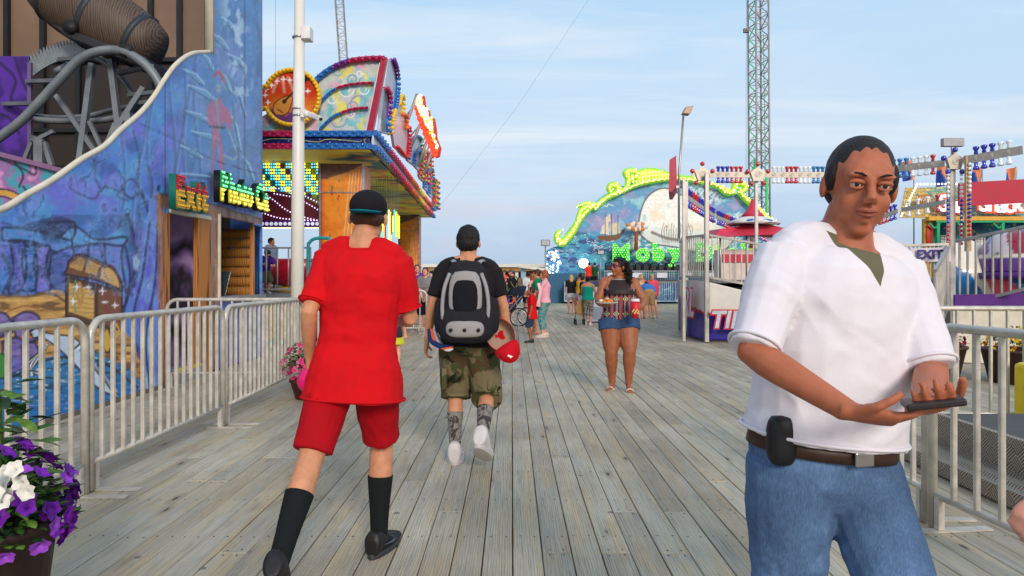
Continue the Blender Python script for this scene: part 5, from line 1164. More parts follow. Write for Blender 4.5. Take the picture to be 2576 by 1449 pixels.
for i in range(R_):
    for j in range(Cn):
        px = 2386+(2640-2386)*j/(Cn-1); tp = 606+max(0, px-2440)*.42; py = 778-(778-tp)*i/(R_-1); t = (px-2386)/254; dq = 13.6+.9*(t-.35)**2-.5*math.sin(PI*i/(R_-1)); w_ = W(px, py, dq); P[i, j] = tuple(w_); UV[i, j] = (px, py)
grid('car_shell', mat('car_paint', vc=True, rough=.25, coat=.5, var=.06), tc2, P, UV, slash, None, .06)
MB().box((W(2386,0,13.6).x, 13.5, 1.0), (11.2, 14.4, W(0,770,13.6).z)).build('car_base', mat('car_base_purple', (90,40,130), .35), tc2, bevel=.02)
shell('b', 'pink and white striped ride car behind the EXIT board', (8.35, 15.6, 1.42), .85, [(232,226,220),(214,80,120),(232,226,220),(200,60,100)], .5)
shell('c', 'red and purple ride car at the right edge of the frame', (9.75, 12.9, 1.5), .8, [(150,24,60),(96,30,130),(206,200,210),(90,40,130)], -.4)
ex2 = thing('exit_board', 'white board reading EXIT on the ramp railing', 'sign', W(2342, 700, 12.6))
MB().prism([W(2290, 660, 12.6), W(2392, 657, 12.5), W(2392, 622, 12.5), W(2290, 625, 12.6)], (0,.03,0)).build('board', mat('board_white', (214,206,214), .5), ex2)
text('lettering', 'EXIT', .24, mat('exit_purple', (60,50,130), .5), ex2, W(2339, 641, 12.53), (1, -.05, 0), (0, 0, 1), .004, .008, sx=.95, sy=.95)
er = thing('ramp_railing', 'grey railing under the EXIT board', 'railing', W(2340, 760, 12.7)); rail_seg((W(2262,0,12.7).x, 12.7, 0), (W(2386,0,12.6).x, 12.6, 0), .95, 2.0, .95, 2.02, 12, er)
er = thing('ramp_railing', 'sloping grey railing running up to the right edge, before the striped ride cars', 'railing', W(2480, 760, 11)); rail_seg((W(2404,0,11.6).x, 11.6, 0), (W(2600,0,10.6).x, 10.6, 0), .92, 2.02, 1.26, 2.22, 9, er, .018)
er = thing('ramp_railing', 'railing seen end on, turning back beside the thick lit post', 'railing', W(2375, 760, 12.3)); rail_seg((W(2388,0,12.7).x, 12.7, 0), (W(2352,0,9.8).x, 9.8, 0), .95, 2.0, .5, 1.5, 14, er)
wk = thing('ride_skirting', 'cream skirting board below the right hand ramp', 'panel', W(2480, 850, 11)); MB().prism([(W(2398,0,11.2).x, 11.2, .02), (10.5, 9.9, .02), (10.5, 9.9, 1.0), (W(2398,0,11.2).x, 11.2, .93)], (0,.05,0)).build('board', mat('cream_board', (226,218,200), .5), wk); MB().prism([(W(2398,0,11.3).x, 11.25, .94), (10.5, 10.0, 1.02), (10.5, 10.0, 1.24), (W(2398,0,11.3).x, 11.25, 1.12)], (0,.05,0)).build('upper_board', mat('car_base_purple'), wk)
# red edged sign box and tall lamp at the corner
rs = thing('red_sign_box', 'narrow red sign box seen edge on, hung above the ride corner', 'sign', W(1693, 430, 15.2))
MB().prism([W(1701, 391, 15.0), W(1684, 402, 15.0), W(1682, 482, 15.0), W(1691, 482, 15.0), W(1703, 462, 15.0)], (.36, 1.5, .0)).build('box', mat('sign_box_red', (176,20,60), .4), rs)
MB().beam(W(1700, 470, 15.1), W(1722, 470, 15.1), .05).build('bracket', alu, rs)
tlp = thing('mast_lamp', 'slender mast with a tilted lamp head above the red sign box', 'lamp', W(1712, 590, 16.4)); MB().tube([W(1708, 600, 16.4), W(1708, 440, 16.4), W(1719, 292, 16.4)], .028, 8).build('mast', alu, tlp, True)
c = W(1729, 281, 16.4); MB().prism([c+Vector(v) for v in ((-.13,-.1,-.06),(-.05,-.1,.1),(.13,-.1,.12),(.04,-.1,-.08))], (0,.22,0)).build('lamp_head', mat('lamp_brown', (150,128,110), .4, .3), tlp, bevel=.01)
# tent booth
tb = thing('tent_booth', 'red and white peaked canopy of the ride booth with blue ovals on its roof', 'tent', W(1895, 640, 22))
c = W(1893, 0, 22); zz = lambda y: HC+(702-y)/F*22
mb = MB(); n = 24; prof = [(.03,500),(.12,520),(.26,535),(.38,546),(.62,556),(.85,566)]
rings = [[(c.x+r*math.cos(2*PI*k/n), 22+r*math.sin(2*PI*k/n), zz(y)+(.05*abs(math.sin(k*PI/4)) if r > .5 else 0)) for k in range(n)] for r, y in prof]
mb.loft(rings[:4]); mb.build('canopy_peak', mat('tent_red', (206,50,76), .5), tb, True); mb = MB(); mb.loft([[Vector(p)+Vector((0,0,-.004)) for p in r] for r in rings[3:]]); cp = mb.build('canopy_skirt', mat('tent_white', (226,222,220), .55), tb, True)
for a, rr in ((-.35, .0), (.45, 0)):
    cx = c.x+.62*math.sin(a); cy = 22-.70*math.cos(a); M3 = Matrix.Rotation(a, 3, 'Z') @ Matrix.Rotation(-.9, 3, 'X')
    MB().ell((cx, cy, zz(558)), (.2,.07,.012), 16, 6, 0, Matrix.Rotation(a, 3, 'Z') @ Matrix.Rotation(.75, 3, 'X')).build('oval_badge', mat('badge_blue', (20,110,170), .4), cp, True)
mb = MB(); R1 = [(1795,597),(1830,572),(1880,566),(1930,566),(1990,575)]; 
mb.prism([W(1798,598,21), W(1812,576,21.4), W(1880,566,22), W(1940,566,22), W(1996,578,21.4), W(2030,598,21), W(1940,590,21), W(1880,592,21)], (0, 1.6, .05)); mb.build('lower_canopy', mat('tent_red'), tb)
for x in (1812, 1878, 1990): MB().tube([W(x, 592, 21.3), (W(x,0,21.3).x, 21.3, 1.36)], .03, 6).build('pole', alu, tb, True)
MB().box((W(1810,0,22).x, 21.9, 1.36), (W(1960,0,22).x, 22.6, zz(628))).build('booth_wall', mat('booth_cream', (220,206,196), .5), tb); MB().box((W(1815,0,22).x, 21.85, zz(660)), (W(1955,0,22).x, 21.9, zz(640))).build('booth_stripe', mat('tent_red'), tb)
# ---- surf themed stand ------------------------------------------------------
D = 28.
ss = thing('surf_stand', 'surf themed fun house with shingled roof, lit sign letters and yellow and teal front', 'building', W(2450, 640, D))
def sp(cv):
    u, v = cv.u, cv.v; cv.c[:] = np.array(lin((206,170,80))); cv.blend((110,160,140), np.clip((u-2330)/60+(fbm(u/20, v/10, 3)-.5)*2, 0, 1)); r = np.sin(v*.9)+0; t = fbm(u/3, np.floor(v/7), 5)
    cv.blend((70,96,96), np.clip((t-.55)*6, 0, 1)*.7); cv.blend((60,60,50), (np.mod(v, 9) < 1.4)*.6); cv.blend((240,214,120), np.clip((.4-t)*6, 0, 1)*.5)
roofp = [(2262,548),(2304,466),(2740,460),(2760,548)]
panel('shingle_roof', mat('shingle_paint', vc=True, rough=.5), ss, W(2262, 548, D), W(2760, 548, D)-W(2262, 548, D), (0, .8, W(0,460,D).z-W(0,548,D).z), 240, 60, (2262, 2760), (548, 460), sp, hole=lambda u, v: ~Canvas(u, v).inside(roofp))
rm_ = ss.children[-1]
for q in along([W(2304,466,D+.7), W(2560,463,D+.7)], .15)+along([W(2264,546,D-.05), W(2304,468,D+.6)], .15): bulb_at(ss, rm_, q+Vector((0,-.08,.03)), .04, tw)
def wp_(cv):
    u, v = cv.u, cv.v; cv.c[:] = np.array(lin((20,120,140))); k = np.mod(u-2344, 90)
    cv.blend((16,40,90), (v < 592)*np.clip((fbm(u/30, v/8, 3)-.35)*4, 0, 1)*.8); cv.blend((190,170,120), (v < 590)*(fbm(u/20, v/14, 9) > .62)*.8)
    cv.blend((222,220,210), (k > 22)*(k < 42)*(v > 592)*1.); cv.blend((20,60,110), ((k > 44)*(k < 52)+(k > 12)*(k < 20))*(v > 585)*1.); cv.blend((60,60,90), (k > 22)*(k < 42)*(np.mod(v, 7) < 1.2)*(v > 592)*1.)
    cv.blend((20,50,110), (np.mod(k, 15) < 1.5)*(v > 592)*.8)
    for q in range(10): cv.dab(2360+q*24, 604+(q*13) % 24, 5, (206,166,60), 1, 4)
    cv.blend((214,206,190), (u < 2338)*1.)
panel('painted_wall', mat('surf_wall_paint', vc=True, rough=.4, emit=.05), ss, W(2336, 636, D+.9), W(2760, 636, D+.9)-W(2336, 636, D+.9), (0,0,W(0,556,D+.9).z-W(0,636,D+.9).z), 260, 60, (2336, 2760), (636, 556), wp_)
MB().box((W(2326,0,D).x, D, W(0,700,D).z), (W(2348,0,D).x, D+.2, W(0,550,D).z)).build('corner_wall', mat('surf_yellow', (226,170,60), .5), ss)
MB().ell(W(2337, 590, D-.03), (.13,.03,.52), 14, 10).build('surfboard', mat('surf_red', (196,50,40), .4), ss, True)
MB().box((W(2326,0,D).x, D-.3, W(0,556,D).z), (W(2760,0,D).x, D-.05, W(0,546,D).z)).build('yellow_beam', mat('surf_yellow'), ss); MB().box((W(2345,0,D).x, D-.28, W(0,561,D).z), (W(2760,0,D).x, D-.1, W(0,556.3,D).z)).build('green_beam', mat('surf_green', (20,170,110), .5), ss)
for x in (2351, 2422, 2512, 2602): MB().box((W(x-3,0,D).x, D-.25, 0), (W(x+4,0,D).x, D-.12, W(0,561.4,D).z)).build('green_post', mat('surf_green'), ss); MB().beam(W(x-14, 561, D-.2), W(x, 574, D-.2), .06).build('brace', mat('surf_green'), ss); MB().beam(W(x+14, 561, D-.2), W(x+1, 574, D-.2), .06).build('brace', mat('surf_green'), ss)
MB().box((W(2240,0,D).x, D+.5, 0), (W(2760,0,D).x, D+.6, W(0,634,D).z)).build('lower_wall', mat('surf_teal', (20,120,160), .5), ss)
for y in (640, 652): 
    for q in along([W(2470, y, D-.1), W(2576, y, D-.1)], .14): bulb_at(ss, rm_, q, .03, yl)
nl = lamp('sign_pink_lit', (255,200,220), 1.1); so_ = mat('sign_orange', (226,100,40), .4, emit=.2)
for s_, x, y in (('S',2374,513),('u',2398,516),('r',2418,517),('f',2436,513),('S',2476,513),('h',2498,513),('a',2518,516),('c',2538,516),('k',2560,513)):
    p = W(x, y, D-.3); text('letter_edge', s_, .95, so_, ss, p+Vector((0,.06,0)), (1,0,0), (0,0,1), .03, .09); text('letter', s_, .95, nl, ss, p, (1,0,0), (0,0,1), .03, .02)
wx = thing('wax_sign', 'oval brown wooden sign reading WAX on the shingle roof', 'sign', W(2325, 503, D-.2)); MB().ell(W(2325, 502, D-.1), (.34,.04,.22), 18, 8).build('board', mat('wax_brown', (176,116,50), .6), wx, True); text('lettering', 'WAX', .26, mat('wax_cream', (226,196,150), .5), wx, W(2325, 502, D-.15), (1,0,-.1), (.1,0,1), .01, .006)
rb = thing('red_banner', 'large plain red banner panel before the surf stand sign', 'banner', W(2500, 485, 24)); MB().prism([W(2414,460,24), W(2414,519,24), W(2760,500,23), W(2760,440,23)], (0,.1,0)).build('panel', mat('banner_red', (190,14,56), .45), rb)
for x in (2418, 2600): MB().tube([(W(x,0,24.15).x, 24.15, 1.3), W(x, 470, 24.15)], .04, 6).build('leg', alu, rb, True)
for k, (x, y) in enumerate(((2285, 428), (2372, 442), (2457, 446), (2541, 447))):
    fg = thing('flag', ['orange and blue flag furthest left, behind the lights','second orange and blue flag from the left, left of the lit post','third orange and blue flag, just right of the lit post','orange and blue flag furthest right, over the red banner'][k], 'flag', W(x+14, 600, 30), 'orange and blue flags')
    R_, Cn = 16, 14; P = np.zeros((R_, Cn, 3)); UV = np.zeros((R_, Cn, 2))
    for i in range(R_):
        for j in range(Cn): t = j/(Cn-1); s_ = i/(R_-1); w = W(x-14+28*t, y+24-50*s_+(1-t)*5, 30); P[i, j] = (w.x, 30+.12*math.sin(t*6+s_*2+k), w.z); UV[i, j] = (t, s_)
    def fp(cv): cv.c[:] = np.array(lin((236,140,90))); cv.blend((40,80,170), (cv.u < .45+.22*np.sin(cv.v*5+.6))*(cv.v < .85)*1.); cv.blend((236,226,214), (cv.u > .9)*1.)
    grid('flag_cloth', mat('flag_cloth', vc=True, rough=.7), fg, P, UV, fp); MB().tube([(W(x+14,0,30).x, 30, 2.5), W(x+14, y-28, 30)], .025, 6).build('pole', alu, fg, True)
sl = thing('street_lamp', 'small bracket street lamp above the shingle roof', 'lamp', W(2343, 530, 40)); MB().tube(spline([W(2343, 560, 40), W(2343, 512, 40), W(2352, 502, 40), W(2366, 500, 40)], 4), .05, 6).build('pole', alu, sl, True); MB().beam(W(2343, 520, 40), W(2358, 502, 40), .05).build('brace', alu, sl); MB().ell(W(2370, 504, 40), (.2,.15,.12), 10, 6).build('lamp_head', mat('lamp_brown'), sl, True)
# ============ BARRIERS, POLE, STEPS, PLANTS ============
galv = mat('galvanised', (206,200,188), .42, .35, var=.28, scale=9, bump=.25, bscale=120)
def barrier(label, a, b_, n, H=1.12, feet=True, group='crowd barriers'):
    t = thing('crowd_barrier', label, 'barrier', ((a[0]+b_[0])/2, (a[1]+b_[1])/2, 0), group); a = Vector((*a, 0)); b_ = Vector((*b_, 0)); d = (b_-a).normalized(); L = (b_-a).length; z0 = .19; r = .13
    pts = [a+Vector((0,0,0.01)), a+Vector((0,0,H-r))]+[a+d*(r-r*math.cos(q))+Vector((0,0,H-r+r*math.sin(q))) for q in np.linspace(.3, PI/2, 5)]+[b_-d*(r-r*math.sin(q))+Vector((0,0,H-r+r*math.cos(q))) for q in np.linspace(0, 1.27, 5)]+[b_+Vector((0,0,H-r)), b_+Vector((0,0,.01))]
    MB().tube(pts, .024, 8).build('frame', galv, t, True); MB().tube([a+Vector((0,0,z0)), b_+Vector((0,0,z0))], .018, 6).build('bottom_rail', galv, t, True)
    me = None
    for i in range(1, n+1):
        p = a+d*(L*i/(n+1)); MB().beam(p+Vector((0,0,z0)), p+Vector((0,0,H-.015)), .028, .022, up=d).build('bar', galv, t, bevel=.004)
    if feet:
        nrm = Vector((d.y, -d.x, 0))
        for p in (a+d*.05, b_-d*.05): MB().beam(p-nrm*.12+Vector((0,0,.006)), p+nrm*.3+Vector((0,0,.006)), .06, .008).build('foot', galv, t); MB().beam(p+Vector((0,0,.012)), p+Vector((0,0,z0)), .035, .035, up=d).build('foot_post', galv, t)
    return t
barrier('nearest left crowd barrier, beside the purple flowers', (-2.71, 1.95), (-2.73, 4.36), 17)
barrier('second left crowd barrier, in front of the treasure chest mural', (-2.73, 4.42), (-2.70, 6.37), 15)
barrier('third left crowd barrier, ending near the pink flower pot', (-2.70, 6.43), (-2.74, 8.85), 18)
barrier('crowd barrier set across the walkway in front of the ride doorways', (-4.36, 8.62), (-2.2, 8.72), 15)
barrier('crowd barrier with the rounded end behind the two teenage boys in front', (-3.5, 16.6), (-2.08, 16.6), 8, 1.1)
barrier('crowd barrier further back, beside the teenager in the grey shirt', (-2.3, 17.3), (-4.2, 17.4), 9, 1.1)
barrier('nearest right crowd barrier beside the metal steps', (2.47, 2.55), (2.33, 3.78), 7)
barrier('second right crowd barrier, behind the man in the white shirt', (2.34, 3.86), (2.36, 4.75), 6)
barrier('right crowd barrier set across, behind the metal steps', (3.35, 6.05), (5.4, 6.0), 13)
bp = thing('white_pole', 'tall round white pole rising out of frame beside the ride corner', 'pole', (-3.3, 10.4, 0))
x0 = W(746, 0, 10.4).x; MB().tube([(x0, 10.4, 0), (x0+.02, 10.4, 2.6), (x0+.06, 10.4, 7)], [.1, .094, .068], 20).build('shaft', mat('pole_white', (222,220,212), .4, var=.1, scale=2), bp, True)
for z in (W(0, 275, 10.4).z, W(0, 292, 10.4).z, W(0, 95, 10.4).z): MB().tube([(x0+.035, 10.4, z-.012), (x0+.035, 10.4, z+.012)], .097, 20).build('band', mat('band_steel', (170,170,172), .3, .7), bp, True)
cm = thing('security_camera', 'white security camera on a bracket on the white pole', 'camera', W(780, 288, 10.3)); pw_ = mat('camera_white', (226,226,224), .35)
MB().box(tuple(W(761, 298, 10.35)), tuple(W(765, 270, 10.25))).build('bracket', pw_, cm); MB().tube([W(764, 280, 10.3), W(774, 286, 10.28)], .035, 10).build('arm', pw_, cm, True); MB().ell(W(772, 287, 10.28), .055, 12, 8).build('joint', pw_, cm, True)
MB().beam(W(776, 286, 10.28), W(806, 299, 10.1), .075, .065).build('housing', pw_, cm, bevel=.01); MB().tube([W(804, 298, 10.11), W(808, 300, 10.09)], .024, 10).build('lens', mat('lens_black', (14,14,16), .1), cm, True)
bx2 = thing('equipment_box', 'flat white equipment box high on the white pole', 'box', W(772, 85, 10.4)); MB().box(tuple(W(767, 108, 10.5)), tuple(W(779, 64, 10.3))).build('case', pw_, bx2, bevel=.01); MB().beam(W(760, 85, 10.4), W(767, 85, 10.4), .04).build('mount', galv, bx2)
# checker plate steps
def checker():
    m, nt, b = nodes('checker_plate'); v = coords(nt, (1,1,1)); b.inputs['Metallic'].default_value = .75; b.inputs['Roughness'].default_value = .36
    ck = nt.nodes.new('ShaderNodeTexChecker'); 
    cbx = nt.nodes.new('ShaderNodeMapping'); nt.links.new(v, cbx.inputs[0]); cbx.inputs['Rotation'].default_value = (PI/4, 0, 0); cbx.inputs['Scale'].default_value = (12, 12, 12)
    nt.links.new(cbx.outputs[0], ck.inputs['Vector']); ck.inputs['Scale'].default_value = 1.
    w = nt.nodes.new('ShaderNodeTexWave'); w.bands_direction = 'DIAGONAL'; nt.links.new(v, w.inputs['Vector']); w.inputs['Scale'].default_value = 26
    mp2 = nt.nodes.new('ShaderNodeMapping'); nt.links.new(v, mp2.inputs[0]); mp2.inputs['Scale'].default_value = (1, -1, 1); w2 = nt.nodes.new('ShaderNodeTexWave'); w2.bands_direction = 'DIAGONAL'; nt.links.new(mp2.outputs[0], w2.inputs['Vector']); w2.inputs['Scale'].default_value = 26
    h = mixc(nt, w.outputs['Color'], w2.outputs['Color'], ck.outputs['Fac']); c = ramp(nt, h, [(.3, lin((118,106,90))), (.75, lin((196,186,170)))]); nt.links.new(c, b.inputs['Base Color']); addbump(nt, b, h, .8, .004); return m
ck = checker(); stp = thing('metal_steps', 'two low metal steps of raised pattern plate leading onto a grey carpeted deck', 'steps', (3.6, 4.2, 0))
MB().box((2.97, 1.6, .015), (3.30, 5.30, .12)).build('lower_step', ck, stp, bevel=.004); MB().box((3.28, 1.6, .015), (3.33, 5.30, .34)).build('upper_riser', ck, stp, bevel=.004)
MB().box((3.331, 1.6, .05), (6.5, 5.30, .335)).build('deck_top', mat('grey_carpet', (84,86,86), .95, bump=.6, bscale=300), stp)
yc = thing('yellow_box', 'bright yellow plastic box standing behind the deck at the right edge', 'box', (4.55, 5.75, 0)); MB().box((4.36, 5.65, 0), (4.75, 5.95, .66)).build('case', mat('yellow_plastic', (236,206,30), .35), yc, bevel=.04); MB().box((4.42, 5.64, .5), (4.6, 5.66, .58)).build('slot', mat('black_plastic', (20,20,22), .5), yc)
# plants -----------------------------------------------------------------------
leafm = {}
def leaf_mat(name, rgb):
    m = mat(name, rgb, .5, var=.45, scale=30, bump=.2, bscale=80, spec=.3); return m
def bloom(mb, c, nrm, r, mi=0):
    """five lobed trumpet flower"""
    nrm = Vector(nrm).normalized(); u = nrm.orthogonal().normalized(); w = nrm.cross(u); n = 15; a0 = random.uniform(0, 6)
    rings = []
    for (rr, h) in ((.08, -.55), (.16, -.25), (.5, .02), (1.0, .08)):
        rings.append([Vector(c)+(u*math.cos(a)+w*math.sin(a))*(r*rr*(1+(.16*math.cos(5*(a+a0)) if rr > .4 else 0)))+nrm*(r*h+(r*.10*math.cos(10*a) if rr > .9 else 0)) for a in [2*PI*k/n for k in range(n)]])
    mb.loft(rings, mi, cap=False)
def leaf(mb, p, d, L, w, mi=0):
    p = Vector(p); d = Vector(d).normalized(); s_ = d.cross(Vector((random.uniform(-.3,.3), random.uniform(-.3,.3), 1))).normalized(); up = s_.cross(d)
    pts = []
    for t, ww, h in ((0, .0, 0), (.3, .8, .06), (.55, 1, .05), (.8, .6, -.02), (1, 0, -.12)):
        pts.append((p+d*(L*t)-s_*(w*ww/2)+up*(h*L-.1*ww*w), p+d*(L*t)+up*(h*L), p+d*(L*t)+s_*(w*ww/2)+up*(h*L-.1*ww*w)))
    vs = [v for r in pts for v in r]; fs = []
    for i in range(4): fs += [(i*3, i*3+1, i*3+4, i*3+3), (i*3+1, i*3+2, i*3+5, i*3+4)]
    mb.add(vs, fs, mi)
def tub(t, c, r0, r1, h, m, wood=False):
    prof = [(r0*.9, 0), (r0, .01), (r1, h), (r1*1.05, h), (r1*1.05, h+.03), (r1*.9, h+.03), (r1*.88, h-.03), (.01, h-.03)]
    MB().lathe(c, prof, 28).build('tub', m, t, True, fixn=True)
def petunias(t, c, rad, n, size, mats, lmats, nl=300, lsize=.04, low=-.4, split=True):
    mb = MB()
    for k in range(nl):
        a = random.uniform(0, 2*PI); z = random.uniform(low, 1); q = math.sqrt(max(0, 1-z*z*.9)); rr = random.uniform(.35, .98); p = Vector(c)+Vector((rad[0]*q*math.cos(a), rad[1]*q*math.sin(a), rad[2]*z))*rr
        leaf(mb, p, Vector((math.cos(a), math.sin(a), random.uniform(-.4, .9))), lsize*random.uniform(.7, 1.4), lsize*.55, k % len(lmats))
    mb.build('foliage', lmats, t, False, fixn=False)
    fl_ = []
    for k in range(n):
        a = random.uniform(0, 2*PI); z = random.uniform(low-.15, 1); q = math.sqrt(max(0, 1-z*z*.9)); nr = Vector((math.cos(a)*q, math.sin(a)*q, z)); jit = random.uniform(.92, 1.1)
        p = Vector(c)+Vector((rad[0]*nr.x, rad[1]*nr.y, rad[2]*nr.z))*jit; fl_.append((p, (nr+Vector((random.uniform(-.4,.4), random.uniform(-.4,.4), random.uniform(-.3,.3)))), size*random.uniform(.75, 1.2)))
    fl_.sort(key=lambda f: f[0].y)
    for p, nr, s_ in fl_[:100 if split else 0]:
        mb = MB(); bloom(mb, p, nr, s_); mb.build('flower', mats[int(random.random()**1.4*len(mats)) % len(mats)], t, True, fixn=False)
    mb = MB()
    for p, nr, s_ in fl_[100 if split else 0:]: bloom(mb, p, nr, s_, random.randrange(len(mats)))
    if mb.v: mb.build('flowers', mats, t, True, fixn=False)['kind'] = 'stuff'
def pm_(name, rgb): return mat(name, rgb, .55, var=.35, scale=40, bump=0, spec=.2, sss=0)
lg1, lg2, lg3 = leaf_mat('leaf_green', (52,92,34)), leaf_mat('leaf_light', (96,132,48)), leaf_mat('leaf_dark', (28,58,30))
fp_ = thing('flower_tub', 'dark tub of purple and white petunias in the near left corner', 'plant pot', (-1.85, 2.5, 0))
tub(fp_, (-1.93, 2.5, 0), .17, .225, .46, mat('brown_tub', (62,44,38), .6, var=.3, scale=20))
petunias(fp_, (-1.86, 2.47, .53), (.22, .26, .23), 135, .032, [pm_('petunia_purple', (124,36,176)), pm_('petunia_violet', (156,76,206)), pm_('petunia_deep', (98,20,140))], [lg1, lg2, lg3], 700, .05)
for k in range(9):
    p = W(*[(10,1192),(20,1246),(4,1222),(52,1216),(66,1238),(36,1180),(2,1262),(-14,1240),(-20,1200)][k], 2.2-.012*k); mb = MB(); bloom(mb, p, (random.uniform(-.4,.5),-1,random.uniform(0,.6)), .027); mb.build('flower', pm_('petunia_white', (226,224,216)), fp_, True, fixn=False)
tp_ = thing('leafy_plant', 'dark green broad leaved plant standing above the purple flowers at the left edge', 'plant', (-1.95, 2.6, .46)); mb = MB()
for k in range(7): MB().tube(spline([(-1.95+.01*k, 2.55, .45), (-1.95+random.uniform(-.1,.1), 2.55+random.uniform(-.1,.1), .7), (-1.97+random.uniform(-.16,.14), 2.55+random.uniform(-.14,.1), .96)], 4), .005, 5).build('stem', lg2, tp_, True)
for k in range(150):
    a = random.uniform(0, 2*PI); z = random.uniform(.52, 1.0); r = random.uniform(.02, .17)*(1.1-.5*(z-.5)); leaf(mb, (-1.95+r*math.cos(a), 2.53+r*math.sin(a), z), (math.cos(a), math.sin(a), random.uniform(-.5, .5)), random.uniform(.07, .13), random.uniform(.04, .065), random.choice([0, 0, 1, 2]))
mb.build('leaves', [lg1, lg2, lg3], tp_, False, fixn=False)
pk_ = thing('flower_tub', 'dark red tub of pink petunias at the end of the left barriers', 'plant pot', (-2.33, 7.9, 0)); tub(pk_, (-2.33, 7.9, 0), .17, .23, .2, mat('oxblood_tub', (96,24,28), .5)); 
petunias(pk_, (-2.36, 7.86, .4), (.27, .26, .24), 150, .026, [pm_('petunia_pink', (214,60,120)), pm_('petunia_rose', (230,100,150))], [lg1, lg2], 700, .045)
pc_ = thing('flower_planter', 'tall planter with green shoots and purple and pink flowers beside the backpack man', 'plant pot', (-.42, 20.5, 0)); tub(pc_, (-.42, 20.5, 0), .22, .34, .5, mat('grey_tub', (150,140,130), .6))
petunias(pc_, (-.42, 20.4, .62), (.52, .4, .3), 130, .055, [pm_('petunia_purple', (108,30,150)), pm_('petunia_magenta', (180,40,140))], [lg1, lg2], 400, .09)
mb = MB()
for k in range(260):
    a = random.uniform(0, 2*PI); z = random.uniform(.8, 1.55); r = random.uniform(.05, .36)*(1.5-.55*z); leaf(mb, (-.46+r*math.cos(a), 20.4+r*math.sin(a), z), (math.cos(a)*.5, math.sin(a)*.5, 1), random.uniform(.1, .22), .04, k % 2)
mb.build('shoots', [lg1, lg2], pc_, fixn=False); mb = MB()
for k in range(60): a = random.uniform(0, 2*PI); z = random.uniform(.9, 1.65); r = random.uniform(.05, .34); bloom(mb, (-.46+r*math.cos(a), 20.3+r*math.sin(a), z), (math.cos(a), -1, .4), .035)
mb.build('flowers', pm_('petunia_salmon', (214,120,130)), pc_, True, fixn=False)['kind'] = 'stuff'
for k, (x, lab, cols) in enumerate(((5.9, 'brown barrel of dark pink flowers behind the right barriers', [(176,50,90), (150,30,60)]), (6.75, 'brown barrel of yellow and orange pansies behind the right barriers', [(236,200,40), (226,140,30), (226,206,60)]), (7.5, 'brown barrel of white flowers at the right edge', [(226,226,214), (214,220,206)]))):
    t = thing('flower_barrel', lab, 'plant pot', (x, 9.6-k*.5, 0), 'flower barrels at the right'); y = 9.6-k*.5
    tub(t, (x, y, 0), .33, .42, .42, mat('barrel_brown', (74,50,38), .6, var=.3, scale=12)); petunias(t, (x, y-.03, .52), (.42, .36, .22), 70, .035, [pm_('pansy_%d_%d' % (c[0], c[1]), c) for c in cols], [lg1, lg3], 320, .06)
# ============ PEOPLE ENGINE ============
def remesh(mb, name, mats, parent, vox, sm=6, wr=0, wf=(5, 14), seed=0, smooth=True, fac=.5):
    me = mb.mesh('tmp'); me.transform(Matrix.Identity(4)); o = bpy.data.objects.new('tmp', me); COL.objects.link(o)
    bm = bmesh.new(); bm.from_mesh(me); bmesh.ops.recalc_face_normals(bm, faces=bm.faces); bm.to_mesh(me); bm.free()
    r = o.modifiers.new('r', 'REMESH'); r.mode = 'VOXEL'; r.voxel_size = vox; r.adaptivity = 0
    if sm: q = o.modifiers.new('s', 'SMOOTH'); q.iterations = sm; q.factor = fac
    dg = bpy.context.evaluated_depsgraph_get(); m2 = bpy.data.meshes.new_from_object(o.evaluated_get(dg)); bpy.data.objects.remove(o); bpy.data.meshes.remove(me)
    n = len(m2.vertices)
    if wr and n:
        co = np.empty(n*3, np.float32); m2.vertices.foreach_get('co', co); co = co.reshape(-1, 3); nr = np.empty(n*3, np.float32); m2.vertices.foreach_get('normal', nr); nr = nr.reshape(-1, 3)
        x, y, z = co.T; w = fbm(x*3+z, z*2+y, seed+5)*3
        f = fbm((x+y*.8)*wf[0]+w, z*wf[1]+y*3+w, seed+1, 3)-.5; g = np.abs(fbm((x-y*.7)*wf[0]*1.4+z*4+w, z*wf[1]*.7-x*3, seed+9, 2)-.5)
        co = co+nr*((f*1.4-g*1.2+.1)*wr)[:, None]; m2.vertices.foreach_set('co', co.astype(np.float32).ravel()); m2.update()
    m2.materials.clear()
    if smooth: m2.polygons.foreach_set('use_smooth', [True]*len(m2.polygons))
    m2.name = name; return link(name, m2, mats, parent)
def ik(a, t, l1, l2, hint):
    a = Vector(a); t = Vector(t); d = t-a; L = d.length; mx = (l1+l2)*.995
    if L > mx: d = d*(mx/L); t = a+d; L = mx
    if L < abs(l1-l2)+.01: L = abs(l1-l2)+.01
    u = d.normalized(); x = (l1*l1-l2*l2+L*L)/(2*L); h = math.sqrt(max(0, l1*l1-x*x)); hv = Vector(hint); hv = hv-u*hv.dot(u)
    hv = hv.normalized() if hv.length > 1e-5 else u.orthogonal().normalized()
    return a+u*x+hv*h, t
def ering(c, rx, ry, R, n=20, sq=2.3):
    out = []
    for k in range(n):
        a = 2*PI*k/n; ca, sa = math.cos(a), math.sin(a); e = 2/sq
        out.append(Vector(c)+R @ Vector((rx*math.copysign(abs(ca)**e, ca), ry*math.copysign(abs(sa)**e, sa), 0)))
    return out
def curvep(a, b, c, n=5): return [a+(b-a)*(i/n) for i in range(n)]+[b+(c-b)*(i/n) for i in range(n+1)]
SK = {}
def skin(rgb, nm):
    if nm in SK: return SK[nm]
    m = mat('skin_'+nm, rgb, .48, var=.2, scale=22, bump=.3, bscale=520, spec=.4, sss=.12); SK[nm] = m; return m
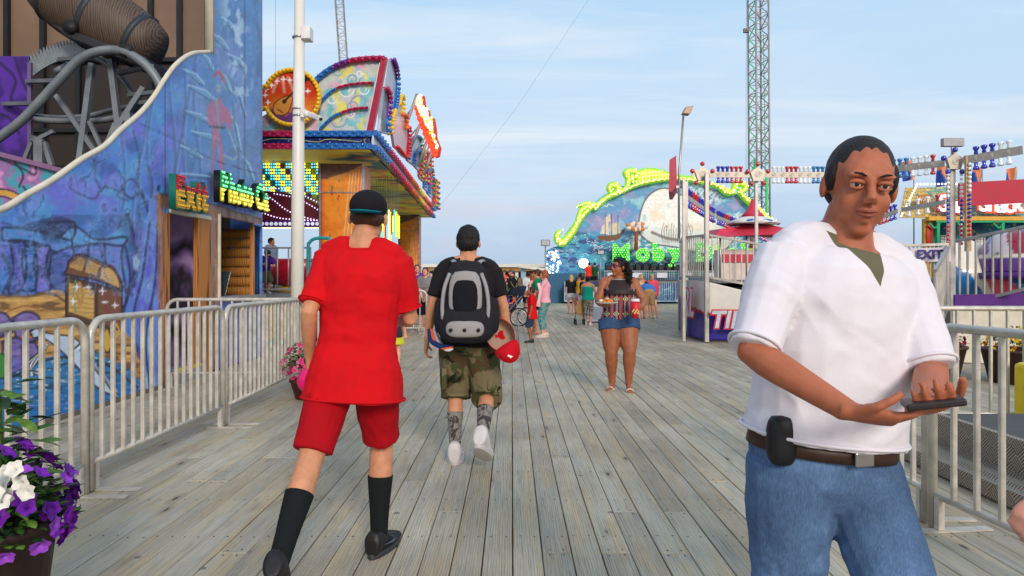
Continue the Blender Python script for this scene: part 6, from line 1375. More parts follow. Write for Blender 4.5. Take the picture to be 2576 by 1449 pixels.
def hand_mb(mb, w, d, palm, side, s, curl=.5, spread=.12, vox=.006):
    """w wrist, d direction of the hand, palm = palm normal, side: +1 thumb to +cross"""
    d = Vector(d).normalized(); palm = Vector(palm); palm = (palm-d*palm.dot(d)).normalized(); x = d.cross(palm)*side
    k = s; rings = []
    for t, hw, th in ((-.02,.026,.020), (.0,.029,.019), (.03,.038,.018), (.065,.043,.016), (.09,.041,.013)):
        c = w+d*(t*k); rings.append([c+x*(hw*k*math.cos(a))+palm*(th*k*math.sin(a)) for a in [2*PI*q/12 for q in range(12)]])
    mb.loft(rings)
    for i, (ox, L) in enumerate(((.031,.068),(.011,.078),(-.010,.073),(-.029,.058))):
        p = w+d*(.085*k)+x*(ox*k); dd = (d+x*(ox*spread*12)).normalized(); pts = [p-dd*.02*k, p]; cr = curl*(1+.12*(i-1)); ang = 0
        for seg, f in enumerate((.45, .3, .25)):
            ang += cr*(.7 if seg == 0 else 1.); v = dd*math.cos(ang)+palm*math.sin(ang); p = p+v*(L*f*k); pts.append(p)
        r = max(.0085 if i < 3 else .0075, vox*.9)*k; mb.tube(pts, [r*1.1, r*1.08, r, r*.92, r*.8], 8)
    p = w+d*(.02*k)+x*(.03*k); v = (x*.8+d*.7+palm*.35*curl).normalized(); pts = [p-v*.01*k, p+v*.035*k]; v2 = (x*.25+d*.9+palm*(.4+curl*.5)).normalized(); pts.append(pts[-1]+v2*.03*k); pts.append(pts[-1]+(v2*.9+palm*.2)*.022*k)
    mb.tube(pts, [.013*k, .011*k, .010*k, .008*k], 8)
def person(label, loc, yaw, H=1.75, build=1., legf=1., armf=1., belly=0., bust=0., hips=1., skn=((196,140,110),'tan'), lod=1, pose={}, top=None, bottom=None, shoes=None, socks=None, hair=None, face=True, group=None, base_z=0., cat='person'):
    s = H/1.75; vox = {0: .017, 1: .012, 2: .0085, 3: .0065, 4: .0052}[lod]; pose = dict(pose)
    M = Matrix.Translation(Vector(loc)) @ Matrix.Rotation(yaw, 4, 'Z'); MI = M.inverted(); M3 = M.to_3x3()
    t = thing('person', label, cat, loc, group); sm = skin(*skn)
    def L(v): return Vector(v)*s
    def tgt(k, dflt):
        if 'w'+k in pose: return MI @ Vector(pose['w'+k])
        return L(pose.get(k, dflt))
    lean = pose.get('lean', 0.); side = pose.get('side', 0.); twist = pose.get('twist', 0.)
    P = L((pose.get('px', 0), pose.get('py', 0), pose.get('pz', .93)))
    RS = Matrix.Rotation(-lean, 3, 'X') @ Matrix.Rotation(side, 3, 'Y'); RT = RS @ Matrix.Rotation(twist, 3, 'Z')
    def S(z, y=0., x=0.): return P+RS @ L((x, y, z-.93))
    N = S(1.474); hipR = P+L((.085*hips, 0, -.01)); hipL = P+L((-.085*hips, 0, -.01))
    shw = pose.get('shw', .175)*build**.5
    shR = N+RT @ L((shw, 0, -.058)); shL = N+RT @ L((-shw, 0, -.058))
    hR = tgt('hR', (.25, .06, .82)); hL = tgt('hL', (-.25, .06, .82)); fR = tgt('fR', (.10, .0, .08)); fL = tgt('fL', (-.10, .0, .08))
    eR, hR = ik(shR, hR, .285*s, .25*s, M3.inverted() @ Vector(pose['weR']) if 'weR' in pose else Vector(pose.get('eR', (.5, -.8, -.2)))); eL, hL = ik(shL, hL, .285*s, .25*s, Vector(pose.get('eL', (-.5, -.8, -.2))))
    kR, fR = ik(hipR, fR, .43*s, .43*s, Vector(pose.get('kR', (.1, 1, 0)))); kL, fL = ik(hipL, fL, .43*s, .43*s, Vector(pose.get('kL', (-.1, 1, 0))))
    b = build; fat = .5+.5*b
    # torso profile: level, half width, half depth, forward shift
    prof = [(.80,.075*hips*fat,.075*b,0), (.86,.150*hips*fat,.105*b,-.005), (.93,.165*hips*fat,.115*b,-.008), (1.03,.142*b+belly*.25,.098*b+belly*.5,belly*.4), (1.13,.145*b+belly*.25,.10*b+belly*.55,belly*.45), (1.24,.160*b,.112*b+bust*.4+belly*.2,bust*.35), (1.33,.168*b,.115*b+bust,bust*.8), (1.40,.165*b**.7,.095*b,0), (1.445,.115*b**.5,.07,-.005), (1.47,.062,.058,-.005)]
    def pat(z, P_):
        return tuple(float(np.interp(z, [p[0] for p in P_], [p[k] for p in P_])) if k else z for k in range(4))
    def torso(mb, infl=0., z0=0, z1=9, ext=0., flare=0., skirt=False):
        P_ = prof if not skirt else [(.60,)+prof[2][1:]]+prof[2:]
        pr = [p for p in P_ if z0+.012 < p[0] < z1-.012]; rings = []
        if z0 > 0: pr = [pat(max(z0, P_[0][0]), P_)]+pr
        if z1 < 9: pr = pr+[pat(z1, P_)]
        if z0 <= 0: pr = [P_[0]]+[p for p in pr if p[0] > P_[0][0]]
        if z1 >= 9 and pr[-1][0] < P_[-1][0]: pr.append(P_[-1])
        for k, (z, rx, ry, fy) in enumerate(pr):
            e = infl+(flare*max(0, 1-(z-z0)/.25)); c = S(z, fy*.6); tw = twist*min(1, max(0, (z-1.)/.35)); R = RS @ Matrix.Rotation(tw, 3, 'Z'); rings.append(ering(c, (rx+e)*s, (ry+e)*s, R))
        mb.loft(rings)
    # ---- body
    mb = MB(); torso(mb, -.004)
    arm = (.90+.35*(b-1))*armf; 
    def armtube(mb, sh, e, h, f=1., a0=0., a1=2., infl=0., n=12):
        pts = []; rr = []
        for q in np.linspace(a0, a1, 13):
            p = sh+(e-sh)*q if q <= 1 else e+(h-e)*(q-1); pts.append(p); rr.append((np.interp(q, [0,.15,.5,1,1.25,2], [.058,.056,.050,.040,.042,.027])*arm*f+infl)*s)
        mb.tube(pts, rr, n)
    def traps(mb, k=0.):
        for sh, q in ((shR, 1), (shL, -1)):
            a = S(1.485 if k == 0 else 1.456, -.02, q*(.025 if k == 0 else .045)); mb.tube([a, a+(sh-a)*.35+RS @ L((0,-.004,.010)), a+(sh-a)*.72+RS @ L((0,0,.004)), sh], [(.040+k)*s, (.046+k)*s, (.050+k)*s, (.048+k)*s*arm**.5], 12)
    traps(mb)
    for sh, e, h in ((shR, eR, hR), (shL, eL, hL)): mb.ell(sh, .054*arm*s, 12, 8); armtube(mb, sh, e, h)
    def legtube(mb, hp, k, f, a0=0., a1=2., infl=0., n=14, flare=0., fm=1.):
        pts = []; rr = []
        for q in np.linspace(a0, a1, 15):
            p = hp+(k-hp)*q if q <= 1 else k+(f-k)*(q-1); pts.append(p+Vector((0, -.012*s*math.sin(PI*max(0, q-1)) if q > 1 else 0, 0))); base = np.interp(q, [0,.3,.7,1,1.3,1.7,2], [.088,.085,.066,.054,.057,.042,.036])*(1+(legf-1)*np.interp(q, [0,.8,1.3,2], [1,1,.8,.25])); rr.append((base*(fat*hips**.5 if q < 1 else .5+.5*fat*hips**.3)+infl+flare*max(0, (q-a0)/(a1-a0)))*s)
        mb.tube(pts, rr, n)
    for hp, k, f in ((hipR, kR, fR), (hipL, kL, fL)): legtube(mb, hp, k, f)
    # hands
    for nm, e, h, sd in (('R', eR, hR, 1), ('L', eL, hL, -1)):
        d = pose.get('hd'+nm); d = (MI.to_3x3() @ Vector(d)) if d is not None else (h-e).normalized()
        pn = pose.get('pn'+nm); pn = (MI.to_3x3() @ Vector(pn)) if pn is not None else Vector((-sd, .1, 0)); ths = pose.get('th'+nm, None)
        if ths is None:
            x = d.cross(pn-d*pn.dot(d)); ths = 1 if x.y > -.001 else -1
        hand_mb(mb, h, d, pn, ths, s*(1.0 if lod > 1 else 1.05), pose.get('curl'+nm, .45), vox=vox)
    # feet directions
    def footd(nm): 
        v = pose.get('fd'+nm, (.12 if nm == 'R' else -.12, 1, -.0)); return Vector(v).normalized()
    feet = {}
    for nm, f, k in (('R', fR, kR), ('L', fL, kL)):
        d = footd(nm); sd_ = d.cross(Vector((0,0,1))).normalized(); up = sd_.cross(d)
        feet[nm] = (f, d, sd_, up)
        if shoes is None or shoes[0] == 'sandal':
            rings = []
            for tt, hw, z0, z1 in ((-.06,.026,-.075,-.0), (-.03,.034,-.078,.02), (.03,.036,-.078,.0), (.09,.042,-.078,-.035), (.14,.045,-.078,-.052), (.18,.036,-.078,-.06)):
                c = f+d*(tt*s)+up*((z0+z1)/2*s); rings.append([c+sd_*(hw*s*math.cos(a))+up*((z1-z0)/2*s*math.sin(a)) for a in [2*PI*q/12 for q in range(12)]])
            mb.loft(rings)
            for q in range(5): p = f+d*((.165-.012*q)*s)+sd_*((-.03+.016*q)*s*(1 if nm == 'L' else -1))-up*.066*s; mb.tube([p, p+d*(.03-.003*q)*s], (.0105-.001*q)*s, 6)
    # head
    hy = pose.get('head_yaw', 0.); hp_ = pose.get('head_pitch', 0.); hr = pose.get('head_roll', 0.)
    RH = (RS if lean < .9 else Matrix.Rotation(-lean*.8, 3, 'X')) @ Matrix.Rotation(hy, 3, 'Z') @ Matrix.Rotation(hp_, 3, 'X') @ Matrix.Rotation(hr, 3, 'Y')
    nk = pose.get('neck_fwd', .02); HCn = N+RS @ L((pose.get('neck_side', 0), nk, .132)); hs = s*pose.get('head_scale', 1.)*1.03
    if H < 1.35: hs *= 1.0+(1.35-H)*.75
    def Hh(x, y, z): return HCn+RH @ (Vector((x, y, z))*hs)
    def hell(mb, c, r, n=14, m=10): mb.ell(Hh(*c), [q*hs for q in r], n, m, 0, RH)
    nr_ = .060*(b**.6); mb.tube([N-RS @ L((0,.0,.05)), N+RS @ L((0,.0,.03)), HCn+RH @ (Vector((0,-.015,-.05))*hs)], [nr_*1.25*s, nr_*s, nr_*.98*s], 14)
    hell(mb, (0,-.012,.03), (.074,.093,.09)); hell(mb, (0,.022,-.03), (.060+.008*(b-1),.070,.078)); hell(mb, (0,.062,-.095), (.026,.024,.020))
    hell(mb, (0,.045,.03), (.058,.046,.05))
    if lod >= 1:
        mb.tube([Hh(0,.088,.018), Hh(0,.102,-.004), Hh(0,.115,-.028)], [.009*hs, .011*hs, .0135*hs], 8)
        for q in (-1, 1):
            hell(mb, (q*.080,-.008,-.002), (.010,.019,.031), 8, 6); hell(mb, (q*.033,.056,-.03), (.026,.026,.030), 10, 7)
            if lod >= 2:
                hell(mb, (q*.011,.106,-.030), (.009,.009,.008), 8, 6); hell(mb, (q*.030,.087,.030), (.026,.011,.008), 10, 6); hell(mb, (q*.038,.026,-.060), (.018,.036,.026), 10, 6)
        hell(mb, (0,.090,-.056), (.026,.012,.014), 10, 6)
        if lod >= 2: hell(mb, (0,.087,-.075), (.016,.012,.008), 8, 5)
    mb2 = MB(); mb2.v = [M @ Vector(v) for v in mb.v]; mb2.f = mb.f; mb2.m = mb.m
    remesh(mb2, 'body', sm, t, vox, 5, fac=.45)
    def W_(mbx, name, mats, vx=None, smi=4, wr=0, raw=False, **kw):
        mbx.v = [tuple(M @ Vector(v)) for v in mbx.v]
        if raw: return mbx.build(name, mats, t, True)
        return remesh(mbx, name, mats, t, vx or vox, smi, wr, **kw)
    # face details
    if lod >= 2 and face:
        for q in (-1, 1):
            e = MB(); hl = lambda c, r, mi=0: e.ell(Hh(*c), [k_*hs for k_ in r], 14, 10, mi, RH)
            hl((q*.0305,.0815,.008), (.0120,.0118,.0100)); hl((q*.0305,.0908,.008), (.0058,.0042,.0058), 1); hl((q*.0305,.0942,.008), (.0027,.0013,.0027), 2); W_(e, 'eye', [mat('eye_white', (214,206,200), .25, var=0, bump=0), mat('iris_brown', (66,40,26), .2, var=0, bump=0), mat('pupil', (8,8,8), .1, var=0, bump=0)], raw=True)
            e = MB(); e.tube([Hh(q*(.0305+.016*math.cos(a)), .0865+.0065*math.sin(a), .0095+.0062*math.sin(a)) for a in np.linspace(.1, PI-.1, 8)], [.0024*hs, .004*hs, .005*hs, .0052*hs, .0052*hs, .005*hs, .004*hs, .0024*hs], 6); e.tube([Hh(q*(.0305+.015*math.cos(a)), .0862+.006*math.sin(a), .0055-.0065*math.sin(a)) for a in np.linspace(.2, PI-.2, 7)], .0026*hs, 6); W_(e, 'eyelid', sm, raw=True)
            e = MB(); e.tube([Hh(q*x, y, z) for x, y, z in ((.014,.0975,.0275),(.026,.0985,.033),(.038,.093,.0335),(.049,.082,.028))], [.0028*hs, .0042*hs, .0036*hs, .0016*hs], 6, sq=.6); W_(e, 'eyebrow', (hair and hair[1]) or mat('hair_dark', (30,22,18), .7), raw=True)
        e = MB(); e.tube([Hh(x, y, -.0515+z) for x, y, z in ((-.024,.092,-.001),(-.012,.1005,.0005),(0,.1025,-.001),(.012,.1005,.0005),(.024,.092,-.001))], [.0018*hs, .0042*hs, .0042*hs, .0042*hs, .0018*hs], 8, sq=.8); e.tube([Hh(x, y, -.0605+z) for x, y, z in ((-.023,.091,.003),(-.01,.100,-.001),(0,.1015,-.001),(.01,.100,-.001),(.023,.091,.003))], [.0018*hs, .0048*hs, .0054*hs, .0048*hs, .0018*hs], 8, sq=.8)
        lc = tuple(int(a*.5+b_*.5) for a, b_ in zip(tuple(int(c*.72) for c in skn[0]), (160,70,70))); W_(e, 'lips', mat('lips_'+skn[1], lc, .4, var=.1), raw=True)
    # ---- clothing
    if bottom:
        kind, m = bottom[0], bottom[1]; end = bottom[2]; infl = bottom[3] if len(bottom) > 3 else .016; wst = bottom[4] if len(bottom) > 4 else 1.0
        mb = MB(); torso(mb, infl*.7, .80, wst)
        if kind == 'skirt':
            mb = MB(); rings = []
            for q in np.linspace(0, 1, 7): c = P*(1-q)+((kR+kL)/2)*q*end+P*(1-end)*q; r = (.15+.09*q); c = P+((kR+kL)/2-P)*(q*end)+Vector((0,0,.07*s*(1-q))); rings.append([c+Vector((math.cos(a)*r*(1+.08*math.cos(a*7)*q), math.sin(a)*r*.8*(1+.08*math.cos(a*7)*q), 0))*s*(.9+.2*hips-.1) for a in [2*PI*k/28 for k in range(28)]])
            mb.loft(rings)
        else:
            for hp, k, f in ((hipR, kR, fR), (hipL, kL, fL)): legtube(mb, hp, k, f, .0, end, infl, flare=(bottom[5] if len(bottom) > 5 else .01), n=18)
        W_(mb, {'skirt': 'skirt', 'shorts': 'shorts', 'jeans': 'jeans', 'capri': 'trousers'}.get(kind, 'trousers'), m, wr=.010*s if lod else .004, wf=(7, 11), seed=3)
        if kind == 'jeans' and lod >= 2:
            mb = MB(); rings = [ering(S(z), np.interp(z, [p[0] for p in prof], [p[1] for p in prof])*s+(infl*.7+.008)*s, (np.interp(z, [p[0] for p in prof], [p[2] for p in prof])+infl*.7+.008)*s, RS, 28) for z in (.935, .972)]; mb.loft(rings); W_(mb, 'belt', mat('belt_leather', (58,38,28), .45), raw=True)
    if top:
        kind, m = top[0], top[1]; hem = top[2]; infl = top[3]; slv = top[4]; mb = MB()
        zt_ = {'tee': 1.45, 'polo': 1.46, 'tank': 1.38, 'halter': 1.33, 'jacket': 1.46}[kind]
        torso(mb, infl, hem, zt_, flare=top[5] if len(top) > 5 else .012, skirt=True)
        if kind in ('tee', 'polo', 'jacket'):
            for sh, e, h in ((shR, eR, hR), (shL, eL, hL)): mb.ell(sh, (.053*arm+infl*.4)*s, 14, 10); armtube(mb, sh, e, h, 1., 0, slv, infl*.6+.005, 14)
            traps(mb, infl*.45+.009)
            rings = [ering(S(z, -.004), rx*s, ry*s, RS) for z, rx, ry in ((1.40,.13*b**.5+infl*.4,.085+infl*.4), (1.445,.10*b**.5,.072), (1.462,.078,.066))]; mb.loft(rings)
        W_(mb, {'tee': 'shirt', 'polo': 'shirt', 'tank': 'tank_top', 'halter': 'halter_top', 'jacket': 'jacket'}[kind], m, wr=(.013 if lod else .006)*s*(1 if kind != 'halter' else .3), wf=(5, 9), seed=1, smi=5)
        if lod >= 3 and kind == 'tee':
            mb = MB(); rr_ = pat(max(hem, .6), [(.60,)+prof[2][1:]]+prof[2:]); fl_ = top[5] if len(top) > 5 else .012; g = ering(S(hem+.012, rr_[3]*.6), (rr_[1]+infl+fl_+.002)*s, (rr_[2]+infl+fl_+.002)*s, RS, 40); mb.tube(g+[g[0]], .0045*s, 6, cap=False)
            for sh, e, h in ((shR, eR, hR), (shL, eL, hL)):
                c = sh+(e-sh)*(slv-.05); ax = (e-sh).normalized(); u = ax.orthogonal().normalized(); w = ax.cross(u); r = (np.interp(slv, [0,.15,.5,1,1.25,2], [.058,.056,.050,.040,.042,.027])*arm+infl*.6+.007)*s; g = [c+(u*math.cos(a)+w*math.sin(a))*r for a in np.linspace(0, 2*PI, 30)]; mb.tube(g, .0045*s, 6, cap=False)
            W_(mb, 'hem_band', m, raw=True)
        if kind in ('tank', 'halter') and lod >= 0:
            for q in (-1, 1): mb = MB(); mb.tube(spline([S(1.34, .09+bust*.9, q*.09), S(1.43, .06, q*.085), S(1.455, .0, q*.075), S(1.41, -.07, q*.075), S(1.34, -.105, q*.08)], 4), .012*s if kind == 'tank' else .007*s, 6); W_(mb, 'strap', m, raw=True)
        if kind == 'polo':
            mb = MB(); mb.loft([ering(S(1.45, -.002), .082*s, .072*s, RS), ering(S(1.49, -.01), .070*s, .066*s, RS)]); W_(mb, 'collar', m, vx=.006)
    if shoes:
        kind, m = shoes[0], shoes[1]
        for nm in ('R', 'L'):
            f, d, sd_, up = feet[nm]
            if kind == 'sandal':
                mb = MB(); n = 16; o_ = []
                for zz in (-.085, -.078): o_.append([f+d*((.06+.125*math.cos(a))*s)+sd_*((.045+.004*math.cos(a))*s*math.sin(a))+up*zz*s for a in [2*PI*k/n for k in range(n)]])
                mb.loft(o_); W_(mb, 'sandal', m, raw=True)
                mb = MB(); mb.tube([f+d*.11*s+sd_*(.047*s*math.cos(a))+up*((-.078+.042*math.sin(a))*s) for a in np.linspace(0, PI, 8)], .009*s, 6); W_(mb, 'sandal_strap', m, raw=True); continue
            mb = MB(); rings = []
            hi = .06 if kind == 'hightop' else .024; wk_ = 1.22 if kind == 'hightop' else 1.05
            for tt, hw, z0, z1 in ((-.088,.030,-.07,.0+hi*.6), (-.074,.040,-.07,.02+hi), (-.03,.042,-.07,.025+hi), (.03,.044,-.07,.012+hi*.5), (.07,.046,-.07,-.012), (.12,.050,-.07,-.022), (.165,.047,-.07,-.028), (.20,.030,-.068,-.042)):
                c = f+d*(tt*s)+up*((z0+z1)/2*s); rings.append([c+sd_*(hw*wk_*s*math.copysign(abs(math.cos(a))**.75, math.cos(a)))+up*((z1-z0)/2*s*math.sin(a)) for a in [2*PI*q/16 for q in range(16)]])
            mb.loft(rings); sh_ = W_(mb, 'shoe', m, wr=.0)
            mb = MB(); o_ = []
            for zz, e in ((-.088, 0), (-.075, .004), (-.055, .002)): o_.append([f+d*((.057+(.15+e)*math.cos(a))*s)+sd_*((.048+e+.006*math.cos(a))*wk_*s*math.sin(a))+up*zz*s for a in [2*PI*k/24 for k in range(24)]])
            mb.loft(o_); mb.v = [tuple(M @ Vector(v)) for v in mb.v]; mb.build('sole', shoes[2] if len(shoes) > 2 else m, sh_, True, bevel=.003)
            if lod >= 2:
                mb = MB()
                for k in range(4): q = .03+.025*k; zz = .004+hi*.3-.012*k-.008; mb.tube([f+d*q*s+sd_*.026*s+up*(zz-.01)*s, f+d*(q+.012)*s+up*(zz+.004)*s, f+d*q*s-sd_*.026*s+up*(zz-.01)*s], .004*s, 5)
                mb.v = [tuple(M @ Vector(v)) for v in mb.v]; mb.build('lace', shoes[3] if len(shoes) > 3 else m, sh_, True)
    if socks:
        for k, f in ((kR, fR), (kL, fL)): mb = MB(); legtube(mb, k, k, f, socks[1], 2.0, .004); W_(mb, 'sock', socks[0], raw=True)
    # ---- hair
    if hair:
        kind, m = hair[0], hair[1]; mb = MB()
        hv = max(vox*.8, .005)
        def he(c, r): mb.ell(Hh(*c), [q*hs for q in r], 16, 12, 0, RH)
        if kind in ('short', 'buzz', 'long', 'bob', 'bun', 'curly'):
            g = .004 if kind == 'buzz' else .010; he((0,-.024 if kind == 'buzz' else -.020,.040), (.074+g,.092+g,.085+g))
            he((0,-.045,.0), (.070+g,.064+g,.065)); 
            if kind not in ('buzz',): he((0,.035,.088), (.058,.050,.030))
            for q in (-1, 1): he((q*.068,.0,.025), (.016,.03,.038))
        if kind == 'long':
            he((0,-.065,-.03), (.082,.055,.10)); he((0,-.085,-.13), (.078,.04,.12)); he((0,-.085,-.25), (.065,.03,.10))
            for q in (-1, 1): he((q*.075,-.02,-.05), (.020,.045,.10)); he((q*.06,-.06,-.17), (.03,.03,.10))
        if kind == 'bob':
            he((0,-.05,-.01), (.088,.070,.075))
            for q in (-1, 1): he((q*.078,-.005,-.01), (.020,.045,.055))
        if kind == 'bun': he((0,-.115,.06), (.042,.042,.042))
        if kind != 'curly': W_(mb, 'hair', m, vx=hv, smi=2, wr=((0 if lod > 3 else .002) if kind == 'buzz' else .009)*s, wf=(46, 22), seed=7)
        else:
            W_(mb, 'hair', m, vx=hv, smi=1, wr=.014, wf=(60, 60), seed=7); mb = MB(); rs = random.Random(4)
            for k in range(210):
                a = rs.uniform(-PI*.42, PI*.42); z = rs.uniform(-.22, .085); r = .088+rs.uniform(0, .045)+(.04 if z < .0 else 0); x = r*math.sin(a)*.9; y = -r*math.cos(a)*.85-.005; pts = []; ph = rs.uniform(0, 6); L_ = rs.uniform(.05, .10)
                for q in range(8): pts.append(Hh(x*(1+q*.03)+.009*math.cos(ph+q*1.3), y*(1+q*.03)+.009*math.sin(ph+q*1.3), z-L_*q/7*.7))
                mb.tube(pts, [.008*hs]*7+[.003*hs], 5)
            W_(mb, 'curls', m, raw=True)
        if kind == 'cap':
            he((0,-.016,.052), (.086,.104,.078)); W_(mb, 'cap_crown', m, vx=hv, smi=3); dr = hair[2]; bm_ = hair[3] if len(hair) > 3 else m; mb = MB(); rings = []
            n = 14
            for zz in (.0, -.006): rings.append([Hh(.072*math.cos(a), dr*(.075+(.105 if math.sin(a) > 0 else .02)*abs(math.sin(a))), .036+zz-.020*abs(math.sin(a))-.008*math.cos(a)**2) for a in [2*PI*k/n for k in range(n)]])
            mb.loft(rings); W_(mb, 'cap_brim', bm_, raw=True)
            mb = MB(); mb.ell(Hh(0,-.03*1,-.0), [q*hs for q in (.079,.074,.045)], 14, 8, 0, RH); W_(mb, 'hair', hair[4] if len(hair) > 4 else mat('hair_brown', (70,48,34), .7), vx=hv, smi=2, wr=.004)
    info = dict(t=t, M=M, H=Hh, S=S, hR=M @ hR, hL=M @ hL, s=s, shR=shR, shL=shL, P=P, RS=RS, feet=feet, hs=hs, eR=eR, eL=eL, RH=RH)
    return info
# ============ PEOPLE ============
def hairm(nm, rgb): return mat('hair_'+nm, rgb, .55, var=.5, scale=60, bump=.8, bscale=220, spec=.35, bdist=.006)
def cloth(nm, rgb=None, var=.14, b=.5): return MATS.get('cloth_'+nm) or mat('cloth_'+nm, rgb, .85, var=var, scale=9, bump=b, bscale=420, spec=.15, bdist=.002)
hblk = hairm('black', (22,18,17)); hbrn = hairm('brown', (72,46,30)); hblo = hairm('blonde', (206,170,110)); hred = hairm('auburn', (156,88,54)); hgry = hairm('grey', (120,112,104))
tan = ((206,144,108), 'tan'); fair = ((222,164,134), 'fair'); brown = ((150,92,62), 'brown'); warm = ((190,112,76), 'warm'); pink_ = ((226,160,138), 'pink')
def denim(nm, rgb):
    m, nt, b = nodes('denim_'+nm); v = coords(nt); c = lin(rgb); n1 = noise(nt, v, 5, 4, .6); n2 = noise(nt, coords(nt, (300,300,60)), 1, 2)
    base = ramp(nt, n1, [(.32, tuple(x*.62 for x in c)), (.55, c), (.72, tuple(min(1, x*1.7+.02) for x in c))]); base = mixc(nt, base, ramp(nt, n2, [(.35, (.75,.77,.8)), (.65, (1.12,1.1,1.08))]), 1, 'MULTIPLY')
    nt.links.new(base, b.inputs['Base Color']); b.inputs['Roughness'].default_value = .85; b.inputs['Specular IOR Level'].default_value = .15; addbump(nt, b, noise(nt, v, 300, 2), .5, .002); return m
def camo():
    m, nt, b = nodes('camouflage'); v = coords(nt); a = noise(nt, v, 7, 3, .5, .8); c = noise(nt, coords(nt, (1,1,.8)), 9, 3, .5, .6); d = noise(nt, coords(nt, (.8,1,1.1)), 11, 2, .5, .5)
    base = mixc(nt, lin((116,106,80)), lin((70,78,48)), ramp(nt, a, [(.49, (0,0,0)), (.52, (1,1,1))])); base = mixc(nt, base, lin((84,64,44)), ramp(nt, c, [(.55, (0,0,0)), (.58, (1,1,1))])); base = mixc(nt, base, lin((34,36,28)), ramp(nt, d, [(.62, (0,0,0)), (.65, (1,1,1))]))
    nt.links.new(base, b.inputs['Base Color']); b.inputs['Roughness'].default_value = .85; b.inputs['Specular IOR Level'].default_value = .15; addbump(nt, b, noise(nt, v, 300, 2), .5, .002); return m
def tribal():
    m, nt, b = nodes('patterned_fabric'); tc = nt.nodes.new('ShaderNodeTexCoord'); sp = nt.nodes.new('ShaderNodeSeparateXYZ'); nt.links.new(tc.outputs['Object'], sp.inputs[0])
    sx = math_(nt, 'ABSOLUTE', sp.outputs[0]); fx = math_(nt, 'FRACT', math_(nt, 'MULTIPLY', math_(nt, 'ADD', sx, .015), 9.)); stripes = ramp(nt, fx, [(0, lin((120,118,128))), (.18, lin((110,30,46))), (.24, lin((196,70,84))), (.32, lin((24,20,30))), (.46, lin((140,138,146))), (.6, lin((110,110,124))), (.72, lin((30,24,36))), (.86, lin((170,56,66)))]); nt.nodes[-1]
    for n in nt.nodes:
        if n.bl_idname == 'ShaderNodeValToRGB': n.color_ramp.interpolation = 'CONSTANT'
    u = math_(nt, 'ABSOLUTE', math_(nt, 'SUBTRACT', math_(nt, 'FRACT', math_(nt, 'MULTIPLY', sx, 9.)), .5)); w = math_(nt, 'ABSOLUTE', math_(nt, 'SUBTRACT', math_(nt, 'FRACT', math_(nt, 'MULTIPLY', sp.outputs[2], 11.)), .5)); dd = math_(nt, 'ADD', u, w)
    dm = ramp(nt, dd, [(0, lin((150,220,190))), (.14, lin((20,18,26))), (.26, lin((226,220,150))), (.34, lin((150,40,56))), (.44, (0,0,0))]); nt.nodes[-1].color_ramp.interpolation = 'CONSTANT' if hasattr(nt.nodes[-1], 'color_ramp') else 0
    msk = math_(nt, 'LESS_THAN', dd, .44); k = math_(nt, 'LESS_THAN', math_(nt, 'FRACT', math_(nt, 'MULTIPLY', sp.outputs[2], 5.5)), .5); base = mixc(nt, stripes, dm, math_(nt, 'MULTIPLY', msk, k))
    zz = math_(nt, 'FRACT', math_(nt, 'MULTIPLY', sp.outputs[2], 34.)); base = mixc(nt, base, ramp(nt, zz, [(.0, (.6,.6,.62)), (.3, (1.1,1.1,1.1)), (1, (.8,.8,.8))]), .5, 'MULTIPLY')
    nt.links.new(base, b.inputs['Base Color']); b.inputs['Roughness'].default_value = .75; b.inputs['Specular IOR Level'].default_value = .2; return m
def print_cloth(nm, bg, c1, c2, sc=22):
    m, nt, b = nodes('print_'+nm); v = coords(nt); a = noise(nt, v, sc, 3, .6, 1.2); c = noise(nt, coords(nt, (1.2,1,.9)), sc*1.3, 2, .5, 1.5)
    base = mixc(nt, lin(bg), lin(c1), ramp(nt, a, [(.5, (0,0,0)), (.53, (1,1,1))])); base = mixc(nt, base, lin(c2), ramp(nt, c, [(.58, (0,0,0)), (.6, (1,1,1))])); nt.links.new(base, b.inputs['Base Color']); b.inputs['Roughness'].default_value = .85; return m
blkshoe = mat('shoe_black', (24,24,26), .5, var=.2); whshoe = mat('shoe_white', (214,208,206), .5, var=.1); dksole = mat('sole_dark', (52,54,58), .6); whsole = mat('sole_white', (206,200,196), .6); greyl = mat('lace_grey', (90,96,104), .6)
# 1 man in red
R1 = person('man in red T-shirt and shorts walking away, with black socks and a backward cap', (-.75, 3.28, 0), .04, 1.84, 1.02, skn=tan, lod=3,
    pose=dict(wfR=(-.67, 3.44, .085), wfL=(-.965, 2.80, .19), fdL=(-.05, .75, -.62), fdR=(.28, 1, 0), whL=(-.985, 3.32, 1.0), whR=(-.60, 3.60, 1.16), eR=(.5, -.5, -1), eL=(-.1, -1, 0), side=.05, lean=.06, twist=-.12, shw=.155, curlL=.9, curlR=.7, pz=.92, neck_side=.012),
    top=('tee', cloth('red', (206,16,26)), .77, .030, .86, .034), bottom=('shorts', cloth('red_shorts', (172,12,26)), .90, .018, 1.0, .012), shoes=('sneaker', blkshoe, dksole, greyl), socks=(cloth('sock_black', (26,30,32)), 1.32), hair=('cap', cloth('cap_black', (30,28,32)), -1, cloth('cap_teal', (10,110,130)), hbrn))
bl_ = thing('pink_ball', 'round bright pink ball carried low in the hand of the man in red', 'ball', (-1.02, 3.32, .83)); MB().ell(R1['hL']+Vector((.0,.01,-.115)), .062, 20, 14).build('ball', mat('ball_pink', (226,16,110), .35), bl_, True)
f, d, sd_, up = R1['feet']['R']; q = R1['M']
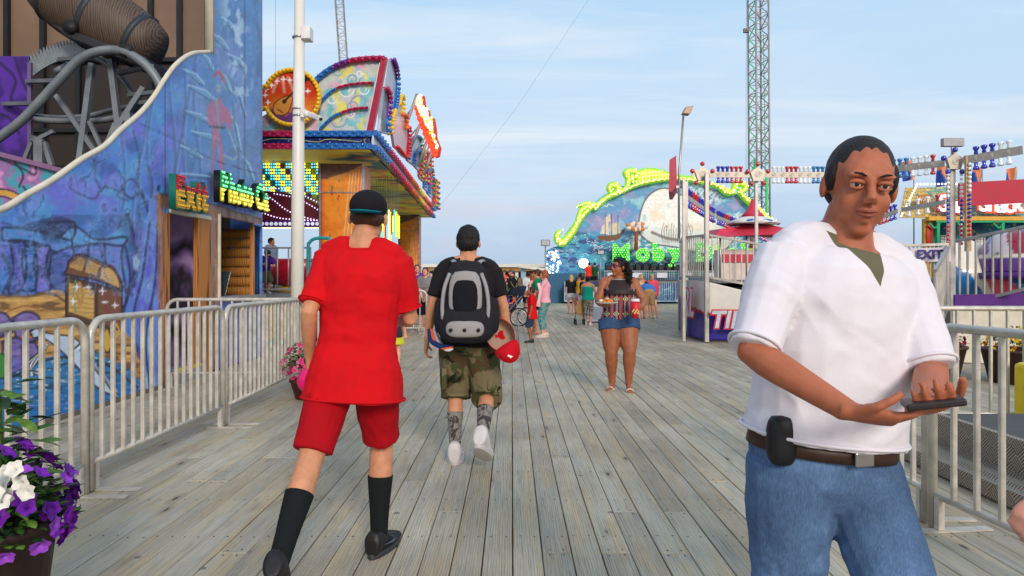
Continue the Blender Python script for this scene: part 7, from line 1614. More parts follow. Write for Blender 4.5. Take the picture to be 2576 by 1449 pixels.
mb = MB(); mb.tube([tuple(q @ (f+d*x+sd_*(.051+.002)+up*z)) for x, z in ((-.045,-.02),(-.01,-.028),(.04,-.036),(.085,-.034),(.06,-.018),(.03,-.004))], [.003,.006,.010,.010,.006,.003], 6, sq=.35)
mb.build('shoe_flash', mat('flash_grey', (96,110,124), .35, .3), R1['t'], True)
# 2 man with backpack
cm_ = camo()
R2 = person('man in black T-shirt and camouflage shorts walking away with a large backpack', (-.33, 5.10, 0), -.03, 1.80, 1.06, skn=tan, lod=3,
    pose=dict(wfL=(-.43, 5.14, .085), wfR=(-.21, 4.80, .25), fdR=(.15, .8, -.5), fdL=(-.05, 1, 0), whL=(-.64, 5.12, .90), whR=(-.03, 5.16, .90), eR=(.8, -.5, 0), eL=(-.8, -.5, 0), lean=.04, curlR=.8, curlL=.7, pz=.925),
    top=('tee', cloth('black', (34,32,36)), .86, .02, .72, .012), bottom=('shorts', cm_, 1.12, .036, 1.0, .025), shoes=('hightop', whshoe, whsole, blkshoe), socks=(print_cloth('sock', (132,128,122), (60,54,54), (110,104,96), 14), 1.34), hair=('short', hblk))
for sx in (-1, 1):   # cargo pockets
    p = R2['M'] @ (R2['P']+Vector((sx*.17, -.01, -.30))); MB().box((p.x-.02, p.y-.07, p.z-.09), (p.x+.02, p.y+.07, p.z+.07)).build('cargo_pocket', cm_, R2['t'], bevel=.012)
bk = cloth('pack_black', (38,38,42), b=.8); gk = mat('pack_grey', (150,148,150), .6, var=.15); 
bp_ = thing('backpack', 'large black and grey backpack with red tag, worn by the man in camouflage shorts', 'backpack', (-.33, 4.9, 1.2))
def bpt(x, z, y=0.): return Vector((-.325+x, 4.86+y, z))
def rbox(mb, c, w, d_, h, e=2.6, n=20, tp=1., mi=0):
    rings = []
    for k in range(9):
        a = -PI/2+PI*k/8; r = abs(math.cos(a))**.45; z = math.sin(a); zz = math.copysign(abs(z)**.8, z); tt = 1+(tp-1)*(zz*.5+.5); rings.append([Vector(c)+Vector((w*r*tt*math.copysign(abs(math.cos(q))**(2/e), math.cos(q)), d_*r*math.copysign(abs(math.sin(q))**(2/e), math.sin(q)), h*zz)) for q in [2*PI*i/n for i in range(n)]])
    mb.loft(rings, mi)
mb = MB(); rbox(mb, bpt(0, 1.23), .195, .12, .29, tp=.78); rbox(mb, bpt(0, 1.06, -.04), .205, .13, .135); rbox(mb, bpt(0, 1.42, .0), .12, .08, .09); rbox(mb, bpt(-.18, 1.12, .02), .055, .075, .13); rbox(mb, bpt(.18, 1.12, .02), .055, .075, .13)
remesh(mb, 'bag', bk, bp_, .008, 4, .008, (9, 9), 2)
mb = MB(); rbox(mb, bpt(0, 1.275, -.105), .125, .035, .165, tp=.9); remesh(mb, 'front_frame', gk, bp_, .006, 3)
mb = MB(); rbox(mb, bpt(0, 1.255, -.128), .092, .03, .122, tp=.95); remesh(mb, 'front_pocket', cloth('pack_pocket', (26,26,30)), bp_, .006, 3)
mb = MB(); rbox(mb, bpt(0, 1.035, -.145), .135, .04, .06); remesh(mb, 'lower_panel', gk, bp_, .006, 3)
for x in (-.095, 0, .095): MB().tube([bpt(x, 1.03, -.180), bpt(x, 1.03, -.192)], .013, 12).build('stud', mat('stud_dark', (34,34,38), .3, .4), bp_, True)
for sx in (-1, 1):
    MB().tube(spline([bpt(sx*.11, 1.42, -.085), bpt(sx*.145, 1.32, -.105), bpt(sx*.16, 1.2, -.11), bpt(sx*.155, 1.1, -.12)], 5), .014, 8).build('side_piping', gk, bp_, True)
    MB().tube(spline([bpt(sx*.07, 1.47, .0), bpt(sx*.105, 1.515, .14), bpt(sx*.125, 1.47, .30), bpt(sx*.14, 1.28, .40), bpt(sx*.17, 1.08, .34), bpt(sx*.19, 1.0, .12)], 6), .020, 8, sq=.5).build('shoulder_strap', gk, bp_, True)
mb = MB(); rbox(mb, bpt(0, 1.425, -.075), .05, .025, .035); remesh(mb, 'logo_mound', gk, bp_, .006, 2)
MB().tube([bpt(.03*math.cos(a), 1.415+.016*math.sin(a), -.103) for a in np.linspace(0, 2*PI, 16)], .003, 5).build('emblem_ring', mat('stud_dark'), bp_, True)
MB().tube([bpt(-.02, 1.409, -.104), bpt(0, 1.428, -.105), bpt(.02, 1.409, -.104)], .003, 5).build('emblem_bar', mat('stud_dark'), bp_, True)
MB().box(tuple(bpt(-.055, 1.462, -.083)), tuple(bpt(.035, 1.487, -.073))).build('red_tag', mat('tag_red', (190,30,36), .6), bp_, bevel=.004)
def capthing(label, c, R, m, inner, logo=None):
    t = thing('baseball_cap', label, 'cap', c); R = Matrix(R)*1.22; mb = MB(); rings = []; rin = []
    for k in range(8): a = k/7*PI/2; r = math.cos(a)**.8; z = math.sin(a); rings.append([Vector(c)+R @ Vector((.085*r*math.cos(q), .10*r*math.sin(q), .10*z)) for q in [2*PI*i/24 for i in range(24)]])
    mb.loft(rings, cap=False); o = mb.build('crown', m, t, True, fixn=False); so_ = o.modifiers.new('s', 'SOLIDIFY'); so_.thickness = .003
    mb = MB(); mb.loft([[Vector(c)+(p-Vector(c))*.955+R @ Vector((0,0,.002)) for p in r] for r in rings], cap=False); mb.build('lining', inner, t, True, fixn=False)
    mb = MB(); rr = []
    for zz in (0, -.004): rr.append([Vector(c)+R @ Vector((.075*math.cos(q), .08+(.10 if math.sin(q) > 0 else .02)*math.sin(q), zz-.022*math.cos(q)**2)) for q in [2*PI*i/20 for i in range(20)]])
    mb.loft(rr); br_ = mb.build('brim', m, t, True)
    if logo: mb = MB(); p = [Vector(c)+R @ Vector((.022*math.cos(q)*(1-.3*(i % 2)), .132+.022*math.sin(q)*(1-.3*(i % 2)), -.006)) for i, q in enumerate(np.linspace(0, 2*PI, 13)[:-1])]; mb.prism(p, R @ Vector((0,0,-.003))); mb.build('sticker', logo, br_)
    return t
Rc = Matrix(((.86, .48, .10), (.12, -.10, .97), (.50, -.86, -.10)))
capthing('red baseball cap with pale lining hanging from the right side of the backpack', (-.085, 4.84, .985), Rc, cloth('cap_red', (196,20,36)), mat('cap_lining', (176,150,130), .8), mat('sticker_silver', (214,206,200), .35, .2))
mb = MB(); tw_ = thing('towel', 'blue, orange and white striped cloth hanging under the left side of the backpack', 'towel', (-.55, 4.9, .95))
for k in range(3): m_ = [cloth('towel_blue', (30,50,100)), cloth('towel_orange', (220,100,60)), cloth('towel_white', (214,214,224))][k]; mb = MB(); mb.tube(spline([(-.60+.02*k, 4.92, 1.02), (-.575+.03*k, 4.88, .94-.01*k), (-.50+.02*k, 4.83, .905-.012*k), (-.42, 4.84, .915-.014*k)], 6), [.012+.012*math.sin(i*.17) for i in range(19)], 8, sq=.6); mb.build('fold', m_, tw_, True)
# 3 woman with plate and cup
jn = denim('blue', (58,84,122))
R3 = person('woman in patterned halter top and denim shorts with a plate and a red cup', (1.33, 8.5, 0), math.radians(176), 1.66, 1.30, 1.42, 1.25, .05, .05, 1.2, skn=((158,94,62), 'deep'), lod=3,
    pose=dict(wfR=(1.25, 8.52, .085), wfL=(1.44, 8.42, .09), fdR=(.35, 1, 0), fdL=(-.05, 1, -.15), whR=(1.13, 8.20, 1.06), whL=(1.55, 8.19, 1.045), hdR=(.1, -1, .05), pnR=(0, 0, 1), curlR=.12, hdL=(-.75, -.6, .05), pnL=(-.5, .85, 0), curlL=.75, eR=(.6, -.6, -.6), eL=(-.6, -.6, -.5), head_yaw=-1.0, head_pitch=.10, shw=.165),
    top=('halter', tribal(), .93, .008, 0, .006), bottom=('shorts', jn, .34, .012, 1.0, .006), shoes=('sandal', mat('sandal_white', (206,196,186), .5)), hair=('curly', hairm('curl', (20,15,14))))
S3 = R3['S']; M3_ = R3['M']
mb = MB(); pts = []
for z, x0_ in ((1.31, .105), (1.36, .085), (1.41, .065), (1.44, .055)): pts.append([tuple(M3_ @ S3(z, .125+.055*(1.44-z)*7*.7-.03*abs(xx)*10*.5+.0, xx)) for xx in np.linspace(-x0_, x0_, 9)])
P_ = np.array(pts); me_ = MB(); [me_.add([P_[i, j], P_[i, j+1], P_[i+1, j+1], P_[i+1, j]], [(0,1,2,3)]) for i in range(3) for j in range(8)]
mb = MB(); mb.tube([M3_ @ S3(1.447, .10*math.cos(a)+.02, .092*math.sin(a)) for a in np.linspace(-PI, PI, 26)], .007, 6); mb.build('neck_band', mat('bead_pale', (150,176,170), .4, var=.6, scale=90), R3['t'], True)
mb = MB(); rings = [ering(S3(z, .028), rx, ry, R3['RS'], 24) for z, rx, ry in ((1.26,.205,.212),(1.32,.192,.200),(1.37,.160,.158),(1.41,.125,.122),(1.445,.096,.096))]; mb.loft(rings); mb.v = [tuple(M3_ @ Vector(v)) for v in mb.v]; remesh(mb, 'yoke', mat('mesh_black', (40,26,26), .6, var=.3), R3['t'], .007, 4)
mb = MB(); Hh = R3['H']; hs = R3['hs']
for q in (-1, 1): mb.ell(Hh(q*.032,.098,.008), [x*hs for x in (.026,.007,.017)], 14, 8, 1, R3['RH'])
mb.tube([Hh(-.085,.02,.012), Hh(-.06,.085,.014), Hh(-.03,.103,.02), Hh(0,.106,.017), Hh(.03,.103,.02), Hh(.06,.085,.014), Hh(.085,.02,.012)], .004, 6, 0)
mb.v = [tuple(M3_ @ Vector(v)) for v in mb.v]; sg_ = thing('sunglasses', 'dark sunglasses with purple mirror lenses on the face of the woman with the plate', 'sunglasses', tuple(M3_ @ Hh(0,.1,0))); mb.build('frame', [mat('frame_black', (14,12,14), .3), mat('lens_purple', (150,30,140), .08, .6)], sg_, True)
mb = MB(); mb.tube([Hh(-.08,-.0,.09), Hh(-.05,.05,.122), Hh(0,.062,.13), Hh(.05,.05,.122), Hh(.08,0,.09)], .007, 6); mb.v = [tuple(M3_ @ Vector(v)) for v in mb.v]; sg2 = thing('hair_band_glasses', 'second pair of dark blue glasses pushed up on the curly hair', 'sunglasses', tuple(M3_ @ Hh(0,0,.12))); mb.build('frame', mat('frame_blue', (20,40,70), .3), sg2, True)
mb = MB(); mb.ell(M3_ @ Hh(.083,-.008,-.036), .007, 8, 6); mb.build('earring', mat('pearl', (226,224,220), .2), R3['t'], True)
# folded shorts cuffs, waistband
for nm, a_, b_ in (('R', -1, 1), ('L', 1, 1)): pass
pl_c = R3['hR']+Vector((.0, -.075, .035)); pt_ = thing('plate', 'white paper plate piled with golden fried food', 'plate', tuple(pl_c)); MB().lathe(pl_c, [(.03,-.012),(.085,-.010),(.135,.008),(.137,.011),(.084,-.004),(.01,-.005)], 28).build('dish', mat('paper_white', (224,220,216), .6), pt_, True)
fd_ = thing('fried_food', 'heap of golden brown fried balls dusted with sugar on the plate', 'food', tuple(pl_c)); 
for k in range(17): a = k*2.4; r = .088*math.sqrt(((k*7) % 17)/17); c_ = pl_c+Vector((r*math.cos(a), r*math.sin(a), .012+.022*(1-r/.1)+(.012 if k % 3 == 0 else 0))); mb = MB(); mb.ell(c_, (.027,.024,.020), 10, 7); o = remesh(mb, 'piece', mat('fried_gold', (206,130,56), .6, var=.6, scale=60, bump=.6) if k % 4 else mat('sugar_white', (232,214,190), .7, var=.3, scale=50), fd_, .005, 1, .008, (50, 50), k)
hl = R3['hL']; cc_ = hl+Vector((-.085, -.075, -.02)); ct_ = thing('drink_cup', 'big red paper cup with white lid held by the woman in denim shorts', 'cup', tuple(cc_)); MB().lathe(cc_+Vector((0,0,-.11)), [(.01,0),(.036,0),(.052,.2),(.04,.201)], 28).build('cup_body', mat('cup_red_paper', (206,30,36), .35, var=.08), ct_, True); MB().lathe(cc_+Vector((0,0,.088)), [(.01,0),(.055,.0),(.056,.014),(.05,.018),(.048,.032),(.01,.034)], 28).build('lid', mat('lid_white', (228,224,224), .35), ct_, True)
mb = MB(); [mb.ell(cc_+Vector((.043*math.sin(a), -.043*math.cos(a), -.03+.022*math.sin(k*2.1))), (.011,.008,.013), 8, 6) for k, a in enumerate(np.linspace(-.9, .9, 7))]; mb.build('printed_badge', mat('badge_cream', (220,200,130), .5, var=.5, scale=70), ct_, True)
def vneck(m, X, p, Yv):
    nt = m.node_tree; b = nt.nodes['Principled BSDF']; src = b.inputs['Base Color'].links[0].from_socket; tc = nt.nodes.new('ShaderNodeTexCoord')
    def dot(v):
        n = nt.nodes.new('ShaderNodeVectorMath'); n.operation = 'DOT_PRODUCT'; nt.links.new(tc.outputs['Object'], n.inputs[0]); n.inputs[1].default_value = tuple(v); return n.outputs['Value']
    u = math_(nt, 'ABSOLUTE', math_(nt, 'SUBTRACT', dot(X), Vector(p).dot(X))); z = math_(nt, 'SUBTRACT', dot((0,0,1)), p[2]); w = math_(nt, 'MULTIPLY', z, .52)
    a = math_(nt, 'LESS_THAN', u, w); f = math_(nt, 'GREATER_THAN', dot(Yv), Vector(p).dot(Yv)-.06)
    nt.links.new(mixc(nt, src, lin((104,102,80)), math_(nt, 'MULTIPLY', a, f)), b.inputs['Base Color'])
# 4 man in white, near right
gd_ = cloth('white', (226,222,230), .06)
R4 = person('man in white T-shirt and blue jeans close to the camera, holding a dark wallet', (.795, 1.76, 0), math.radians(193), 1.76, 1.06, belly=.03, skn=((178,104,72), 'bronze'), lod=4,
    pose=dict(whR=(.70, 1.42, 1.105), whL=(.875, 1.44, 1.115), weR=(-1, .45, -.3), eL=(-.9, -.6, -.3), hdR=(.85, -.25, -.12), pnR=(.1, .4, 1), hdL=(-.3, -.7, .1), pnL=(-.3, .1, 1), curlR=.5, curlL=.6, wfR=(.70, 1.95, .1), wfL=(1.0, 1.5, .085), head_yaw=-.42, head_pitch=-.16, neck_fwd=.03, lean=.03, side=-.11, shw=.16),
    top=('tee', gd_, .966, .027, .98, .012), bottom=('jeans', denim('faded', (84,112,150)), 1.95, .018, .96, .012), shoes=('sneaker', blkshoe, dksole), hair=('buzz', hairm('dark', (34,26,24))))
M4 = R4['M']; S4 = R4['S']
vneck(gd_, M4.to_3x3() @ Vector((1, 0, 0)), M4 @ S4(1.36, .1)-Vector((.795, 1.76, 0)), M4.to_3x3() @ Vector((0, 1, 0)))
bp0 = M4 @ S4(.953, .152); MB().beam(bp0+M4.to_3x3() @ Vector((-.025,0,0)), bp0+M4.to_3x3() @ Vector((.025,0,0)), .008, .034).build('belt_buckle', mat('buckle_steel', (170,166,160), .3, .8), R4['t'], bevel=.003)
mb = MB(); p = M4 @ (R4['P']+Vector((.165, .075, .055))); mb = MB(); rbox(mb, p, .035, .03, .06); ph_ = thing('belt_pouch', 'black phone pouch clipped on the belt of the man in white', 'pouch', tuple(p)); mb.build('case', mat('pouch_black', (18,18,22), .5), ph_, True)
p = (R4['hR']+R4['hL'])/2+Vector((.04, -.085, .03)); wl_ = thing('wallet', 'small dark wallet held in both hands by the man in white', 'wallet', tuple(p)); MB().beam(p+Vector((-.045,.02,-.012)), p+Vector((.05,-.015,.006)), .075, .014).build('leather', mat('wallet_leather', (40,32,34), .45), wl_, bevel=.004)
# crowd ------------------------------------------------------------------------
def ppl(label, px, D, yaw, H, **k): return person(label, ((px-CX)/F*D, D, k.pop('base', 0)), math.radians(yaw), H, **k)
flop = ('sandal', mat('flipflop', (176,130,110), .6)); flopd = ('sandal', mat('flipflop_dark', (50,40,40), .6)); tr_ = ('sneaker', mat('trainer_grey', (150,150,156), .5), whsole)
R5 = ppl('small boy in red T-shirt and denim shorts standing in profile, facing left', 1338, 14.8, 88, 1.22, build=1.02, skn=brown, lod=2, pose=dict(fR=(.08, .02, .08), fL=(-.06, .04, .08), head_pitch=.05, neck_fwd=.03), top=('tee', cloth('red'), .74, .035, .85, .03), bottom=('shorts', denim('dark', (50,62,90)), 1.05, .035, 1.0, .02), shoes=('sneaker', blkshoe, dksole), hair=('buzz', hairm('boy', (50,38,30))))
R6 = ppl('older woman with short auburn hair, pink top, arms crossed, turquoise patterned trousers', 1371, 16.2, 82, 1.60, build=1.08, bust=.03, hips=1.06, skn=pink_, lod=2, pose=dict(hR=(-.06, .22, 1.12), hL=(.05, .24, 1.16), eR=(1, -.2, -.5), eL=(-1, -.2, -.5), head_pitch=-.12, fR=(.09, .0, .08), fL=(-.07, .05, .08)), top=('jacket', cloth('pink', (232,168,182)), .9, .018, 1.05, .008), bottom=('capri', print_cloth('paisley', (30,150,160), (150,140,120), (20,90,110), 16), 1.72, .022, 1.0, .0), shoes=('sneaker', mat('canvas_cream', (216,196,176), .7), whsole), hair=('bob', hred))
mb = MB(); [mb.tube(spline([(.62,16.0,1.28),(.66,15.93,1.1),(.63,15.95,.88-.05*k),(.60+.03*k,15.98,.74)], 5), .05-.01*k, 8, sq=.5) for k in range(3)]
jk_ = thing('folded_cardigan', 'pale pink cardigan hanging over the crossed arms of the older woman', 'clothing', (.63, 15.95, 1)); remesh(mb, 'cloth', cloth('pale_pink', (232,190,196)), jk_, .012, 3, .012)
ppl('woman in green T-shirt and dark shorts, half hidden behind the older woman', 1352, 17.2, 80, 1.64, build=1.0, bust=.03, skn=tan, lod=1, top=('tee', cloth('green', (20,130,96)), .9, .018, .8), bottom=('shorts', cloth('navy', (30,32,46)), .6, .016, 1.0, .01), shoes=flop, hair=('bun', hbrn), pose=dict(hR=(.05,.25,1.05), hL=(-.05,.25,1.1), fR=(.08,.12,.08)))
ppl('woman with reddish hair and blue top behind the woman in green', 1340, 20.5, 60, 1.56, bust=.02, skn=pink_, lod=0, top=('tank', cloth('royal', (40,70,160)), .9, .018, 0), bottom=('shorts', cloth('rose', (176,60,90)), .6, .018, 1.0, .01), shoes=flop, hair=('long', hred))
ppl('man in white T-shirt seen from behind at the pale blue booth', 1328, 26, 15, 1.68, skn=brown, lod=0, top=('tee', cloth('plain_white', (206,210,222)), .86, .03, .8), bottom=('shorts', cloth('navy'), 1.0, .03), shoes=tr_, hair=('buzz', hblk))
R8 = ppl('man in black T-shirt and camouflage cap holding a toddler, facing left', 1288, 23.5, 75, 1.74, build=1.08, skn=pink_, lod=1, pose=dict(hL=(-.16, .28, 1.15), hR=(.1, .3, 1.1), eL=(-1, -.3, -.3)), top=('tee', cloth('black'), .88, .024, .85), bottom=('shorts', cloth('olive_shorts', (84,84,60)), 1.0, .03), shoes=tr_, hair=('cap', cloth('cap_camo', (110,100,88)), 1, cloth('cap_camo'), hbrn))
person('toddler in an orange shirt carried on the arm of the man in the black T-shirt', (-.28, 23.1, .93), math.radians(160), .82, 1.1, skn=pink_, lod=1, top=('tee', cloth('orange', (236,80,36)), .8, .03, .8), bottom=('shorts', cloth('denim_baby', (80,96,130)), .8, .03), hair=('buzz', hblo), pose=dict(fR=(.14, .3, .3), fL=(-.14, .3, .3), pz=.7, kR=(.4, 1, .8), kL=(-.4, 1, .8), hR=(.25,.25,1.1), hL=(-.25,.25,1.1)))
bkp = thing('backpack', 'small camouflage backpack on the man holding the toddler', 'backpack', (.33, 23.5, 1.2)); mb = MB(); rbox(mb, Vector((.26, 23.45, 1.2)), .11, .14, .24); mb.build('bag', cm_, bkp, True); MB().tube(spline([(.2,23.3,1.4),(.05,23.25,1.5),(-.05,23.3,1.3),(.1,23.3,1.05)], 5), .02, 6).build('strap', mat('strap_olive', (120,110,84), .7), bkp, True)
# stroller
def wheel(root, c, r, wdt=.03, ax=(1,0,0), spokes=14, m=None):
    c = Vector(c); ax = Vector(ax).normalized(); u = Vector((0,0,1)); w = ax.cross(u); tyre = MB(); n = 28; rings = []
    for k in range(n+1): a = 2*PI*k/n; rings.append(c+u*(r*math.cos(a))+w*(r*math.sin(a)))
    wh = tyre.tube(rings, wdt*.6, 8, cap=False).build('wheel', mat('tyre_black', (26,26,28), .7), root, True)
    mb = MB(); mb.tube([c+(p-c)*.88 for p in rings], wdt*.3, 6, cap=False); [mb.beam(c, c+(u*math.cos(a)+w*math.sin(a))*r*.88, .006) for a in np.linspace(0, 2*PI, spokes+1)[:-1]]; mb.tube([c-ax*wdt, c+ax*wdt], r*.12, 10); mb.build('rim', mat('rim_silver', (190,192,196), .3, .7), wh)
st_ = thing('stroller', 'three wheeled jogging stroller with a black hood and a child in it', 'stroller', (.2, 20.3, 0)); navy = cloth('stroller_navy', (36,42,58)); y0 = 20.2
for x, y, r in ((.20, y0-.25, .26), (.42, y0+.28, .26), (-.42, y0+.1, .16)): wheel(st_, (x, y, r), r, ax=(.2, 1, 0))
for yy in (y0-.2, y0+.22):
    MB().tube([(-.42, y0+.1, .2), (-.1, yy, .45), (.35, yy, .95), (.55, yy, 1.08)], .016, 6).build('frame_tube', stf, st_, True); MB().tube([(.25, yy, .28), (.1, yy, .75)], .016, 6).build('frame_tube', stf, st_, True)
mb = MB(); mb.prism([(-.32,y0-.2,.45),(.0,y0-.2,.38),(.35,y0-.2,.88),(.25,y0-.2,.95),(-.02,y0-.2,.58),(-.3,y0-.2,.55)], (0,.42,0)); mb.build('seat', navy, st_, bevel=.02)
mb = MB(); rr = []
for k in range(9): a = -.15+k*.2; rr.append([(.36-.50*math.sin(a)*math.sin(q)*1.0, y0+.01-.24*math.cos(q), .88+.30*math.cos(a)*math.sin(q)*1.0) for q in np.linspace(0, PI, 10)])
mb.loft(rr, cap=False); 
o = None; mb2 = MB(); n = 10
for i in range(len(rr)-1):
    for j in range(n-1): mb2.add([rr[i][j], rr[i][j+1], rr[i+1][j+1], rr[i+1][j]], [(0,1,2,3)])
o = mb2.build('hood', navy, st_, True, fixn=False); q_ = o.modifiers.new('s', 'SOLIDIFY'); q_.thickness = .012
person('blond child in an orange top sitting in the jogging stroller', (.04, 20.2, .25), math.radians(95), .86, 1.1, skn=pink_, lod=1, top=('tee', cloth('orange'), .8, .03, .8), bottom=('shorts', cloth('denim_baby'), .8, .03), hair=('buzz', hblo), pose=dict(fR=(.1,.55,.35), fL=(-.1,.5,.35), pz=.55, kR=(.1, .3, 1), kL=(-.1,.3,1), lean=-.15, hR=(.15,.35,.85), hL=(-.15,.35,.85)))
# group further back, middle
ppl('woman with long blonde hair, black T-shirt and white shorts, seen from behind', 1437, 27, 4, 1.56, skn=fair, bust=.02, lod=1, top=('tee', cloth('black'), .92, .03, .75), bottom=('shorts', cloth('plain_white'), .42, .02), shoes=flop, hair=('long', hblo))
ppl('girl in dark red trousers beside the woman with long blonde hair', 1452, 27.8, -20, 1.5, skn=fair, lod=0, top=('tank', cloth('wine', (150,50,70)), .92, .02, 0), bottom=('capri', cloth('wine'), 1.4, .02), shoes=flop, hair=('long', hbrn))
ppl('man in a yellow tank top behind the woman in the turquoise vest', 1461, 26.5, -60, 1.64, build=1.1, skn=tan, lod=0, top=('tank', cloth('yellow', (230,180,30)), .88, .03, 0), bottom=('shorts', cloth('plain_white'), .8, .035), shoes=flop, hair=('buzz', hblk), pose=dict(hR=(.2,.3,1.2)))
ppl('woman in a black top and white shorts reaching out beside the yellow tank top', 1466, 25.5, -70, 1.5, skn=tan, lod=0, top=('tee', cloth('black'), .9, .02, .8), bottom=('shorts', cloth('plain_white'), .5, .03), shoes=flop, hair=('bun', hblk), pose=dict(hR=(.2,.5,1.25)))
ppl('woman in a turquoise vest and grey patterned trousers pushing a small pushchair', 1479, 20.4, -12, 1.47, build=1.12, hips=1.1, skn=tan, lod=1, top=('tank', cloth('turquoise', (16,150,130)), .9, .02, 0), bottom=('capri', print_cloth('lace', (120,114,100), (60,56,50), (190,184,170), 18), 1.42, .02, 1.0, .0), shoes=('sneaker', whshoe, whsole), hair=('bun', hblk), pose=dict(fR=(.1,-.12,.08), fL=(-.1,.15,.08), hL=(-.22,.3,1.0), hR=(.22,.25,1.0)))
pc2 = thing('pushchair', 'small tan pushchair with double wheels in front of the woman in turquoise', 'stroller', (2.0, 20.7, 0)); tanc = cloth('tan_canvas', (176,140,96))
for x, y in ((1.92, 20.5), (2.18, 20.5), (1.92, 20.95), (2.18, 20.95)): wheel(pc2, (x, y, .08), .08, .03, (1,0,0), 6)
for x in (1.93, 2.17): MB().tube([(x, 20.5, .1), (x, 20.9, .55), (x, 20.4, .98)], .012, 6).build('frame_tube', stf, pc2, True); MB().tube([(x, 20.95, .1), (x, 20.7, .4)], .012, 6).build('frame_tube', stf, pc2, True)
mb = MB(); mb.prism([(1.94,20.9,.3),(1.94,20.62,.32),(1.94,20.5,.72),(1.94,20.54,.73),(1.94,20.66,.38),(1.94,20.9,.36)], (.22,0,0)); mb.build('seat', tanc, pc2, bevel=.01)
kk = thing('podium', 'white podium sign with a dark blue top behind the woman with the plate', 'podium', (2.6, 21.5, 0))
MB().prism([(2.33,21.5,.05),(2.36,21.5,1.15),(2.95,21.5,1.15),(2.98,21.5,.05)], (0,.5,0)).build('cabinet', white, kk, bevel=.02); MB().box((2.30,21.45,1.15),(3.0,22.05,1.3)).build('cabinet_top', mat('podium_navy', (40,60,120), .4), kk, bevel=.02); MB().box((2.36,21.47,.12),(2.95,21.49,.5)).build('stripe_panel', mat('podium_grey', (150,160,180), .5), kk)
# right hand group
ppl('woman in a coral pink hooded jacket looking down, behind the bending man', 1641, 24.5, 160, 1.56, skn=fair, lod=1, top=('jacket', cloth('coral', (236,84,104)), .86, .03, 1.9), bottom=('shorts', denim('mid', (70,90,130)), .5, .02), shoes=flopd, hair=('short', hblo), pose=dict(head_pitch=-.4, head_yaw=.3, fL=(-.2,.05,.08), neck_fwd=.05))
ppl('man in a blue T-shirt and khaki shorts bending forward with his back turned', 1631, 23.8, -4, 1.72, build=1.12, skn=tan, lod=1, pose=dict(lean=1.15, py=-.12, hR=(.2,.42,.75), hL=(-.25,.42,.8), fR=(.16,0,.08), fL=(-.12,0,.08), head_pitch=-.3), top=('tee', cloth('blue', (70,120,196)), .90, .03, .85), bottom=('shorts', cloth('khaki', (166,140,100)), 1.02, .04), shoes=flopd, hair=('buzz', hblk))
ppl('blonde woman in a cream top looking up beside the bending man', 1613, 25, 170, 1.58, skn=fair, lod=1, top=('tank', cloth('cream', (226,196,150)), .9, .02, 0), bottom=('shorts', cloth('coral2', (220,130,120)), .6, .02), shoes=flop, hair=('long', hblo), pose=dict(head_pitch=.3, head_yaw=.5))
ppl('little girl in a pink dress beside the bending man', 1612, 23.6, 30, 1.0, skn=pink_, lod=1, top=('tank', cloth('pink_dress', (226,80,140)), .8, .02, 0), bottom=('skirt', print_cloth('pinkdress', (226,80,140), (240,190,210), (200,50,110), 20), .8), shoes=flop, hair=('long', hblo), pose=dict(hR=(.3,.2,.95)))
# people on the whale ride platform
for lab, px, m_, h_, hr_ in (('man in an orange red T-shirt standing on the whale ride platform', 1482, cloth('orange_red', (226,60,40)), 1.62, hblk), ('man in a dark green T-shirt standing on the whale ride platform', 1496, cloth('dark_green', (30,80,50)), 1.62, hbrn)):
    ppl(lab, px, 38.6, 10, h_, base=1.16*.62, skn=fair, lod=0, top=('tee', m_, .86, .03, .85), bottom=('shorts', cloth('navy'), 1.0, .03), shoes=tr_, hair=('short', hr_))
ppl('child in a white shirt sitting behind the platform fence', 1562, 38.9, 180, 1.2, base=.62, skn=fair, lod=0, top=('tee', cloth('plain_white'), .86, .03, .85), bottom=('shorts', cloth('lilac', (170,150,200)), .8, .03), shoes=tr_, hair=('bob', hblo))
ppl('seated rider in a yellow shirt behind the platform fence', 1600, 39.0, 180, 1.2, base=.62, skn=tan, lod=0, top=('tee', cloth('yellow'), .86, .03, .85), bottom=('shorts', cloth('navy'), .8, .03), shoes=tr_, hair=('short', hblk))
# teenagers at the barrier behind
ppl('teenage boy in a purple and blue T-shirt looking up beside the orange pillar', 1050, 18.0, 172, 1.78, build=.96, skn=pink_, lod=2, top=('tee', print_cloth('tiedye', (90,40,150), (30,60,170), (110,50,160), 3), .84, .04, .85), bottom=('shorts', cloth('greypink', (150,120,120)), 1.0, .04), shoes=tr_, hair=('short', hairm('ash', (84,66,52))), pose=dict(head_pitch=.35, head_yaw=.3, hR=(.12, .25, 1.2), hL=(-.2,.1,.85)))
g2 = ppl('teenage boy in a grey T-shirt with a dark emblem looking up, hands clasped', 1070, 17.3, 178, 1.69, build=.95, skn=pink_, lod=2, top=('tee', cloth('grey', (128,126,126)), .82, .035, .85), bottom=('shorts', cloth('navy_shorts', (26,28,44)), 1.02, .04), shoes=tr_, hair=('short', hblk), pose=dict(head_pitch=.4, hR=(.05, .22, .92), hL=(-.05, .22, .92)))
text('chest_emblem', 'NY', .07, mat('emblem_navy', (30,32,60), .6), g2['t'], tuple(g2['M'] @ g2['S'](1.19, .172)), (1, 0, 0), (0, 0, 1), .002)
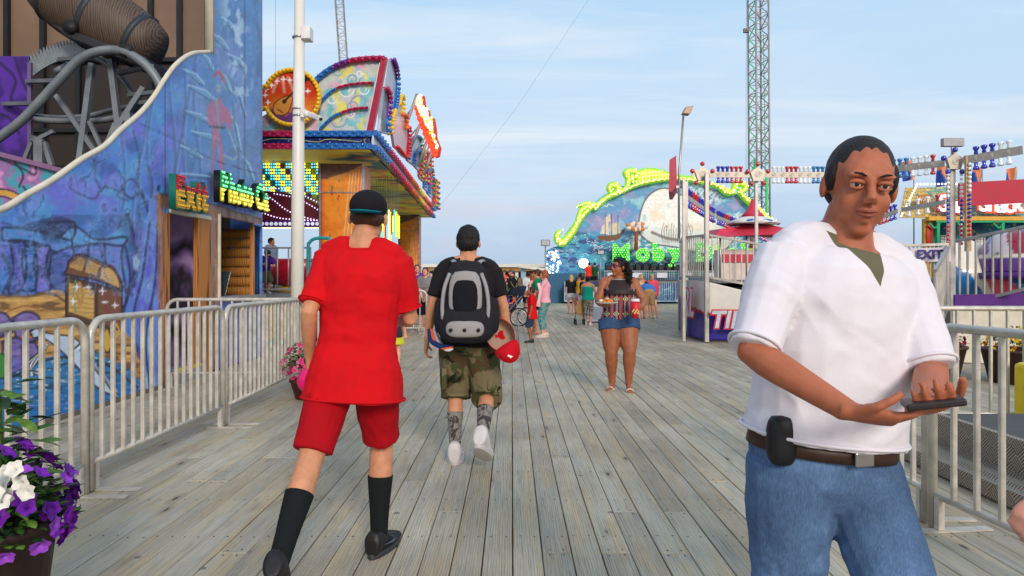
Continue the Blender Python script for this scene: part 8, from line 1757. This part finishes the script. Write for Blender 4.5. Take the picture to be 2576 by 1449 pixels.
ppl('dark haired girl peering out behind the teenager in grey', 1087, 18.6, 150, 1.62, skn=pink_, lod=1, top=('tee', cloth('dark_top', (50,46,60)), .86, .03, .85), bottom=('shorts', cloth('navy'), .8, .03), shoes=tr_, hair=('long', hblk))
ppl('woman in a dark red top near the barrier, half hidden by the man in red', 1016, 15.8, 120, 1.62, skn=pink_, lod=1, top=('tee', cloth('maroon', (120,16,30)), .86, .03, .85), bottom=('shorts', cloth('salmon', (214,130,120)), .8, .03), shoes=flop, hair=('bun', hblk))
ppl('small girl in a yellow skirt behind the man in red', 992, 10.4, 10, 1.08, skn=pink_, lod=1, top=('tank', cloth('dark_top'), .8, .03, 0), bottom=('skirt', cloth('lime_yellow', (206,206,60)), .75), shoes=flop, hair=('bob', hbrn), pose=dict(fL=(-.08,.1,.08)))
# riders on the music ride
ppl('rider in a dark hat and purple shirt leaning over the music ride railing', 667, 15.4, 215, 1.2, base=1.06, skn=pink_, lod=1, pose=dict(lean=.55, pz=.72, py=-.1, hR=(.2,.5,.95), hL=(-.1,.5,.9), neck_fwd=.05), top=('tee', cloth('purple', (70,40,130)), .8, .03, .8), bottom=('shorts', cloth('olive_shorts'), 1.1, .03), shoes=tr_, hair=('cap', cloth('hat_dark', (34,44,54)), 1, cloth('hat_dark'), hblk))
ppl('dark haired rider in a pale blue shirt standing high on the music ride', 682, 18.0, 240, 1.42, base=1.06, skn=tan, lod=1, top=('tee', cloth('pale_blue_shirt', (150,170,200)), .8, .03, .8), bottom=('shorts', cloth('olive_shorts'), 1.1, .03), shoes=tr_, hair=('short', hblk), pose=dict(head_yaw=.4))
# passer by whose hand enters at the right edge
person('passer-by mostly out of frame at the right, only a hand showing', (1.60, 1.60, 0), math.radians(178), 1.62, 1., skn=pink_, lod=3, face=False, pose=dict(whR=(1.185, 1.50, .895), eR=(-1, -.3, 0), hdR=(-.75, -.1, -.65), pnR=(.5, .6, -.4), curlR=.9), top=('tee', cloth('green'), .86, .02, .9), bottom=('jeans', denim('mid2', (70,90,130)), 1.9, .018), shoes=tr_, hair=('short', hbrn))
finish_bulbs()
